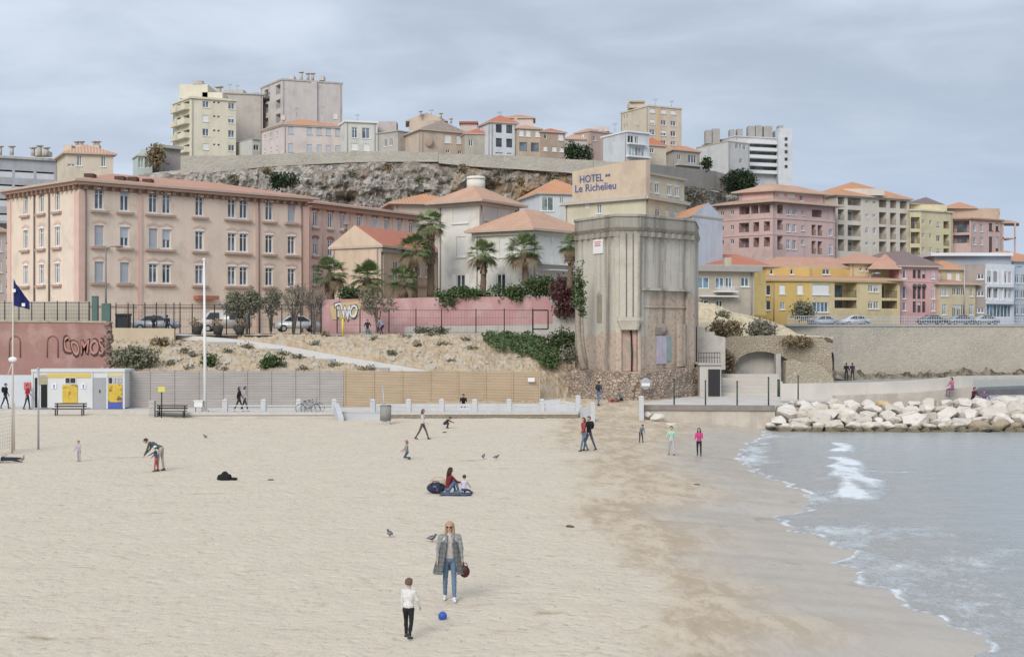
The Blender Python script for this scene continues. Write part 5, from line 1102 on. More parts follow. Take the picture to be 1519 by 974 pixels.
b.grid(0,[(828,836)],[(199,208)],830,'s',sm=WHITE); b.grid(0,[(807,811)],[(199,206)],808,'w',tr=0,gm=GLD,sill=0); b.grid(0,[(806,812),(819,826),(830,837)],[(217,224)],810,'s',sm=WHITE); b.finish(); b.roof(.8,.3,TILE_R,.6)
b=HB('pink_back_house','pink house with a clutter of roof boxes behind the hedge','house',[(852,292),(876,288),(908,292)],250,195,stucco('hill_rose',(.53,.40,.35),.1)); b.grid(0,[(862,866)],[(199,206)],864,'s',sm=WHITE); b.grid(1,[(880,884)],[(202,209)],882,'w',tr=0,gm=GLD); b.finish(); b.roof(.8,.2,TILE_P,.6)
for x0,x1,y0 in ((878,884,189),(887,893,187),(895,904,188)): b.block('chimney',x0,x1,y0,195,291,PH,1.2)
b=HB('low_white_house','low whitish house with orange roof between brown house and hedge','house',[(838.5,284),(870,285)],250,207,stucco('hill_offwhite',(.55,.5,.46)),back=8); b.grid(0,[(866,869)],[(205,210)],867,'w',tr=0); b.finish(); b.roof(1.2,.3,TILE_V,.8)
b=HB('white_modern_house','white modern house with stacked glazed balconies above the hotel','house',[(893,259),(930,251),(963,254)],262,196,stucco('hill_white2',(.60,.62,.65),.08))
b.grid(1,[(931,940),(942,947)],[(201,212)],935,'w',tr=0,gm=GLD); b.grid(1,[(933,956)],[(217,231)],935,'W',sm=WHITE,gm=glass('pale_glass',(.3,.34,.36))); b.finish(); b.flat(WHITE,.3,.25)
bm=NB(); a,t,L=b.fr(1); obox(bm,a,t,-.3,L*.95,.003,.9,Z(234,252),Z(231.5,252)); obox(bm,a,t,0,L*.8,.003,.7,Z(215,252),Z(213,252)); mk('balcony_slab',bm,WHITE,b.root)
CT=stucco('hill_cream',(.60,.525,.42),.1)
AER.append((b,[(912,183,196),(944,186,196)],256))
b=HB('cream_tower','cream apartment tower with a stepped top and two window columns on the skyline','building',[(921,300),(962,290),(1011,294)],240,158,CT)
b.grid(1,[967.5,984,998.5],[(161,167),(177,184.5),(192,200),(207,213)],967,lambda r,c:'s' if r==0 else 'w',1.3,tr=0,sm=WHITE); b.grid(0,[925.5,929.5],[(170,176),(184,190)],927,'w',.5,tr=0,sill=0,gm=GLD); b.finish(); b.flat(CT,.3,.15); b.block('roof_storey',933,956,151,160,296,CT,5); b.block('roof_cap',934,957,149.5,151.5,295.5,mat('tan_cap',(.45,.36,.22)),6); b.strip(1,977,.9,b.zb+1,b.zt,.1,mat('cream_strip',(.6,.45,.28)))
AER.append((b,[(972,147,158),(996,150,158)],294))
b=HB('small_red_roof_house','small house with red tiles squeezed between white modern house and cream tower','house',[(957,262),(988,264)],262,216,CT,back=8); b.grid(0,[(964,970)],[(220,227)],966,'w',tr=0,gm=GLD); b.finish(); b.roof(1.6,.3,TILE_R,.6)
b=HB('tan_bungalow','grey and tan bungalow with orange roof and wide dark window beside a round bush','house',[(987,292),(1000,286),(1038,290)],270,223,stucco('hill_greytan',(.43,.40,.36),.15)); b.grid(1,[(1005,1010)],[(229,237)],1008,'w',tr=0,gm=GLD,sill=0); b.grid(1,[(1021,1033)],[(230,242)],1025,'W',gm=GL,sill=0); b.finish(); b.roof(1.3,.4,TILE_O,.8)
bm=NB(); a,t,L=b.fr(1); obox(bm,a,t,.2,L,.003,1.2,Z(246,287),Z(244,287)); mk('terrace_slab',bm,CONC,b.root)
WG=stucco('hill_palegrey',(.56,.56,.555),.1)
b=HB('white_gable_house','plain white house with a high blank wall at the top of the slope','house',[(1033,334),(1080,322),(1112,327)],290,210,WG); b.grid(1,[(1091,1095),(1097,1100),(1102,1106)],[(213,221)],1095,'w',tr=0,gm=GLD,sill=0); b.grid(1,[(1097,1101)],[(235,242)],1097,'w',tr=0,gm=GLD,sill=0); b.finish(); b.roof(.7,.1,mat('pale_roof',(.5,.48,.46)),.5)
b=HB('long_white_apartment_block','long white apartment block with horizontal balcony bands and grey roof boxes','building',[(1042,350),(1090,334),(1155,338)],285,203,stucco('hill_white3',(.60,.615,.64),.08))
b.grid(1,[(1110,1154)],[(203.5,207.5),(214,218.5),(225,229.5),(236,241),(247,252)],1120,'W',gm=GL,sill=0,fm=GLD); b.finish(); b.flat(WG,.3,.2)
bm=NB(); a,t,L=b.fr(1)
for y in (209,219.5,230.5,242,253): obox(bm,a,t,b.u(1,1108),L,.003,1.3,Z(y+5,336),Z(y,336))
mk('balcony',bm,WHITE,b.root); b.block('stair_tower',1154.5,1175,190,285,335,stucco('hill_white3',(.6,.615,.64)),8)
GX=mat('roof_box_grey',(.36,.34,.32),.9,.15)
for x0,x1,y0 in ((1047,1056,193),(1057,1068,191),(1083,1090,192),(1094,1102,191),(1110,1120,187),(1121,1131,186),(1133,1146,187),(1155,1162,186)): b.block('roof_box',x0,x1,y0,213,339,GX,3)
bm=NB(); 
for y in (204,213,223,234,245): box(bm,X(1164,334.9),X(1168,334.9),334.8,334.98,Z(y+4,335),Z(y,335))
mk('stair_window',bm,GLD,b.root)
# --- far left
b=HB('balcony_slab_block','long grey apartment slab with white balcony bands, cut by the photo edge','building',[(-60,232),(84,240)],470,231,stucco('grey_slab',(.42,.43,.46),.1),back=12)
rr=[(234,243)]+[(252+21.5*k,263+21.5*k) for k in range(9)]
b.grid(0,[(-45,-8),(-5,18),(22,50),(54,80)],rr,10,'l',deep=1.6,rm=mat('balcony_white',(.6,.61,.63),.8),solid=1,gm=GL); b.finish(); b.flat(CONC,.4,.5)
b.pipes([(0,217,230),(17.5,217,230),(49,219,231),(59,216,231),(69,219,231)],238,.35,GB,'roof_vent'); b.block('roof_box',48,72,224,231,240,CT,2)
b=HB('cream_penthouse_block','cream block with a low tiled roof and chimneys rising behind the long building','building',[(84,212),(98,204),(168,206)],330,228,CT)
b.grid(1,[(114,121),(150,156.5)],[(230,246)],117,'w',tr=0,gm=GL); b.grid(1,[(100,111)],[(243,247)],105,'w',tr=0,sill=0); b.finish(); b.roof(1.6,.5,TILE_V,1)
for x0,x1 in ((112,123),(139,147)): b.block('chimney_stack',x0,x1,215,224,208,CT,1); b.pipes([(x0+2,210,216),(x1-2,210,216)],208.5,.28,GB)
b.block('roof_box',94,106,215,228,207,CT,2)
b=HB('pale_side_house','pale pink house strip at the left edge behind the long building','house',[(-30,172),(9,174)],480,343,stucco('edge_pink',(.55,.46,.42)),back=9); b.grid(0,[5,-5,-15],[(353,373),(387,404),(418,432)],4,'w',1.2,gm=GL); b.finish(); b.roof(.8,.5,TILE_P,.8)
b=HB('grey_block_house','grey windowless block with a small dark opening at the cliff edge','house',[(243,246),(268,248)],290,220,stucco('block_grey',(.36,.33,.31),.2),back=8); b.grid(0,[(247,252)],[(242,245)],249,'w',tr=0,sill=0,gm=GLD,fw=.04); b.finish(); b.flat(CONC,.5,.5)
b=HB('glass_veranda','glazed greenhouse-like veranda with pale frames beside a dry shrub','veranda',[(204,244),(226,245)],262,232,mat('veranda_frame',(.5,.55,.53),.7),back=5); b.grid(0,[(205,213),(215,225)],[(234,249)],210,'W',gm=glass('green_glass',(.22,.28,.28)),sill=0); b.finish(); b.roof(1.2,.2,mat('veranda_roof',(.42,.46,.43)),.6)
for b_,its,dd in AER: b_.aerial(its,dd)
bush('shrub','dry brownish shrub between the glazed veranda and the grey block','shrub',230,250,243,22,38,'dry',900,.28)
# retaining walls along the cliff edge
RW=stone('retaining_stone',(.52,.485,.42),(.43,.40,.345),(.46,.43,.375),1.3,.4)
def rwall(label,pts,k):
    bm=NB(); Q_=[(P(px,y0,DC(px)-k),P(px,y1+4,DC(px)-k)) for px,y0,y1 in pts]
    for (a,a2),(b_,b2) in zip(Q_,Q_[1:]):
        w=Vector((0,1.2,0)); hexa(bm,[a2,b2,b2+w,a2+w],[a,b_,b_+w,a+w])
    bmesh.ops.remove_doubles(bm,verts=bm.verts,dist=.001)
    tag(mk('retaining_wall',bm,RW,origin=Q_[0][1]),label,'wall')
rwall('long pale stone retaining wall along the cliff top below the yellow tower',[(268,231,256),(300,231,254),(330,231,250),(400,229,243),(460,226,240),(520,225,237),(580,224,236),(650,226,236)],.8)
rwall('rougher lower retaining wall below the tan and blue-white houses',[(650.5,229,238),(700,229,243),(768,231,247),(840,236,252),(880,238,258)],1.4)
rwall('pale retaining wall stepping down behind the hotel to the big bush',[(880.5,238,260),(960,243,266),(1010,248,272),(1062,254,278),(1110,268,290)],2.0)
bush('hedge','clipped dark hedge in front of the pink back house on the cliff top','hedge',858,237,247,42,26,'dark',1800,.22,depth=1.2,stems=False)
bush('round_bush','small round dark bush beside the tan bungalow','bush',1047,250,290,17,17,'dark',800,.22)
bush('large_bush','large dark evergreen bush on the slope behind the pink apartment block','bush',1095,287,302,56,38,'dark',4200,.26)
bush('cypress_clump','dark cypress clump peeping over the roof of the long building','tree',421,277,200,40,20,'dark',1400,.22)
for px,py,w,h in ((345,266,16,8),(398,258,12,7),(520,262,14,9),(575,252,12,8),(622,270,14,9),(684,256,12,10),(735,262,14,9),(770,275,10,14),(822,268,14,8)):
    bush('cliff_scrub','low scrub clinging to the rock face of the cliff','shrub',px,py,219,w,h,R.choice(['olive','dry','dark']),260,.2,stems=False,group='scrub on the cliff',blobs=2)
bush('scrub','low dark scrub on the rock below the tan bungalow','shrub',1035,300,268,50,20,'grey',1200,.24,stems=False)
# ------------------------------------------------------------------ ruined tower
def ruinmat():
    m,t,b=newmat('ruin_plaster'); ob=t.a('ShaderNodeTexCoord').outputs['Object']; sx=t.a('ShaderNodeSeparateXYZ',{0:ob})
    pl=t.mix(t.noise(ob,.9,7,.62),(.45,.42,.36),(.61,.565,.48))
    s1=t.ramp(t.noise(t.map(ob,(1.3,1.3,.05)),.8,6,.6),.48,.68); pl=t.mix(t.math('MULTIPLY',s1,.52),pl,(.15,.135,.115))
    s2=t.ramp(t.noise(t.map(ob,(2.6,2.6,.16),(5,0,0)),1.1,5,.6),.56,.72); pl=t.mix(t.math('MULTIPLY',s2,.36),pl,(.13,.115,.1))
    pl=t.mix(t.math('MULTIPLY',t.ramp(t.noise(ob,.55,6,.7),.55,.7),.4),pl,(.42,.36,.27))
    br=t.mix(t.noise(ob,1.8,8,.72),(.42,.32,.25),(.62,.51,.41))
    br=t.mix(t.math('MULTIPLY',t.ramp(t.noise(ob,3.5,5,.7),.5,.68),.6),br,(.15,.10,.08)); br=t.mix(t.math('MULTIPLY',t.ramp(t.noise(ob,.8,5,.6),.5,.68),.6),br,(.44,.40,.335))
    br=t.mix(t.math('MULTIPLY',s1,.35),br,(.17,.14,.12))
    zz=t.math('ADD',sx.outputs[2],t.math('MULTIPLY_ADD',t.noise(ob,.45,7,.62),2.8,-1.4))
    rt_=t.ramp(sx.outputs[0],.9,1.2); f=t.ramp(t.math('SUBTRACT',zz,t.math('MULTIPLY',rt_,3.1)),6.15,5.75); c=t.mix(f,pl,br)
    gx=t.a('ShaderNodeNewGeometry').outputs['Position']; wx=t.math('ADD',t.a('ShaderNodeSeparateXYZ',{0:gx}).outputs[0],t.math('MULTIPLY_ADD',t.noise(t.map(ob,(.2,.2,.5)),1.0,4),.5,-.25))
    sm_=0.0
    for x_,w_ in ((7.55,.28),(10.05,.3),(14.1,.4),(5.2,.22),(12.2,.25)):
        g_=t.ramp(t.math('ABSOLUTE',t.math('SUBTRACT',wx,x_)),w_,.04); sm_=t.math('MAXIMUM',sm_,g_)
    c=t.mix(t.math('MULTIPLY',sm_,t.math('MULTIPLY',t.ramp(t.noise(t.map(ob,(3,3,.12)),1.2,6,.6),.3,.6),.62)),c,(.13,.115,.1))
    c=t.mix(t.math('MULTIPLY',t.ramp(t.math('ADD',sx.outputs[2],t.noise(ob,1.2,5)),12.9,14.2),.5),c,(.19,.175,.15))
    t.l.new(c,b.inputs['Base Color']); b.inputs['Roughness'].default_value=.95; b.inputs['Specular IOR Level'].default_value=.1
    bn=t.a('ShaderNodeBump',{'Strength':.55,'Distance':.12,'Height':t.noise(ob,4,8,.65)}); t.l.new(bn.outputs[0],b.inputs['Normal'])
    return m
RU=ruinmat(); RUB=stone('ruin_rubble',(.58,.475,.385),(.40,.30,.24),(.25,.2,.16),2.8,.8,(1,1,1.5))
BRK=stone('ruin_brick',(.36,.26,.2),(.27,.19,.15),(.36,.31,.26),4.5,.5,(1,1,2))
RT=Bld('ruined_tower','ruined grey octagonal tower with stained plaster and exposed brick at the back of the beach','tower',[(853,117.5),(914,111.6),(951,111.8),(1030,117.0)],.0,Z(339,111.7),RU,rv=.3)
RT.B=[Vector((X(1036,126),126)),Vector((X(868,127),127))]; RT.poly=RT.P+RT.B
RT.holes[2].append((RT.u(2,955),RT.u(2,1020),3.1,Z(431,113),'o',{'deep':.32})); RT.holes[1].append((RT.u(1,922),RT.u(1,946),2.9,Z(488,111.7),'o',{'deep':.3}))
RT.finish()
z1=RT.zt; c_=sum(RT.poly,Vector((0,0)))/len(RT.poly)
def ringband(pl,z0,z1,o0,o1,name,m,parent):
    bm=NB(); e=lambda o:[p+(p-c_).normalized()*o for p in pl]; A_,B_=e(o0),e(o1)
    for s_,(pa,pb,za,zb) in enumerate(((A_,B_,z0,z1),)): hexa(bm,[(p.x,p.y,za) for p in pa],[(p.x,p.y,zb) for p in pb])
    return mk(name,bm,m,parent)
ringband(RT.poly,z1-.2,z1+.1,.05,.32,'cornice',RU,RT.root); ringband(RT.poly,z1+.105,z1+.95,.05,.03,'parapet',RU,RT.root); ringband(RT.poly,z1+.955,z1+1.15,.14,.08,'coping',RU,RT.root)
RT.dentils(z1-.6,z1-.22,.85,.26,.26,RU,fs=[0,1,2])
bm=NB(); a,t,L=RT.fr(1)
obox(bm,a,t,.25,L-.12,.003,.34,Z(474,111.5),z1-.37); obox(bm,a,t,.05,L+.05,.004,.5,Z(476,111.5),Z(470,111.5)); mk('turret',bm,RU,RT.root)
bm=NB(); n=Vector((t.y,-t.x)); q=lambda u,v:a+t*u+n*v
hexa(bm,[(*q(.35,.3),Z(489,111.5)),(*q(L-.3,.3),Z(489,111.5)),(*q(L-.3,.01),Z(489,111.5)),(*q(.35,.01),Z(489,111.5))],[(*q(.1,.47),Z(476,111.5)),(*q(L-.05,.47),Z(476,111.5)),(*q(L-.05,.01),Z(476,111.5)),(*q(.1,.01),Z(476,111.5))]); mk('turret_corbel',bm,RU,RT.root)
for u in (.75,1.28): 
    bm=NB(); p=a+t*u+n*.37; tube(bm,[(p.x,p.y,7.2),(p.x,p.y,z1-.4)],.035,6); mk('downpipe',bm,mat('pipe_rust',(.12,.1,.085),.8),RT.root)
bm=NB(); obox(bm,a,t,RT.u(1,923),RT.u(1,945),-.29,-.22,2.95,6.4); mk('niche_board',bm,mat('niche_pink',(.50,.34,.28),.9,.3,1.5,.3,col2=(.36,.31,.25),sc2=.9),RT.root)
bm=NB(); p=a+t*1.25-n*.12; tube(bm,[(p.x,p.y,2.6),(p.x+.03,p.y,4.4),(p.x-.05,p.y,6.4)],.07,6); mk('niche_pipe',bm,DARK,RT.root)
a,t,L=RT.fr(2)
bm=NB(); obox(bm,a,t,RT.u(2,955.5),RT.u(2,1019.5),-.31,-.22,3.12,Z(431.5,113)); mk('brick_panel',bm,RU,RT.root)
bm=NB(); obox(bm,a,t,RT.u(2,952),RT.u(2,1023),.003,.2,Z(431,113),Z(427,113)); mk('ledge',bm,RU,RT.root)
bm=NB(); obox(bm,a,t,RT.u(2,955.6),RT.u(2,1019.4),-.215,-.1,Z(456,113),Z(453,113)); mk('ledge',bm,RU,RT.root)
bm=NB(); obox(bm,a,t,RT.u(2,977),RT.u(2,991),-.215,-.14,Z(540,113),Z(498,113)); mk('door',bm,mat('lilac_door',(.46,.42,.50),.8,.2,1.5,.2,streak=.3),RT.root)
bm=NB(); obox(bm,a,t,RT.u(2,991.3),RT.u(2,998),-.215,-.15,Z(536,113),Z(501,113)); mk('door_board',bm,mat('teal_board',(.25,.34,.33),.8,.2),RT.root)
bm=NB(); obox(bm,a,t,RT.u(2,975),RT.u(2,992),-.214,-.12,Z(496,113),Z(486,113)); p=a+t*RT.u(2,983)-Vector((0,-.15)); ball(bm,(p.x,p.y+.05,Z(487,113)),.42,10,sc=(1,.35,1)); mk('blocked_niche',bm,mat('niche_grey',(.27,.23,.2),.95,.2),RT.root)
bm=NB(); obox(bm,a,t,RT.u(2,1008),RT.u(2,1019),-.21,-.05,3.2,Z(480,113)); mk('buttress',bm,RU,RT.root)
a,t,L=RT.fr(0)
bm=NB(); obox(bm,a,t,RT.u(0,886),RT.u(0,893),.004,.05,Z(478,112.6),Z(436,112.6)); ball(bm,(*(a+t*RT.u(0,889.5)-Vector((0,.02))),Z(436,112.6)),.21,10,sc=(1,.2,1.3)); mk('blocked_niche',bm,mat('niche_grey2',(.30,.265,.22),.95,.25),RT.root)
bm=NB(); obox(bm,a,t,RT.u(0,881),RT.u(0,895),.02,.09,Z(374.5,112.4),Z(353,112.4)); sg=tag(mk('wall_sign',bm,WHITE,origin=(X(888,112),112.3,Z(374,112.4))),'white sign board with red writing high on the ruined tower','sign')
bm=NB()
for y,x0,x1 in ((356.5,883,893),(359.5,884,892),(362,883.5,892.5)): obox(bm,a,t,RT.u(0,x0),RT.u(0,x1),.092,.1,Z(y+1.4,112.4),Z(y,112.4))
mk('lettering',bm,plain('sign_red',(.55,.14,.14)),sg)
# rubble base
bm=NB(); top_=[];bot=[]
pb=[(834,115.5),(868,113.2),(914,110.3),(952,110.5),(1000,113.2),(1037,116.2)]
for i in range(90):
    k=i/89*5; j=min(4,int(k)); f=k-j; px=pb[j][0]*(1-f)+pb[j+1][0]*f; d=pb[j][1]*(1-f)+pb[j+1][1]*f
    top_.append((px,d,Z(ip(px,[(832,566),(850,548),(905,552),(950,556),(1000,548),(1039,546)]),d)+.25*nz(px*.09,2,2,1,3)))
V=[]
for v in range(10):
    r=[]
    for px,d,zt_ in top_:
        z=.3+(zt_-.3)*v/9; nn=.28*nz(px*.1,z*1.3,3,1,4); r.append(bm.verts.new((X(px,d),d+nn-.0+.25*v/9,z)))
    V.append(r)
V.append([bm.verts.new((X(px,d+2.5),d+2.5,zt_+.1)) for px,d,zt_ in top_])
for A_,B_ in zip(V,V[1:]):
    for i in range(89): bm.faces.new((A_[i],A_[i+1],B_[i+1],B_[i]))
mk('rubble_base',bm,RUB,RT.root)
sgn=thing('oval_sign','small pale oval notice fixed low on the rubble base of the tower','sign',(X(958,110.3),110.1,Z(579,110.2)))
bm=NB(); ball(bm,(X(958,110),110.1,Z(569,110.1)),.42,14,sc=(1,.12,1.1)); mk('disc',bm,mat('notice_grey',(.36,.38,.4),.6),sgn)
bm=NB(); box(bm,X(952,110),X(964,110),109.98,110.03,Z(572.5,110),Z(568,110)); mk('label_strip',bm,WHITE,sgn)
# ------------------------------------------------------------------ walls of the site
PKW=mat('pink_wall_paint',(.49,.285,.28),.9,.1,.5,.2,6,streak=.35,col2=(.55,.37,.36),sc2=.45,th=(.46,.66),scol=(.36,.19,.19))
def wallstrip(name,label,pts,d,m,th=.5,cat='wall',cap=None,dz=0):
    bm=NB(); Q_=[]
    for q in pts:
        px,y0,y1=q[:3]; dd=q[3] if len(q)>3 else d; Q_.append((P(px,y0,dd),P(px,y1,dd)))
    for (a,a2),(b,b2) in zip(Q_,Q_[1:]):
        w=Vector((0,th,0)); hexa(bm,[a2,b2,b2+w,a2+w],[a,b,b+w,a+w])
    bmesh.ops.remove_doubles(bm,verts=bm.verts,dist=.001)
    o=tag(mk(name,bm,m,origin=Q_[0][1]),label,cat)
    if cap:
        for (a,a2),(b,b2) in zip(Q_[:1],Q_[-1:]):
            c=NB(); w=Vector((0,th+.16,0)); k=Vector((0,-.08,.004)); u=Vector((0,0,.16)); hexa(c,[a+k,b+k,b+k+w,a+k+w],[a+k+u,b+k+u,b+k+w+u,a+k+w+u]); mk('coping',c,cap,o)
    return o
PW=wallstrip('pink_wall','long pink garden wall with graffiti under the villa and the palms',[(478,444,495),(560,443,495),(640,441,495),(720,440,495),(812,440,495),(822,455,495),(832,487,495)],133,PKW)
def flatframe(px,d): return Vector((X(px,d),d)),Vector((1,0)),Vector((0,-1))
a,t,n=flatframe(490,132.96)
GRY=plain('graffiti_yellow',(.56,.42,.22)); 
bm=NB(); pts=[(489,455),(500,450),(516,448),(531,446),(535.5,452),(533,466),(524,473),(505,473),(493,474)]
f=[bm.verts.new(P(x,y,132.95)) for x,y in pts]; fc=bm.faces.new(f); r=bmesh.ops.extrude_face_region(bm,geom=[fc]); 
for v in [g for g in r['geom'] if isinstance(g,bmesh.types.BMVert)]: v.co.y-=.012
mk('graffiti_patch',bm,GRY,PW)
text('TWO',495,473,532,a,t,n*.6,plain('graffiti_black',(.06,.06,.07)),PW,.06,22,'graffiti'); text('TWO',496.5,471.5,530.5,a,t,n*1.1,plain('graffiti_white',(.66,.68,.71)),PW,.03,20,'graffiti')
wallstrip('wall_footing','pale concrete footing along the base of the pink wall',[(600,484,497),(700,483,496),(832,480,496)],131.5,CONC,.8)
wallstrip('end_wall','grey weathered wall end between the pink wall and the tower',[(820,470,500),(835,450,500),(856,446,500)],131.8,CONC,.6)
BW=mat('red_wall_paint',(.35,.20,.175),.92,.12,.7,.25,7,streak=.3,col2=(.41,.265,.235),sc2=.45)
RWL=wallstrip('red_wall','dark red wall with blind arches and bubble graffiti behind the beach cabin',[(-40,477,610),(60,477,610),(158,479,610)],112,BW,1.0,cap=mat('wall_cap_pale',(.40,.36,.28),.95,.25,2,.4,col2=(.2,.21,.12),sc2=.9))
bm=NB(); 
for i in range(60):
    g_=bmesh.ops.create_icosphere(bm,subdivisions=1,radius=R.uniform(.14,.34),matrix=Matrix.Translation(P(160+R.uniform(-2.5,3.5)+(2 if i%7==0 else 0),480+i*1.25,112+R.uniform(0,.5))))
    for v in g_['verts']: v.co+=Vector((R.gauss(0,.05),R.gauss(0,.05),R.gauss(0,.05)))
mk('rubble_end',bm,stone('red_rubble',(.36,.24,.2),(.24,.15,.12),(.3,.24,.2),3,.6),RWL)
for px in (22,78):
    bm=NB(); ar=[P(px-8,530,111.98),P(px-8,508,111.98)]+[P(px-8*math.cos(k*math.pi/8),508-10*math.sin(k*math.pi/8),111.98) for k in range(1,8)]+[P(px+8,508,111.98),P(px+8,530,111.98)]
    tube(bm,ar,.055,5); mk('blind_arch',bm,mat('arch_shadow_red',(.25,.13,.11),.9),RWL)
a,t,n=flatframe(92,111.97)
text('COMOS',93,526,157,a,t,n*.5,plain('graffiti_black2',(.06,.035,.03)),RWL,.045,24,'graffiti'); text('COMOS',95.5,524,154.5,a,t,n*1.0,mat('graffiti_rose',(.47,.24,.2),.9,.2),RWL,.012,21,'graffiti')
wallstrip('tan_wall','plain tan retaining wall right of the red wall under the terrace fence',[(163,486,520),(258,487,518)],121.5,mat('tan_wall_paint',(.54,.45,.33),.9,.1,.6,.2,6,streak=.2),.6)
wallstrip('yard_wall','pale low wall under the terrace fence in front of the long building',[(-30,447,480),(132,447,480)],127,mat('yard_wall_paint',(.47,.42,.35),.9,.1,.6,.2),.4)
# cladding hoarding beside the cabin
wallstrip('white_hoarding','pale bluish hoarding between the photo edge and the beach cabin',[(-20,556,606),(48,556,606)],106.5,mat('hoarding_white',(.55,.58,.61),.7,.06),.12)
bm=NB(); box(bm,X(35,106.3),X(45,106.3),106.36,106.45,Z(578,106.3),Z(567,106.3)); tag(mk('red_notice',bm,plain('notice_red',(.55,.12,.13)),origin=(X(40,106.3),106.4,Z(578,106.3))),'small red and white notice on the pale hoarding','sign')
# ------------------------------------------------------------------ timber fence
TG=stripes('timber_grey',(.45,.415,.39),(.2,.18,.17),2.6); TT=stripes('timber_tan',(.54,.42,.29),(.25,.18,.12),2.6)
def tfence(label,p0,p1,m,np_,name='timber_fence'):
    (x0,d0,b0,t0),(x1,d1,b1,t1)=p0,p1; a,b=Vector((X(x0,d0),d0)),Vector((X(x1,d1),d1)); root=thing(name,label,'fence',(a.x,a.y,.5)); t=(b-a).normalized(); L=(b-a).length
    bm=NB(); w=Vector((0,.12,0)); hexa(bm,[P(x0,b0,d0),P(x1,b1,d1),P(x1,b1,d1)+w,P(x0,b0,d0)+w],[P(x0,t0,d0),P(x1,t1,d1),P(x1,t1,d1)+w,P(x0,t0,d0)+w]); mk('plank_panel',bm,m,root)
    for j in range(np_+1):
        bm=NB(); u=j*(L-.12)/np_; za=Z(b0+(b1-b0)*j/np_,d0+(d1-d0)*j/np_); zb=Z(t0+(t1-t0)*j/np_,d0+(d1-d0)*j/np_); obox(bm,a,t,u,u+.12,.004,.06,za,zb+.06); mk('post',bm,m,root)
tfence('long weathered grey plank fence between the beach cabin and the tan fence',(184,104.0,606.5,550.5),(509.5,105.2,603,550),TG,9)
tfence('newer tan plank fence below the rocky slope, joined to the grey fence',(510,105.2,603,550),(801,109.5,597,550.5),TT,7)
bm=NB(); box(bm,X(783,109),X(793,109),108.98,109.08,Z(566,109),Z(560,109)); tag(mk('fence_notice',bm,WHITE,origin=(X(788,109),109,Z(566,109))),'small white notice on the end of the tan plank fence','sign')
# pavement ramp behind the balustrade, up to the tower
bm=NB(); hexa(bm,[P(796,612,103),P(858,613,101.5),P(874,600,112),P(804,594,114)],[P(796,605.5,103),P(858,607,101.5),P(874,594,112),P(804,587,114)]); struct('ramp_pavement',bm,mat('pale_concrete',(.62,.60,.57)))
# ------------------------------------------------------------------ beach cabin
CW=mat('cabin_white',(.60,.61,.61),.6,.05); CY_=plain('cabin_yellow',(.62,.46,.10)); D_=102.5
cb=thing('beach_cabin','white and yellow container cabin with grey doors and posters on the promenade','cabin',(X(115,D_),D_+1.2,PZ))
def cbx(name,x0,x1,y0,y1,m,d0=-.05,d1=-.005,par=None):
    bm=NB(); box(bm,X(x0,D_),X(x1,D_),D_+d0,D_+d1,Z(y1,D_),Z(y0,D_)); return mk(name,bm,m,par or cb)
cbx('body',48,184,549,605,CW,0,2.5); cbx('roof_frame',46.5,185.5,547.5,551.5,CW,-.08,2.6)
for x in (47,135.5,158,183): cbx('frame_post',x,x+2.3,552,606,CW,-.07,-.004)
cbx('fascia_band',70,135,554,559.5,CY_); cbx('yellow_panel',160.5,182.5,552,558,mat('pale_yellow',(.6,.52,.3),.6),-.04)
cbx('doorway',52,58,560,604,DARK); cbx('doorway',61,70,566,604,DARK); cbx('doorway_sign',57.5,70,556,570,mat('camo_sign',(.35,.33,.22),.7,.4,6,0,col2=(.5,.28,.2),sc2=5),-.06)
dr=cbx('door',138,157.2,560,606,mat('door_grey',(.33,.34,.35),.5,.05),-.03); cbx('handle',147.5,149,578,582,BLACK,-.08,-.03,dr)
for x0,x1 in ((97.5,103.5),(105,112)): w=cbx('window',x0-1,x1+1,559.5,568.5,WHITE,-.05); cbx('pane',x0,x1,560.3,567.7,GLD,-.07,-.051,w)
POS=mat('poster_yellow',(.60,.42,.06),.6,.2,2,0,col2=(.16,.10,.07),sc2=2.2,th=(.52,.6)); 
cbx('poster',93,115,570.5,597,POS,-.06); cbx('poster',160.5,181.5,569.5,596,POS,-.06); cbx('poster_base',160.5,181.5,596.2,605.5,plain('poster_blue',(.07,.10,.36)),-.06)
for x0,x1 in ((162,166),(168,171.5),(173,176.5),(178,181)): cbx('poster_lettering',x0,x1,560,568,BLACK if x0==162 else GALV,-.06)
for x in (80.5,124): s_=cbx('pictogram',x-3.5,x+3.5,568.5,576,WHITE,-.06); cbx('figure',x-1,x+1,570,575,plain('sign_blue',(.08,.22,.5)),-.075,-.061,s_)
# ------------------------------------------------------------------ promenade furniture
BWOOD=mat('bench_wood',(.12,.085,.065),.7,.2,4)
def bench(label,px,py,d,w):
    o=P(px,py,d); r=thing('park_bench',label,'bench',o); h=w/2; x,y,z=o
    bm=NB(); box(bm,x-h,x+h,y-.25,y-.09,z+.42,z+.47); box(bm,x-h,x+h,y-.07,y+.09,z+.42,z+.47); box(bm,x-h,x+h,y+.11,y+.25,z+.42,z+.47); mk('seat',bm,BWOOD,r)
    bm=NB(); box(bm,x-h,x+h,y+.27,y+.31,z+.56,z+.68); box(bm,x-h,x+h,y+.29,y+.33,z+.74,z+.84); mk('backrest',bm,BWOOD,r)
    for sx in (-h*.82,h*.82): bm=NB(); box(bm,x+sx-.035,x+sx+.035,y-.22,y-.15,z,z+.419); box(bm,x+sx-.035,x+sx+.035,y+.2,y+.27,z,z+.8); mk('leg',bm,BLACK,r)
bench('dark wooden bench on the sand edge in front of the beach cabin',103,616,ground(103,616,95).y,2.2)
bench('dark wooden bench beside the tall white mast and yellow sign',254,619,97.0,2.1)
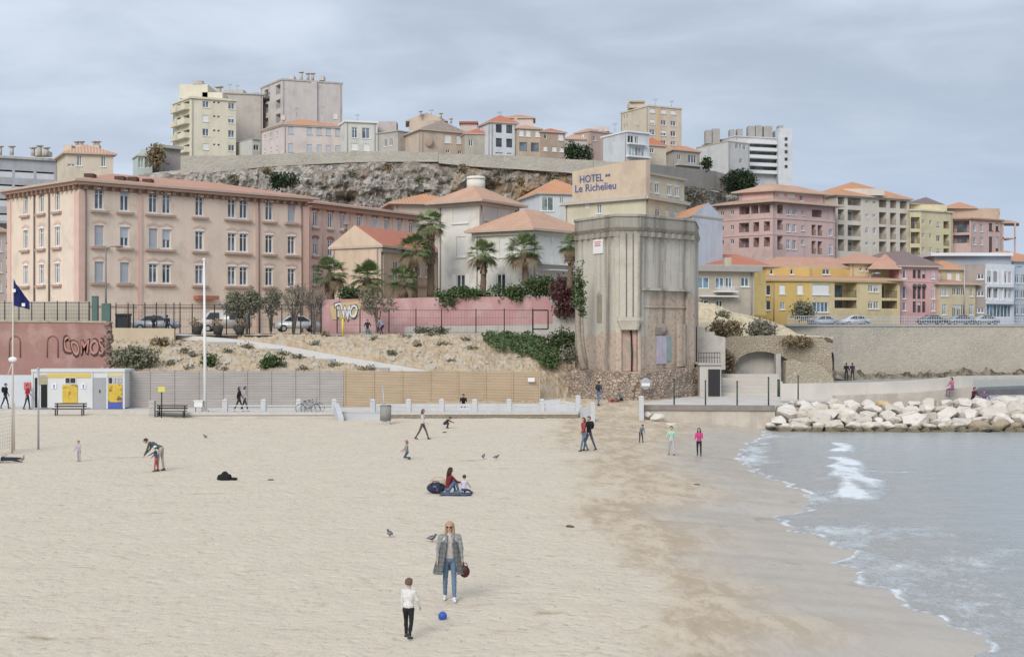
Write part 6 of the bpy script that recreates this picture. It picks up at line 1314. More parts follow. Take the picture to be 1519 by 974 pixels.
o=P(239.5,622,96.3); s_=thing('sign_post','yellow square sign on a thin dark post beside the bench','sign',o); bm=NB(); tube(bm,[o,P(240,575,96.3)],.045,6); mk('post',bm,BLACK,s_); bm=NB(); box(bm,X(235,96.3),X(245,96.3),96.2,96.24,Z(581,96.3),Z(573,96.3)); mk('sign_panel',bm,plain('sign_yellow',(.62,.56,.12)),s_)
bm=NB(); box(bm,X(221,96.5),X(229,96.5),96.4,96.9,Z(622,96.5),Z(594,96.5)); 
for z in (.35,.8,1.1): box(bm,X(220.6,96.5),X(229.4,96.5),96.36,96.94,Z(622,96.5)+z,Z(622,96.5)+z+.05)
tag(mk('concrete_pillar',bm,CONC,origin=P(225,622,96.5)),'short grey concrete pillar at the start of the promenade edge','pillar')
ms=thing('mast','tall thin white mast standing on the promenade edge','mast',P(304,611,98.6)); bm=NB(); tube(bm,[P(304.5,611,98.6),P(303.7,500,98.6),P(302.8,386,98.6)],[.13,.1,.06],8); mk('pole',bm,WHITE,ms); bm=NB(); ball(bm,P(302.8,385,98.6),.11); mk('finial',bm,WHITE,ms); bm=NB(); box(bm,X(300,98.6),X(309,98.6),98.4,98.8,PZ,PZ+.12); mk('base',bm,CONC,ms)
o=P(295,613,98.4); r=thing('litter_stand','small white litter stand on thin legs beside the mast','bin',o); bm=NB(); box(bm,o.x-.28,o.x+.28,o.y-.2,o.y+.2,o.z+.45,o.z+.86); box(bm,o.x-.33,o.x+.33,o.y-.25,o.y+.25,o.z+.86,o.z+.91); mk('body',bm,WHITE,r)
for sx in (-.22,.22): bm=NB(); tube(bm,[(o.x+sx,o.y,o.z),(o.x+sx,o.y,o.z+.45)],.025,5); mk('leg',bm,BLACK,r)
BAL=mat('balustrade_white',(.53,.54,.55),.8,.1,2,.1,streak=.25)
def balus(label,pts,d0,d1,rails):
    x0,x1=pts[0],pts[-1]; f=lambda px:d0+(d1-d0)*(px-x0)/(x1-x0); o=Vector((X(x0,d0),d0,PZ+.06)); r=thing('balustrade',label,'railing',o)
    for px in pts:
        bm=NB(); d=f(px); x=X(px,d); box(bm,x-.17,x+.17,d-.15,d+.15,PZ+.03,PZ+.82); hexa(bm,[(x-.2,d-.18,PZ+.823),(x+.2,d-.18,PZ+.823),(x+.2,d+.18,PZ+.823),(x-.2,d+.18,PZ+.823)],[(x-.08,d-.07,PZ+.93),(x+.08,d-.07,PZ+.93),(x+.08,d+.07,PZ+.93),(x-.08,d+.07,PZ+.93)]); mk('post',bm,BAL,r)
    for pa,pb in zip(pts,pts[1:]):
        a=Vector((X(pa,f(pa)),f(pa))); b=Vector((X(pb,f(pb)),f(pb))); t=(b-a).normalized(); L=(b-a).length
        for z0,z1 in rails: bm=NB(); obox(bm,a,t,.18,L-.18,-.06,.06,PZ+z0,PZ+z1); mk('rail',bm,BAL,r)
balus('white concrete balustrade of thin low rails between the mast and the beach steps',[334,391,443,496],98.35,98.5,[(.1,.22),(.42,.5)])
balus('white concrete balustrade with two rails between the beach steps and the tower opening',[553,606,655,704,755,804,857],98.5,98.8,[(.06,.32),(.40,.58)])
# steps to the sand
st=mat('step_concrete',(.5,.5,.5),.9,.1,1.5,.2); bm=NB()
for i in range(5): y0=97.5-.42*i; box(bm,X(500+i*1.2,y0),X(574,y0),y0-.43,y0-.003,-.3,PZ-.04-.13*i)
tag(mk('beach_steps',bm,st,origin=(X(537,97),97,0)),'grey concrete steps going down from the promenade to the sand','steps')
bm=NB(); a=P(499,612,97.4); hexa(bm,[(a.x-.25,97.9,-.2),(a.x+.1,97.9,-.2),(a.x+.75,95.3,-.2),(a.x+.4,95.3,-.2)],[(a.x-.25,97.9,1.15),(a.x+.1,97.9,1.15),(a.x+.75,95.3,.35),(a.x+.4,95.3,.35)]); tag(mk('step_cheek_wall',bm,st,origin=(a.x,97,0)),'sloping grey cheek wall on the side of the beach steps','wall')
o=ground(572,629,95.5); r=thing('litter_bin','round grey litter bin on a tall thin pole beside the beach steps','bin',o); bm=NB(); tube(bm,[o+Vector((0,0,.25)),o+Vector((0,0,1.2))],[.36,.38],14); tube(bm,[o+Vector((0,0,1.21)),o+Vector((0,0,1.28))],[.4,.3],14); mk('drum',bm,mat('bin_grey',(.26,.26,.25),.6,.2,3),r); bm=NB(); tube(bm,[o+Vector((-.1,.42,0)),o+Vector((-.22,.42,2.6))],.04,6); mk('pole',bm,GALV,r); bm=NB(); box(bm,o.x-.28,o.x+.28,o.y-.28,o.y+.28,o.z-.05,o.z+.249); mk('foot',bm,CONC,r)
# bicycle
def bicycle(label,px,py,d):
    o=P(px,py,d); r=thing('bicycle',label,'bicycle',o); x,y,z=o; BM=mat('bike_frame',(.2,.23,.27),.5)
    for s in (-.52,.52):
        bm=NB(); c=Vector((x+s,y,z+.34)); tube(bm,[c+Vector((.33*math.cos(k*math.pi/9),0,.33*math.sin(k*math.pi/9))) for k in range(19)],.022,5,False); w=mk('wheel',bm,BLACK,r)
        bm=NB()
        for k in range(6): q=Vector((.31*math.cos(k*math.pi/3),0,.31*math.sin(k*math.pi/3))); tube(bm,[c,c+q],.006,4)
        mk('spokes',bm,GALV,w)
    bm=NB(); V_=lambda a,b:Vector((x+a,y,z+b))
    for p,q in ((V_(-.52,.34),V_(-.08,.3)),(V_(-.08,.3),V_(-.2,.8)),(V_(-.2,.8),V_(.34,.78)),(V_(.34,.78),V_(-.08,.3)),(V_(-.52,.34),V_(-.2,.78)),(V_(.52,.34),V_(.34,.78)),(V_(.34,.78),V_(.31,.98))): tube(bm,[p,q],.022,6)
    mk('frame',bm,BM,r); bm=NB(); tube(bm,[Vector((x+.3,y-.28,z+.98)),Vector((x+.32,y,z+1.0)),Vector((x+.3,y+.28,z+.98))],.018,5); mk('handlebar',bm,BLACK,r); bm=NB(); ball(bm,V_(-.22,.86),.1,8,sc=(1.3,.7,.4)); mk('saddle',bm,BLACK,r)
bicycle('grey blue bicycle leaning by the balustrade in front of the grey fence',457,613.5,98.0); bicycle('second bicycle just behind the grey blue one by the balustrade',463,612,98.9)
# entrance posts and low walls
def boxat(name,label,cat,px0,px1,y0,y1,d,m,th=.4):
    bm=NB(); box(bm,X(px0,d),X(px1,d),d,d+th,Z(y1,d),Z(y0,d)); z0=Z(y1,d); z1=Z(y0,d)
    hexa(bm,[(X(px0,d)-.03,d-.03,z1+.003),(X(px1,d)+.03,d-.03,z1+.003),(X(px1,d)+.03,d+th+.03,z1+.003),(X(px0,d)-.03,d+th+.03,z1+.003)],[(X(px0,d)+.04,d+.04,z1+.08),(X(px1,d)-.04,d+.04,z1+.08),(X(px1,d)-.04,d+th-.04,z1+.08),(X(px0,d)+.04,d+th-.04,z1+.08)])
    return tag(mk(name,bm,m,origin=((X(px0,d)+X(px1,d))/2,d,z0)),label,cat)
boxat('gate_pillar','pale square pillar at the right end of the two-rail balustrade','pillar',854,861,588,618,98.6,BAL,.35); boxat('gate_pillar','grey square pillar at the sand end of the short white wall','pillar',876,882.5,599,627,96.4,BAL,.35); boxat('gate_pillar','tall white pillar on the far side of the sand opening, by the quay','pillar',948,955,589,626,97.5,BAL,.4)
bm=NB(); a,b=Vector((X(861.5,98.6),98.8)),Vector((X(875.5,96.4),96.8)); t=(b-a).normalized(); obox(bm,a,t,.05,(b-a).length-.05,-.15,.15,-.1,PZ+.35); tag(mk('short_white_wall',bm,BAL,origin=(a.x,a.y,0)),'short white wall slanting between the two pillars at the sand opening','wall')
# ------------------------------------------------------------------ quay things
DG=mat('dark_green_metal',(.045,.07,.06),.5,.1,3,0)
for i,(px,y0,y1,lb) in enumerate(((1000,562,604,'first'),(1046.5,565,604,'second'),(1093.5,566,603,'third'),(1140,560,602,'fourth'))):
    d=98.9-.25*i; o=P(px,y1,d); o.z=qz; bm=NB(); tube(bm,[o,P(px,y0,d)],.055,6); tube(bm,[P(px,y0+.5,d),P(px,y0-1.5,d)],[.07,.04],6); r=tag(mk('fence_post',bm,DG,origin=o),f'thin dark green fence post on the quay edge, {lb} from the tower side','post')
post('fence_post','dark green fence post standing before the pale curved parapet','post',1184,556,593,101,.05,DG)
post('bollard','thick dark green bollard by the pale parapet end','bollard',1155,562,588,103.5,.1,DG)
PAR=mat('parapet_white',(.56,.53,.48),.9,.06,.7,.15,9,streak=.12,col2=(.52,.49,.44),sc2=.3)
pp=[(1158,569,592,106),(1210,568.5,592,104.5),(1260,567.5,591,104),(1310,566.5,590,103.6),(1360,564,588,103.6),(1400,560.5,583,104),(1428,557.5,578,104.5),(1444,558.5,577,105)]
wallstrip('curved_parapet','pale curved parapet wall along the jetty above the boulders','' or pp,0,PAR,.55)
wallstrip('parapet_footing','grey beige stone footing under the curved parapet',[(1240,587,602,103.2),(1310,584,602,103.0),(1360,582,602,103),(1400,578,602,103.4),(1446,573,602,104.2)],0,QW,1.2)
bm=NB(); hexa(bm,[P(1447,586.5,118),P(1560,584,120),P(1560,578,128),P(1452,580,126)],[P(1447,578.5,118),P(1560,574.5,120),P(1560,570,128),P(1452,574,126)]); tag(mk('pontoon',bm,mat('pontoon_dark',(.14,.14,.145),.8,.2),origin=P(1500,586,121)),'dark flat concrete pontoon on the water behind the boulders','pontoon')
# door block, steps, arch ruin
bm=NB(); z0=qz+.012; box(bm,X(1038,115),X(1070,115),115,119,z0,Z(541,115)); db=tag(mk('door_block',bm,mat('block_plaster',(.50,.47,.43),.9,.12,1,.2,streak=.25),origin=P(1054,586,115)),'pale plaster block with a dark iron door next to the tower base','shed')
bm=NB(); box(bm,X(1050.5,115),X(1068,115),114.93,114.995,z0+.05,Z(547.5,115)); mk('door',bm,mat('iron_door',(.03,.03,.032),.6),db)
bm=NB(); box(bm,X(1036,114.8),X(1072,114.8),114.8,119.1,Z(541,115)+.003,Z(538.5,115)); mk('roof_slab',bm,CONC,db)
bm=NB()
for j in range(9): x=X(1036+j*4,115.2); tube(bm,[(x,115.2,Z(538.4,115)),(x,115.2,Z(522.5,115.2))],.025,5)
for y in (523,530): tube(bm,[P(1036,y,115.2),P(1068,y,115.2)],.03,5)
tag(mk('iron_railing',bm,mat('rust_railing',(.10,.075,.065),.7),origin=P(1052,538,115.2)),'rusty iron railing on top of the door block','railing')
bm=NB(); pts=[(1034,548),(1034,484),(1046,486),(1046,492),(1060,492),(1060,497),(1076,500),(1076,548)]
def prism(bm,pts,d,th,mi=0):
    f=[bm.verts.new(P(x,y,d)) for x,y in pts]; g=[bm.verts.new(v.co+Vector((0,th,0))) for v in f]; k=len(f)
    bm.faces.new(f); bm.faces.new(g[::-1])
    for i in range(k): bm.faces.new((f[i],g[i],g[(i+1)%k],f[(i+1)%k]))
prism(bm,pts,120.5,3.0); bmesh.ops.recalc_face_normals(bm,faces=bm.faces); tag(mk('stepped_wall',bm,mat('stepped_wall_stone',(.48,.45,.40),.92,.12,1.2,.3,5,col2=(.40,.37,.33),sc2=.9),origin=P(1055,548,120.5)),'pale stone wall with a stepped top between the tower and the arch','wall')
bm=NB()
for i in range(6): d=116.5+i*1.1; box(bm,X(1071,d),X(1170-i*3,d),d,d+1.1-.004,.5,qz+.25+.27*i)
tag(mk('wide_steps',bm,mat('steps_stone',(.52,.48,.43),.9,.08,1,.2),origin=(X(1120,117),117,.6)),'wide low stone steps in front of the old arch','steps')
OLD=stone('old_masonry',(.56,.48,.365),(.44,.37,.28),(.48,.415,.32),4.0,.8,(1,1,1.5))
ar=thing('arch_ruin','ruined masonry vault with a low wide arch and plastered back wall above the steps','ruin',P(1150,562,126))
bm=NB(); arc=[(1089,560),(1090,540),(1097,530),(1108,524),(1122,521),(1140,522),(1158,527),(1168,533),(1172,545),(1172,566)]
prism(bm,[(1071,560),(1072,503),(1085,498.5),(1110,498),(1150,497),(1190,498),(1222,502),(1232,512),(1235,540),(1234,566)]+arc[::-1],126,.8)
bmesh.ops.recalc_face_normals(bm,faces=bm.faces); bmesh.ops.triangulate(bm,faces=bm.faces,ngon_method='BEAUTY'); mk('arch_wall',bm,OLD,ar)
bm=NB(); box(bm,X(1080,127.3),X(1180,127.3),127.3,127.8,0,Z(515,127.3)); mk('back_wall',bm,mat('vault_plaster',(.50,.47,.42),.92,.1,.6,.2,5,streak=.35,col2=(.36,.34,.32),sc2=.35),ar)
bm=NB(); prism(bm,[(1165,575),(1166,536),(1180,533),(1192,539),(1205,536),(1222,545),(1236,560),(1237,575)],124.2,1.6); bmesh.ops.recalc_face_normals(bm,faces=bm.faces); mk('broken_wall',bm,stone('pale_masonry',(.50,.44,.34),(.40,.34,.26),(.46,.41,.33),1.9,.6),ar)
bm=NB(); box(bm,X(1150,125.4),X(1157,125.4),125.0,125.9,.6,Z(524,125.4)); mk('concrete_prop',bm,CONC,ar)
# yellow rock behind
bm=NB(); V=[]; TP=[(1020,443),(1060,450),(1090,462),(1130,471),(1160,481),(1185,495),(1240,500)]
for j in range(34):
    k=j/33; r=[]
    for i in range(90):
        px=1022+i*2.4; d=128+30*k; zt_=Z(ip(px,TP),158); zb_=Z(499,128); z=zb_+(zt_-zb_)*k**.8; x=X(px,d)
        n_=abs(nz(x*.3,d*.3,1,1,5)); r.append(bm.verts.new((x,d,z-.9*n_*(.3+k)*math.sin(k*3.1)-.35*abs(nz(x*1.2,d,4,1,3)))))
    V.append(r)
for A_,B_ in zip(V,V[1:]):
    for i in range(89): bm.faces.new((A_[i],A_[i+1],B_[i+1],B_[i]))
struct('sandy_outcrop',bm,mat('sandstone',(.58,.48,.32),.95,.16,.5,.8,3,col2=(.40,.32,.21),sc2=.35,th=(.52,.66)))
bush('scrub','dry olive scrub at the foot of the sandy outcrop, near the tower','shrub',1078,498,127.5,50,24,'dry',1200,.16,stems=False); bush('scrub','dry scrub at the foot of the sandy outcrop, above the arch','shrub',1128,499,127.5,48,22,'grey',1200,.16,stems=False); bush('scrub','small green tuft high on the sandy outcrop','shrub',1072,474,146,16,9,'olive',350,.16,stems=False)
bush('creeper','yellowish plants growing along the top of the arch ruin','shrub',1180,512,125.6,52,12,'dry',900,.13,stems=False); bush('creeper','yellow green creeper hanging on the arch ruin pier','shrub',1081,552,125.6,16,36,'dry',700,.13,stems=False)
# ------------------------------------------------------------------ sea wall and coast road
SWM=stone('sea_wall_stone',(.62,.555,.46),(.50,.435,.35),(.54,.485,.40),1.7,.35)
sp=[(1120,485,560,176),(1168,484.5,560,188),(1250,484,562,195),(1330,484,558,199.5),(1410,484,556,203),(1519,484,555,208),(1640,484,553,214)]
sw=wallstrip('sea_wall','long high beige stone sea wall carrying the coast road','' or sp,0,SWM,1.2)
bm=NB(); Q_=[P(a,484,d) for a,_,_,d in sp]
for a,b in zip(Q_,Q_[1:]): w=Vector((0,1.0,0)); k=Vector((-.02,-.15,.004)); u=Vector((0,0,.3)); hexa(bm,[a+k,b+k,b+k+w,a+k+w],[a+k+u,b+k+u,b+k+w+u,a+k+w+u])
mk('coping',bm,mat('coping_grey',(.42,.40,.38),.9,.1),sw)
bm=NB(); prism(bm,[(1230.5,548),(1231,524),(1235,522),(1237,526),(1237,549)],193.5,.4); bmesh.ops.recalc_face_normals(bm,faces=bm.faces); mk('doorway',bm,DARK,sw)
ra=thing('road_railing','white railing of thin bars along the top of the sea wall','railing',P(1250,484,197)); BLW=mat('railing_bluewhite',(.52,.56,.62),.5,.05)
for (a,_,_,d),(a2,_,_,d2) in zip(sp[1:],sp[2:]):
    p,q=Vector((X(a,d),d+.4)),Vector((X(a2,d2),d2+.4)); t=(q-p).normalized(); L=(q-p).length; bm=NB()
    for z in (6.98+.05,7.5,7.95): obox(bm,p,t,0,L,-.03,.03,z,z+.06)
    k=int(L/.42)
    for j in range(k): u=(j+.5)*L/k; obox(bm,p,t,u-.025,u+.025,-.02,.02,7.09,7.95)
    mk('railing_panel',bm,BLW,ra)
bm=NB(); V=[]
for j in range(10):
    r=[]
    for i in range(230):
        px=1236+i*1.7; d0=ip(px,[(a,d) for a,_,_,d in sp]); d=d0-5.5+5.6*j/9; x=X(px,d); n_=abs(nz(x*.35,d*.5,2,1,5)); r.append(bm.verts.new((x,d,-.9+.75*j/9*(1+.5*n_)+1.5*(n_-.12)*math.sin(j/9*3.1)+(.0 if px>1290 else (1290-px)*.01))))
    V.append(r)
for A_,B_ in zip(V,V[1:]):
    for i in range(229): bm.faces.new((A_[i],A_[i+1],B_[i+1],B_[i]))
struct('foreshore_rock',bm,mat('foreshore',(.26,.22,.17),.95,.25,.8,.8,4,col2=(.10,.085,.06),sc2=.5,th=(.45,.58)))
bm=NB(); hexa(bm,[(X(1425,192),192,-1.5),(X(1640,200),200,-1.5),(X(1640,203),203,-1.5),(X(1425,195),195,-1.5)],[(X(1425,192),192,-.2),(X(1640,200),200,-.2),(X(1640,203),203,-.2),(X(1425,195),195,-.2)]); struct('lower_path',bm,mat('path_pale',(.5,.47,.43),.9))
def lamp(label,px,y0,y1,d,arm,m=GALV,r=.1):
    o=P(px,y1,d); r_=thing('street_lamp',label,'street lamp',o); bm=NB(); tube(bm,[o,P(px,y0,d)],[r,r*.6],8); mk('pole',bm,m,r_)
    e=P(px,y0,d); bm=NB(); tube(bm,[e,e+Vector((arm*.4,0,.25)),e+Vector((arm,0,.3))],r*.5,6); mk('arm',bm,m,r_); bm=NB(); ball(bm,e+Vector((arm*1.15,0,.26)),.3,10,sc=(1.5,.6,.35)); mk('lamp_head',bm,m,r_)
lamp('grey street lamp with one curved arm in front of the long beige building',157,370,476,126,1.0,mat('lamp_grey',(.22,.2,.19),.6))
lamp('slim street lamp on the coast road in front of the ochre building',1291,408,477,204,.9); lamp('tall bluish lamp post in front of the modern white building',1505.5,398,477,215,.6,mat('lamp_blue',(.16,.24,.38),.5))
post('road_post','slim dark pole by the small yellow house on the coast road','post',1430.5,395,475,209,.08,GALV)
# ------------------------------------------------------------------ boulders of the jetty
bm=NB(); bz=[(1120,97,96.5,102.5,.4),(1140,95.9,96.3,103,1.1),(1460,95.4,95.9,104.5,1.0),(1530,95.2,96.2,106,1.3),(1620,95.2,96.4,107,1.3)]
for A_,B_ in zip(bz,bz[1:]):
    f=lambda q:([(X(q[0],q[1]),q[1],-2),(X(q[0],q[3]),q[3],-2)],[(X(q[0],q[1])+0,q[1]+.8,-.9),(X(q[0],q[3]),q[3],q[4]-.55)])
    (a0,a1),(a2,a3)=f(A_); (b0,b1),(b2,b3)=f(B_); hexa(bm,[a0,b0,b1,a1],[a2,b2,b3,a3])
struct('rock_bed',bm,mat('rock_bed_dark',(.10,.09,.075),.95,.2))
BO=mat('limestone_boulder',(.64,.59,.52),.92,.13,.9,.5,4,col2=(.44,.37,.29),sc2=.7,th=(.52,.68)); BOW=mat('wet_boulder',(.36,.29,.2),.8,.2,.9,.5,4,col2=(.2,.16,.11),sc2=.7); BOY=mat('orange_boulder',(.55,.40,.2),.9,.15,1,.4)
for m_ in (BO,BOW):
    t_=NT(m_); b_=t_.n['Principled BSDF']; src=b_.inputs['Base Color'].links[0].from_socket
    oi=t_.a('ShaderNodeObjectInfo').outputs['Random']; ob_=t_.a('ShaderNodeTexCoord').outputs['Object']
    c_r=t_.mix(t_.math('MULTIPLY',t_.ramp(oi,.45,1),.6),src,(.47,.40,.32)); c_r=t_.mix(t_.math('MULTIPLY',t_.ramp(t_.noise(ob_,2.6,7,.75),.55,.66),.6),c_r,(.22,.19,.15))
    wz=t_.a('ShaderNodeSeparateXYZ',{0:t_.a('ShaderNodeNewGeometry').outputs['Position']}).outputs[2]
    c_r=t_.mix(t_.ramp(t_.math('ADD',wz,t_.math('MULTIPLY_ADD',t_.noise(ob_,1.5,4),.5,-.25)),-.1,-.4),c_r,(.17,.14,.09)); t_.l.new(c_r,b_.inputs['Base Color'])
def rockmesh(seed,m):
    r=random.Random(seed); bm=NB()
    for _ in range(22):
        v=Vector((r.gauss(0,1),r.gauss(0,1),r.gauss(0,1))).normalized(); bm.verts.new((v.x*1.0,v.y*.8,v.z*.78))
    h=bmesh.ops.convex_hull(bm,input=bm.verts); bmesh.ops.delete(bm,geom=[g for g in h['geom_interior'] if isinstance(g,bmesh.types.BMVert)],context='VERTS')
    bmesh.ops.dissolve_limit(bm,angle_limit=rad(24),verts=bm.verts,edges=bm.edges); bmesh.ops.bevel(bm,geom=bm.edges[:],offset=.11,segments=3,profile=.6,affect='EDGES',clamp_overlap=True)
    me=bpy.data.meshes.new('boulder'); bm.to_mesh(me); bm.free(); me.materials.append(m); return me
RM=[rockmesh(i,BO) for i in range(9)]; RMW=[rockmesh(i+20,BOW) for i in range(4)]; RMY=rockmesh(50,BOY)
rows_=[(640,95.3,1150,20,BO,0),(634,95.8,1134,25,BO,0),(626,96.8,1140,31,BO,0),(617,98.0,1146,32,BO,0),(608,99.4,1154,31,BO,0),(601.5,100.8,1162,27,BO,0)]
def boulder(px,py,d,w,me,label,grp):
    o=bpy.data.objects.new('boulder',me); COL.objects.link(o); p=P(px,py,d); s=w/F*d/2; o.location=p; o.scale=(s*1.08,s*1.0,s*R.uniform(.68,.85)); o.rotation_euler=(R.uniform(-.25,.25),R.uniform(-.25,.25),R.uniform(0,6.28))
    tag(o,label,'boulder',grp)
GRP='limestone boulders of the jetty'
for ri,(y,d,x0,w,_,_) in enumerate(rows_):
    px=x0
    while px<1575:
        ww=w*R.choice((.75,.95,1.1,1.3,1.5) if ri<4 else (.8,.95,1.1)); c=px+ww/2; lift=(max(0,c-1450)*.09 if ri else 0); wet=ri<2 and c>1440 and R.random()<.6
        yy=y+R.uniform(-2,2)-lift*(.3+.25*ri)
        if ri==5 and px<=1300<px+ww*.93: boulder(c,yy,d,ww,RMY,'single orange tinted boulder among the pale ones under the parapet',GRP)
        else: boulder(c,yy,d+R.uniform(-.2,.2),ww*1.2,R.choice(RMW if wet else RM),'brownish wet boulder at the waterline of the jetty end' if wet else 'pale angular limestone boulder packed in the jetty slope',GRP)
        px+=ww*.93
for px,y in ((1482,597),(1500,594),(1516,596),(1495,602),(1530,594)): boulder(px,y,104,36,R.choice(RM),'pale angular limestone boulder packed in the jetty slope',GRP)
boulder(1467,640,95,16,rockmesh(77,mat('black_rock',(.03,.028,.026),.7)),'small black rock sticking out of the water below the boulders',GRP)
for px,y,d,w,lb in ((975,620,97.6,26,'white lump of stone lying against the quay wall on the sand'),(996,632,95,22,'white flat stone lying alone on the sand in front of the quay'),(962,615,98.2,16,'small white stone between the gate pillar and the larger white lumps')):
    boulder(px,y,d,w,rockmesh(int(px),mat('white_stone',(.6,.56,.5),.9,.1,1,.3)),lb,None)
# ------------------------------------------------------------------ terrace fence, pots, poles
FM=BLACK
def meshfence(label,pts,y0,y1,d,wires,frame=None):
    r=thing('metal_fence',label,'fence',P(pts[0],y1,d))
    for px in pts: bm=NB(); tube(bm,[P(px,y1,d),P(px,y0+R.uniform(-1.5,1),d)],.05,5); mk('post',bm,FM,r)
    bm=NB()
    for k in range(wires): y=y0+2+(y1-y0-3)*k/(wires-1); tube(bm,[P(pts[0],y,d),P(pts[-1],y,d)],  .009 if 0<k<wires-1 else .022,4)
    step=4.2; px=pts[0]
    while px<pts[-1]: tube(bm,[P(px,y1-1,d),P(px,y0+2,d)],.006,3); px+=step
    mk('wire_mesh',bm,mat('fence_wire',(.08,.085,.085),.6,.1,3,0),r)
meshfence('dark wire mesh fence on tall posts along the terrace in front of the barracks',[172,190,198,215,232,246,258,267,285,303,318,336,352,370,385,402,418,434,446,462,476],450,496,124.3,5)
meshfence('dark wire fence with few tall posts in front of the pink wall',[500,534,577,617,655,706,748,790],458,494,126.5,4)
meshfence('dark wire fence on the pale low wall at the photo edge',[-12,7,28,47,66,85,98,117,132],447,478,125.6,6)
bm=NB()
for p,q in (((790.5,460),(813,460)),((813,460),(813,488)),((790.5,488),(813,488)),((790.5,460),(790.5,494))): tube(bm,[P(*p,126.2),P(*q,126.2)],.06,5)
tag(mk('garden_gate',bm,FM,origin=P(800,490,126.2)),'dark square gate frame at the end of the pink wall fence','gate')
GPM=mat('green_pillar',(.10,.16,.14),.7,.1)
boxat('gate_post','dark green wide gate post left of the street lamp','post',136,144.5,440,480,124.6,GPM,.4); boxat('gate_post','dark green gate post right of the street lamp','post',150.5,163,451,480,124.4,GPM,.4)
bm=NB(); box(bm,X(171,125.2),X(189,125.2),125.2,126.4,Z(490,125.2),Z(468,125.2)); box(bm,X(170.5,125.1),X(189.5,125.1),125.1,126.5,Z(467.9,125.2),Z(465,125.2)); tag(mk('waste_container',bm,mat('container_dark',(.03,.035,.04),.5),origin=P(180,490,125.2)),'dark waste container behind the terrace fence near the gate posts','container')
POT=mat('dark_pot',(.05,.045,.042),.7,.2)
for px,lb in ((292.5,'dark flower pot with dry plant, nearest the white mast'),(323,'dark flower pot with brown plant between two others on the terrace edge'),(355.5,'dark flower pot with bushy plant under the olive tree')):
    o=P(px,496,123.4); r=thing('flower_pot',lb,'plant pot',o,'flower pots on the terrace edge'); bm=NB(); tube(bm,[o,o+Vector((0,0,.75))],[.33,.5],14); mk('pot',bm,POT,r); bm=NB(); leaves(bm,o+Vector((0,0,.95)),.55,.5,.4,260,.09); mk('foliage',bm,lmats('dry'),r)
yp=thing('yellow_sign_post','bright yellow post in front of the graffiti on the pink wall','post',P(508.5,496,125)); bm=NB(); tube(bm,[P(508.5,497,125),P(508.5,472,125)],.09,8); mk('pole',bm,plain('post_yellow',(.62,.6,.06)),yp); bm=NB(); tube(bm,[P(508.5,472,125),P(508.5,470,125)],.12,8); mk('cap',bm,GRY,yp)
# flag pole, grey pole, net
g=ground(18,672,76); fp=thing('flag_pole','thin pale pole with a hanging blue flag at the edge of the beach','flagpole',g); dF=g.y
bm=NB(); tube(bm,[g,P(19,560,dF),P(19.5,413,dF)],[.06,.05,.035],7); mk('pole',bm,mat('pole_cream',(.55,.5,.42),.6),fp)
bm=NB(); rows2=[]
for j in range(15):
    v=j/14; x_l,x_r=19.8,20.5+24.5*min(1,v*1.1+.3); y_l=415+33*v+0*v; r=[]
    for i in range(12):
        u=i/11; px=x_l+(x_r-x_l)*u; py=413+(40+6*u)*v+u*(1-v)*14; q=P(px,py,dF); q.y+=.12*math.sin(u*9+v*3)*u; r.append(bm.verts.new(q))
    rows2.append(r)
for A_,B_ in zip(rows2,rows2[1:]):
    for i in range(11): bm.faces.new((A_[i],A_[i+1],B_[i+1],B_[i]))
bmesh.ops.solidify(bm,geom=bm.faces[:],thickness=.015); fl=mk('flag',bm,mat('flag_blue',(.035,.05,.2),.8,.15,3,0),fp,smooth=True)
bm=NB(); 
for px,py in ((22,431),(36,452)): box(bm,P(px,py,dF).x-.06,P(px,py,dF).x+.1,dF-.2,dF-.14,Z(py+2.4,dF),Z(py-2.4,dF))
mk('emblem',bm,WHITE,fl)
bm=NB(); ball(bm,P(19,533,dF-.1),.16,8,sc=(1.5,.6,.9)); tube(bm,[P(19,536,dF),P(11,557,dF)],.02,4); mk('cleat',bm,WHITE,fp)
g=ground(57,666,78); r=thing('grey_pole','plain grey pole standing in the sand in front of the beach cabin','pole',g); bm=NB(); tube(bm,[g,P(57,548,g.y)],[.055,.05],7); mk('pole',bm,GALV,r); bm=NB(); ball(bm,P(57,547,g.y),.075); mk('cap',bm,GALV,r)
g0,g1=ground(-14,676,74),ground(21,668,77); r=thing('beach_net','pale sports net on cream posts at the edge of the beach','net',g1)
for q in (g0,g1): bm=NB(); tube(bm,[q,q+Vector((0,0,2.5))],.045,6); mk('post',bm,mat('pole_cream',(.55,.5,.42)),r)
bm=NB()
for k in range(13): z=Vector((0,0,.2+k*.18)); tube(bm,[g0+z,g1+z],.010,3)
for k in range(11): q=g0.lerp(g1,k/10); tube(bm,[q+Vector((0,0,.2)),q+Vector((0,0,2.36))],.010,3)
mk('mesh',bm,mat('net_white',(.62,.6,.55),.8),r)
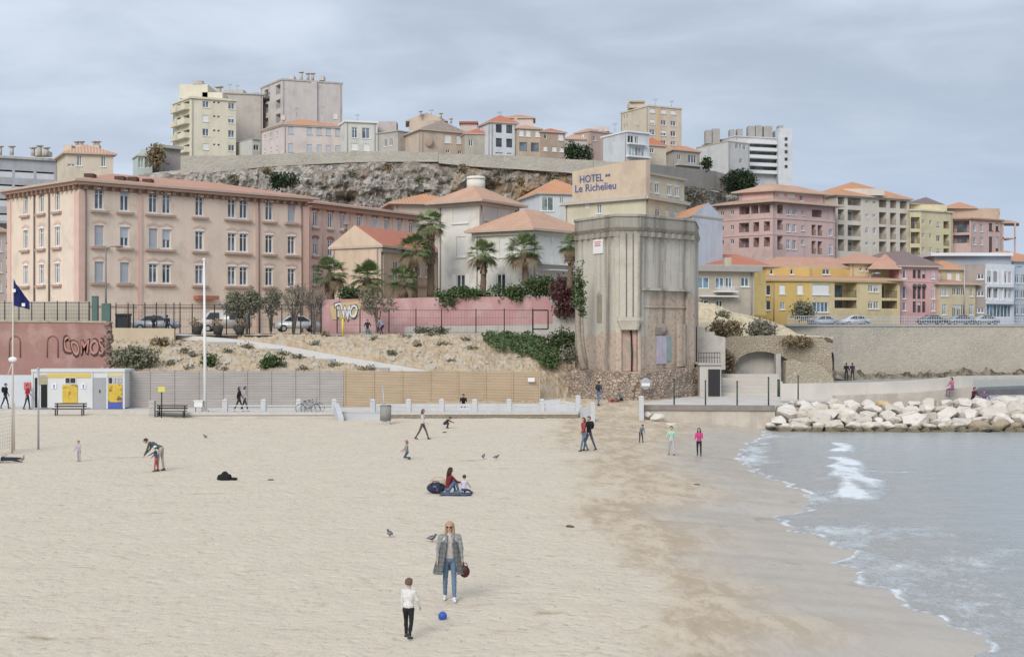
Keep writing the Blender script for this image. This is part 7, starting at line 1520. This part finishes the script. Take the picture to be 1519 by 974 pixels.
# ------------------------------------------------------------------ palms
def palm(label,px,pb,pc,d,rpx,skirt=.35,trunk=.24,n=46,lean=0,name='palm_tree'):
    b=P(px,pb,d); c=P(px+lean,pc,d); Rr=rpx/F*d*1.12; r=thing(name,label,'palm tree',b,'palms by the villa')
    bm=NB(); h=c.z-b.z; k=max(6,int(h/.35)); pts=[];rd=[]
    for i in range(k+1):
        f=i/k; pts.append(b.lerp(c,f)+Vector((.08*math.sin(f*3),0,0))); rd.append(trunk*(1.25-.35*f)*(1+.09*(i%2)))
    tube(bm,pts,rd,10); mk('trunk',bm,mat('palm_bark',(.17,.125,.09),.95,.3,4,.6,9),r)
    bm=NB(); S_=NB()
    for i in range(n):
        az=R.uniform(0,6.283); f=i/n; el=rad(80-125*f**.85+R.uniform(-9,9)); dr=Vector((math.cos(az)*math.cos(el),math.sin(az)*math.cos(el),math.sin(el)))
        pl=Rr*R.uniform(.42,.55); p0=c+dr*.12; p1=c+dr*pl+Vector((0,0,-.06*pl)); dead=f>.86
        T_=bm
        side=dr.cross(Vector((0,0,1))); side=side.normalized() if side.length>.05 else Vector((1,0,0)); up=side.cross(dr).normalized()
        mi=(0,0,1,1,2)[R.randrange(5)] if f<.7 else 2
        if dead: mi=3
        w=.02; quad(T_,p0-side*w,p1-side*w,p1+side*w,p0+side*w,mi)
        nb=15; bl=Rr*R.uniform(.48,.62)
        for j in range(nb):
            t=(j/(nb-1)-.5)*2; ang=t*rad(78); q=dr*math.cos(ang)+side*math.sin(ang); L_=bl*(1-.28*abs(t))
            tip=p1+q*L_-up*.02-Vector((0,0,1))*L_*(.16+.22*R.random()+(.35 if dead else 0)+.18*abs(t)); mid=p1+q*L_*.55-Vector((0,0,1))*L_*.05
            sw=q.cross(up).normalized()*L_*.045
            quad(T_,p1,mid+sw,tip,mid-sw,mi)
    mk('crown',bm,lmats('palm')+[leafmat('leaf_dead',(.25,.19,.11))],r)
    if skirt:
        bm=NB()
        for i in range(int(150*skirt/.35)):
            az=R.uniform(0,6.283); z=c.z-h*skirt*R.random()**1.3*.95; q=Vector((math.cos(az),math.sin(az),0)); p=Vector((c.x,c.y,z))+q*trunk*.9
            L_=R.uniform(.5,1.0); e=p+q*L_*.38-Vector((0,0,L_)); s=Vector((-q.y,q.x,0))*R.uniform(.05,.13); quad(bm,p-s*.4,p+s*.4,e+s,e-s)
        mk('dead_fronds',bm,leafmat('leaf_dead2',(.19,.145,.095)),r)
    return r
palm('short bushy palm at the left end of the pink wall',490,446,404,138.5,28,.5,.3,58)
palm('short bushy palm behind the grey olive bush on the pink wall',545,448,411,138,29,.5,.3,58)
palm('low palm between two tall palms, crown just above the pink wall',597,448,415,137.5,26,.5,.26,50)
palm('medium tall palm leaning out beside the tallest palm',615,446,368,140,27,.45,.24,56,-1)
palm('tallest palm with a long brown trunk close against the white villa',638.5,440,331,142,25,.5,.3,56,-1)
palm('slender palm in front of the white villa tower',716,436,376,138,26,.28,.25,50)
palm('palm with a wide crown in front of the low villa wing',779,424,370,138,30,.2,.28,58,-2)
palm('palm half hidden by the left edge of the ruined tower',845,428,364,128,20,.3,.22,40)
# ------------------------------------------------------------------ shrubs
def tree(label,px,py,d,w,h,kind,n,size,tr=.12,name='tree',twigs=0,split=.45):
    b=P(px,py,d); W_=w/F*d/2; Hh_=h/F*d; r=thing(name,label,'tree',b); bm=NB(); tips=[]
    for i in range(6+twigs):
        q=Vector((R.uniform(-.85,.85)*W_,R.uniform(-.5,.5)*W_,Hh_*R.uniform(.6,.93))); m_=b+Vector((q.x*.25,q.y*.25,Hh_*split*R.uniform(.6,1)))
        tube(bm,[b+Vector((R.uniform(-.05,.05),0,-.1)),m_,b+q],[tr*(.7 if i else 1),tr*.5,.015],6); tips.append(b+q)
        if twigs:
            for _ in range(7): e=b+q+Vector((R.gauss(0,.35),R.gauss(0,.3),R.gauss(.15,.3))); tube(bm,[m_.lerp(b+q,R.uniform(.3,.9)),e],[.02,.006],3)
    mk('trunk',bm,mat('bark_grey',(.2,.17,.145),.95,.25,5,.4),r)
    bm=NB()
    for p in tips: leaves(bm,(p.x,p.y,p.z-.1),W_*.42,W_*.36,Hh_*.2,n//len(tips),size,hollow=.1)
    leaves(bm,(b.x,b.y,b.z+Hh_*.66),W_*.8,W_*.6,Hh_*.3,n//3,size)
    mk('crown',bm,lmats(kind),r); return r
tree('dense olive tree behind the flower pots on the terrace',366,494,127,56,62,'olive',3000,.12)
tree('smaller dark shrubby tree between the olive tree and bare grey trees',402,490,128.5,26,62,'olive',900,.11)
tree('thin grey half-bare tree in front of the right end of the long building',436,494,126.5,46,72,'grey',750,.09,.08,twigs=9)
tree('bare grey twiggy tree at the left end of the pink wall',466,494,126,34,70,'grey',380,.08,.09,twigs=12)
tree('grey green tree leaning over the graffiti end of the pink wall',560,492,129.5,52,60,'olive',1300,.1,.1,split=.6)
bush('garden_bush','dark green bush between the two short palms at the pink wall','bush',517,447,136,30,24,'green',900,.16)
for px,py,w,h,lb in ((660,452,30,24,'hanging green creeper at the left start of the hedge on the pink wall'),(694,441,56,16,'low green hedge on top of the pink wall beneath the villa tower'),(748,441,58,20,'green hedge on top of the pink wall beside the slender palm'),(798,438,50,30,'thick green hedge under the wide palm on the pink wall')):
    bush('wall_hedge',lb,'hedge',px,py+3,133.4,w,h,'ivy' if px<770 else 'green',1500,.16,depth=1.0,stems=False,group='hedges on the pink wall')
bush('bougainvillea','dark red bougainvillea between the pink wall and the ruined tower','bush',838,472,131.3,40,66,'red',3200,.15,depth=1.6)
bush('garden_bush','green bush at the tower foot, below the bougainvillea','bush',834,520,121,44,32,'green',1500,.14); bush('agave','pale spiky plant at the foot of the ruined tower','plant',846,536,116.5,22,24,'grey',500,.16,stems=False)
bush('wall_creeper','green creeper climbing the left corner of the ruined tower','creeper',859,470,112.6,13,88,'ivy',900,.12,depth=.3,stems=False)
tk=thing('dead_trunk','dry pale tree trunk leaning on the left corner of the ruined tower','tree',P(862,545,111.8)); bm=NB(); tube(bm,[P(866,548,111.6),P(860,520,112.0),P(857,480,112.5),P(860,430,113),P(858,395,113.2)],[.32,.24,.2,.16,.08],8); tube(bm,[P(870,548,111.8),P(864,505,112.2),P(862,450,112.8)],[.2,.15,.08],7); mk('trunk',bm,mat('dead_bark',(.30,.25,.20),.95,.3,3,.7),tk)
# ivy mat on the slope
def slopexyz(px,d): return Vector((X(px,d),d,slopez(px,d)))
PG=[(714,499),(740,494),(775,494),(803,504),(832,519),(834,534),(822,547),(804,544),(790,530),(765,524),(738,519),(722,510)]
def inpoly(x,y,p):
    c=False; k=len(p)
    for i in range(k):
        (x1,y1),(x2,y2)=p[i],p[i-1]
        if (y1>y)!=(y2>y) and x<(x2-x1)*(y-y1)/(y2-y1)+x1: c=not c
    return c
bm=NB(); dl=[109+.25*i for i in range(60)]
for j in range(9000):
    px,py=R.uniform(712,838),R.uniform(492,549)
    if not inpoly(px+3*nz(px*.1,py*.1,1,1,2),py+4*nz(px*.1,py*.15,7,1,2),PG): continue
    dc=next((d for d in dl if CY+(H-slopez(px,d)-.35)/d*F<=py),None)
    if dc is None: continue
    p=slopexyz(px,dc)+Vector((0,-.1,.3+.4*R.random()+.5*max(0,nz(px*.08,dc*.4,1,1,2)))); a=Vector((R.gauss(0,1),R.gauss(-.6,1),R.gauss(.8,1))).normalized(); b=a.orthogonal().normalized(); b=Matrix.Rotation(R.uniform(0,6.28),3,a)@b; s=R.uniform(.08,.17); w=a.cross(b)
    quad(bm,p-b*s,p+w*s*.6,p+b*s,p-w*s*.6,(0,0,1,2)[int((nz(px*.15,dc*.7,5,1,2)+.5)*3.99)%4])
iv=mk('ivy_mat',bm,lmats('ivy'),origin=slopexyz(770,118)); tag(iv,'dark green ivy mat spreading down the slope left of the tower','ground cover')
def sbush(name,label,cat,px,d,w,h,kind,n,size,**k):
    p=slopexyz(px,d); py=CY+(H-p.z)/d*F; return bush(name,label,cat,px,py+2,d,w,h,kind,n,size,**k)
sbush('shrub','large grey green shrub on the slope above the grey fence near the red wall','shrub',207,112.5,78,34,'olive',3000,.13)
sbush('shrub','small rounded bright green shrub on the slope above the grey fence','shrub',408,112,40,22,'ivy',1500,.12); sbush('shrub','yellow green shrub behind the tall white mast on the slope','shrub',312,112.5,22,24,'ivy',600,.12)
sbush('shrub','dry yellowish shrub at the foot of the tan retaining wall','shrub',240,118.5,30,14,'dry',600,.12)
TG_='dry tufts on the slope'
for px,d,w in ((262,119,16),(275,116,20),(290,115,16),(284,112,22),(340,116,14),(365,119.5,18),(420,116.5,16),(440,115.5,14),(470,119,18),(500,113,24),(540,112,30),(480,123,16),(560,121,18),(600,122.5,26),(640,123,30),(655,119,20),(690,121,18),(700,117,14),(620,118,12),(250,113,18),(330,111.5,18),(450,111.5,20),(585,115.5,14),(670,113.5,12)):
    sbush('dry_tuft','low dry grass tuft growing on the sandy slope','tuft',px,d,w,R.uniform(6,10),R.choice(['dry','grey','olive']),240,.1,stems=False,group=TG_,blobs=2)
bush('pine_shrub','dark spreading shrub in front of the orange corner of the ochre building','shrub',1192,473,193,34,26,'olive',1500,.2)
bush('fence_hedge','low dry hedge at the pink wall footing','hedge',650,496,127.5,80,10,'olive',900,.12,stems=False,depth=.8); 
# stones on the slope
ST_='stones on the slope'
SM_=[rockmesh(60+i,mat('slope_stone',(.47,.42,.35),.95,.15,2,.4)) for i in range(4)]
for i in range(120):
    px=R.choice([R.uniform(250,330),R.uniform(330,500),R.uniform(560,800)]); d=R.uniform(110.5,121); p=slopexyz(px,d)
    o=bpy.data.objects.new('slope_stone',R.choice(SM_)); COL.objects.link(o); o.location=p+Vector((0,0,.1)); s=R.uniform(.12,.32); o.scale=(s*1.2,s,s*.8); o.rotation_euler=(R.random(),R.random(),R.random()*6); tag(o,'pale stone lying on the dry slope above the plank fences','stone',ST_)
# ------------------------------------------------------------------ cars
CARG=GLD
def car(label,px,py,d,rz,col,kind='car',name='parked_car'):
    o=P(px,py,d); r=thing(name,label,'van' if kind=='van' else 'car',o); M_=Matrix.Translation(o)@Matrix.Rotation(rz,4,'Z')
    prof=[(-2.05,.28),(-2.1,.62),(-1.98,.88),(-1.45,.95),(-.75,1.42),(.55,1.46),(1.35,.98),(1.95,.86),(2.1,.6),(2.05,.28)] if kind=='car' else [(-2.4,.3),(-2.45,1.0),(-2.4,1.9),(-2.2,1.98),(1.0,1.98),(1.3,1.85),(1.85,1.15),(2.4,.98),(2.48,.6),(2.42,.3)]
    W_=.86; bm=NB(); rings=[]
    for y,k in ((-W_,.0),(-W_+.02,1),(W_-.02,1),(W_,0)):
        rings.append([bm.verts.new(M_@Vector((x,y*(1-.17*max(0,(z-.9))),z))) for x,z in prof])
    bmesh.ops.delete(bm,geom=rings[0]+rings[3],context='VERTS'); A_,B_=rings[1],rings[2]; k=len(prof)
    bm.faces.new(A_[::-1]); bm.faces.new(B_)
    for i in range(k): bm.faces.new((A_[i],A_[(i+1)%k],B_[(i+1)%k],B_[i]))
    bmesh.ops.recalc_face_normals(bm,faces=bm.faces); bmesh.ops.bevel(bm,geom=bm.edges[:],offset=.07,segments=2,affect='EDGES',clamp_overlap=True)
    mk('body',bm,plain('paint_%s'%name+label[:9],col,.3,.1),r,smooth=True)
    gz_=[[(-1.3,.98),(-.72,1.36),(-.12,1.39),(-.12,.98)],[(-.04,.98),(-.04,1.39),(.5,1.39),(1.15,.98)]] if kind=='car' else [[(-1.9,1.15),(-1.9,1.75),(-.6,1.75),(-.6,1.15)],[(.3,1.15),(.3,1.75),(1.15,1.75),(1.55,1.15)]]
    for s in (-1,1):
        for g in gz_:
            bm=NB(); f=[bm.verts.new(M_@Vector((x,s*(W_*(1-.17*max(0,z-.9))+.012),z))) for x,z in g]; bm.faces.new(f if s<0 else f[::-1]); mk('side_window',bm,CARG,r)
        for x in (-1.3,1.32):
            bm=NB(); c=M_@Vector((x,s*.8,.32)); e=M_@Vector((x,s*.9,.32)); tube(bm,[c,e],.32,16); w=mk('wheel',bm,BLACK,r); bm=NB(); tube(bm,[e,M_@Vector((x,s*.915,.32))],.19,12); mk('rim',bm,GALV,w)
    for x,nm,m in ((2.1,'headlight',WHITE),(-2.1,'tail_light',plain('tail_red',(.4,.03,.03)))):
        kx=1.17 if kind=='van' else 1
        for s in (-.62,.62): bm=NB(); ball(bm,M_@Vector((x*kx*.985,s,.68)),.13,8,sc=(.5,1.3,.8)); mk(nm,bm,m,r)
    return r
car('grey parked car half hidden by people behind the terrace fence',232,491,129,.05,(.33,.35,.38))
car('pale van parked behind the flower pots on the terrace',332,492,130.5,3.2,(.55,.50,.48),'van','parked_van')
car('small white car parked behind the thin grey trees',440,492,130,.3,(.6,.61,.62))
car('white car parked on the coast road in front of the ochre building',1268,483,198,3.35,(.62,.63,.64)); car('dark grey car parked on the coast road in front of the rose house',1382,482,206.3,3.35,(.16,.18,.19))
car('blue grey car on the coast road by the small yellow house',1425,482,206.5,.2,(.28,.31,.35)); car('silver car at the coast road end near the modern white building',1460,482,208,3.35,(.42,.44,.46)); car('pale car parked below the shrub by the ochre building corner',1222,484,195.5,.2,(.45,.47,.5))
# ------------------------------------------------------------------ pigeons and bits on the sand
def pigeon(label,px,py,d,rz,name='pigeon'):
    g=ground(px,py,d); r=thing(name,label,'bird',g); M_=Matrix.Translation(g)@Matrix.Rotation(rz,4,'Z')@Matrix.Scale(.8,4); bm=NB(); tr=lambda v:M_@Vector(v)
    tube(bm,[tr((-.2,0,.13)),tr((-.12,0,.145)),tr((-.04,0,.15)),tr((.04,0,.165)),tr((.09,0,.2)),tr((.12,0,.245)),tr((.15,0,.262)),tr((.175,0,.258)),tr((.2,0,.245))],[.018,.04,.068,.066,.045,.03,.034,.022,.004],10)
    mk('body',bm,mat('pigeon_grey',(.10,.11,.125),.6,.3,14,0),r,smooth=True)
    for s in (-1,1):
        bm=NB(); tube(bm,[tr((.0,s*.02,.1)),tr((.01,s*.022,.0))],.007,5); mk('leg',bm,mat('bird_leg',(.35,.12,.1)),r)
        bm=NB(); tube(bm,[tr((.05,s*.058,.17)),tr((-.06,s*.062,.155)),tr((-.19,s*.03,.135))],[.03,.035,.006],6); mk('wing',bm,mat('pigeon_wing',(.2,.21,.23),.6,.2,14,0),r)
pigeon('pigeon walking alone on the sand, well left of the plaid coat woman',578,796,45,2.2); pigeon('small dark pigeon on the sand close to the plaid coat woman',641,803,44,.3); pigeon('pigeon pecking on the sand right of the sitting family',717,680,66,1.2); pigeon('pale pigeon just right of another pigeon on the middle of the beach',736,681,66,.2); pigeon('pigeon on the far sand between bending adult and white mast',304.5,650,80,2.6)
g=P(545,496,128.25); bm=NB(); box(bm,g.x-.7,g.x+.7,g.y-.12,g.y+.35,5.66,6.07); box(bm,g.x-.74,g.x+.74,g.y-.15,g.y+.38,6.073,6.12); tag(mk('stone_bench',bm,CONC,origin=(g.x,g.y,5.66)),'low concrete bench block under the person in navy by the pink wall','bench')
for px,py,lb in ((660,641,'small brown bucket-like lump on the sand below the digging child'),(1033,719,'little dark stone on the wet sand'),(402,712,'small dark twig of driftwood far left of the navy bag'),(845,781,'thin driftwood stick lying on the beach near the wet sand')):
    g=ground(px,py,60); o=rockmesh(px,mat('drift_brown',(.12,.095,.07),.9,.2)); ob=bpy.data.objects.new('beach_stone',o); COL.objects.link(ob); ob.location=g; ob.scale=(.16,.1,.09); tag(ob,lb,'stone')
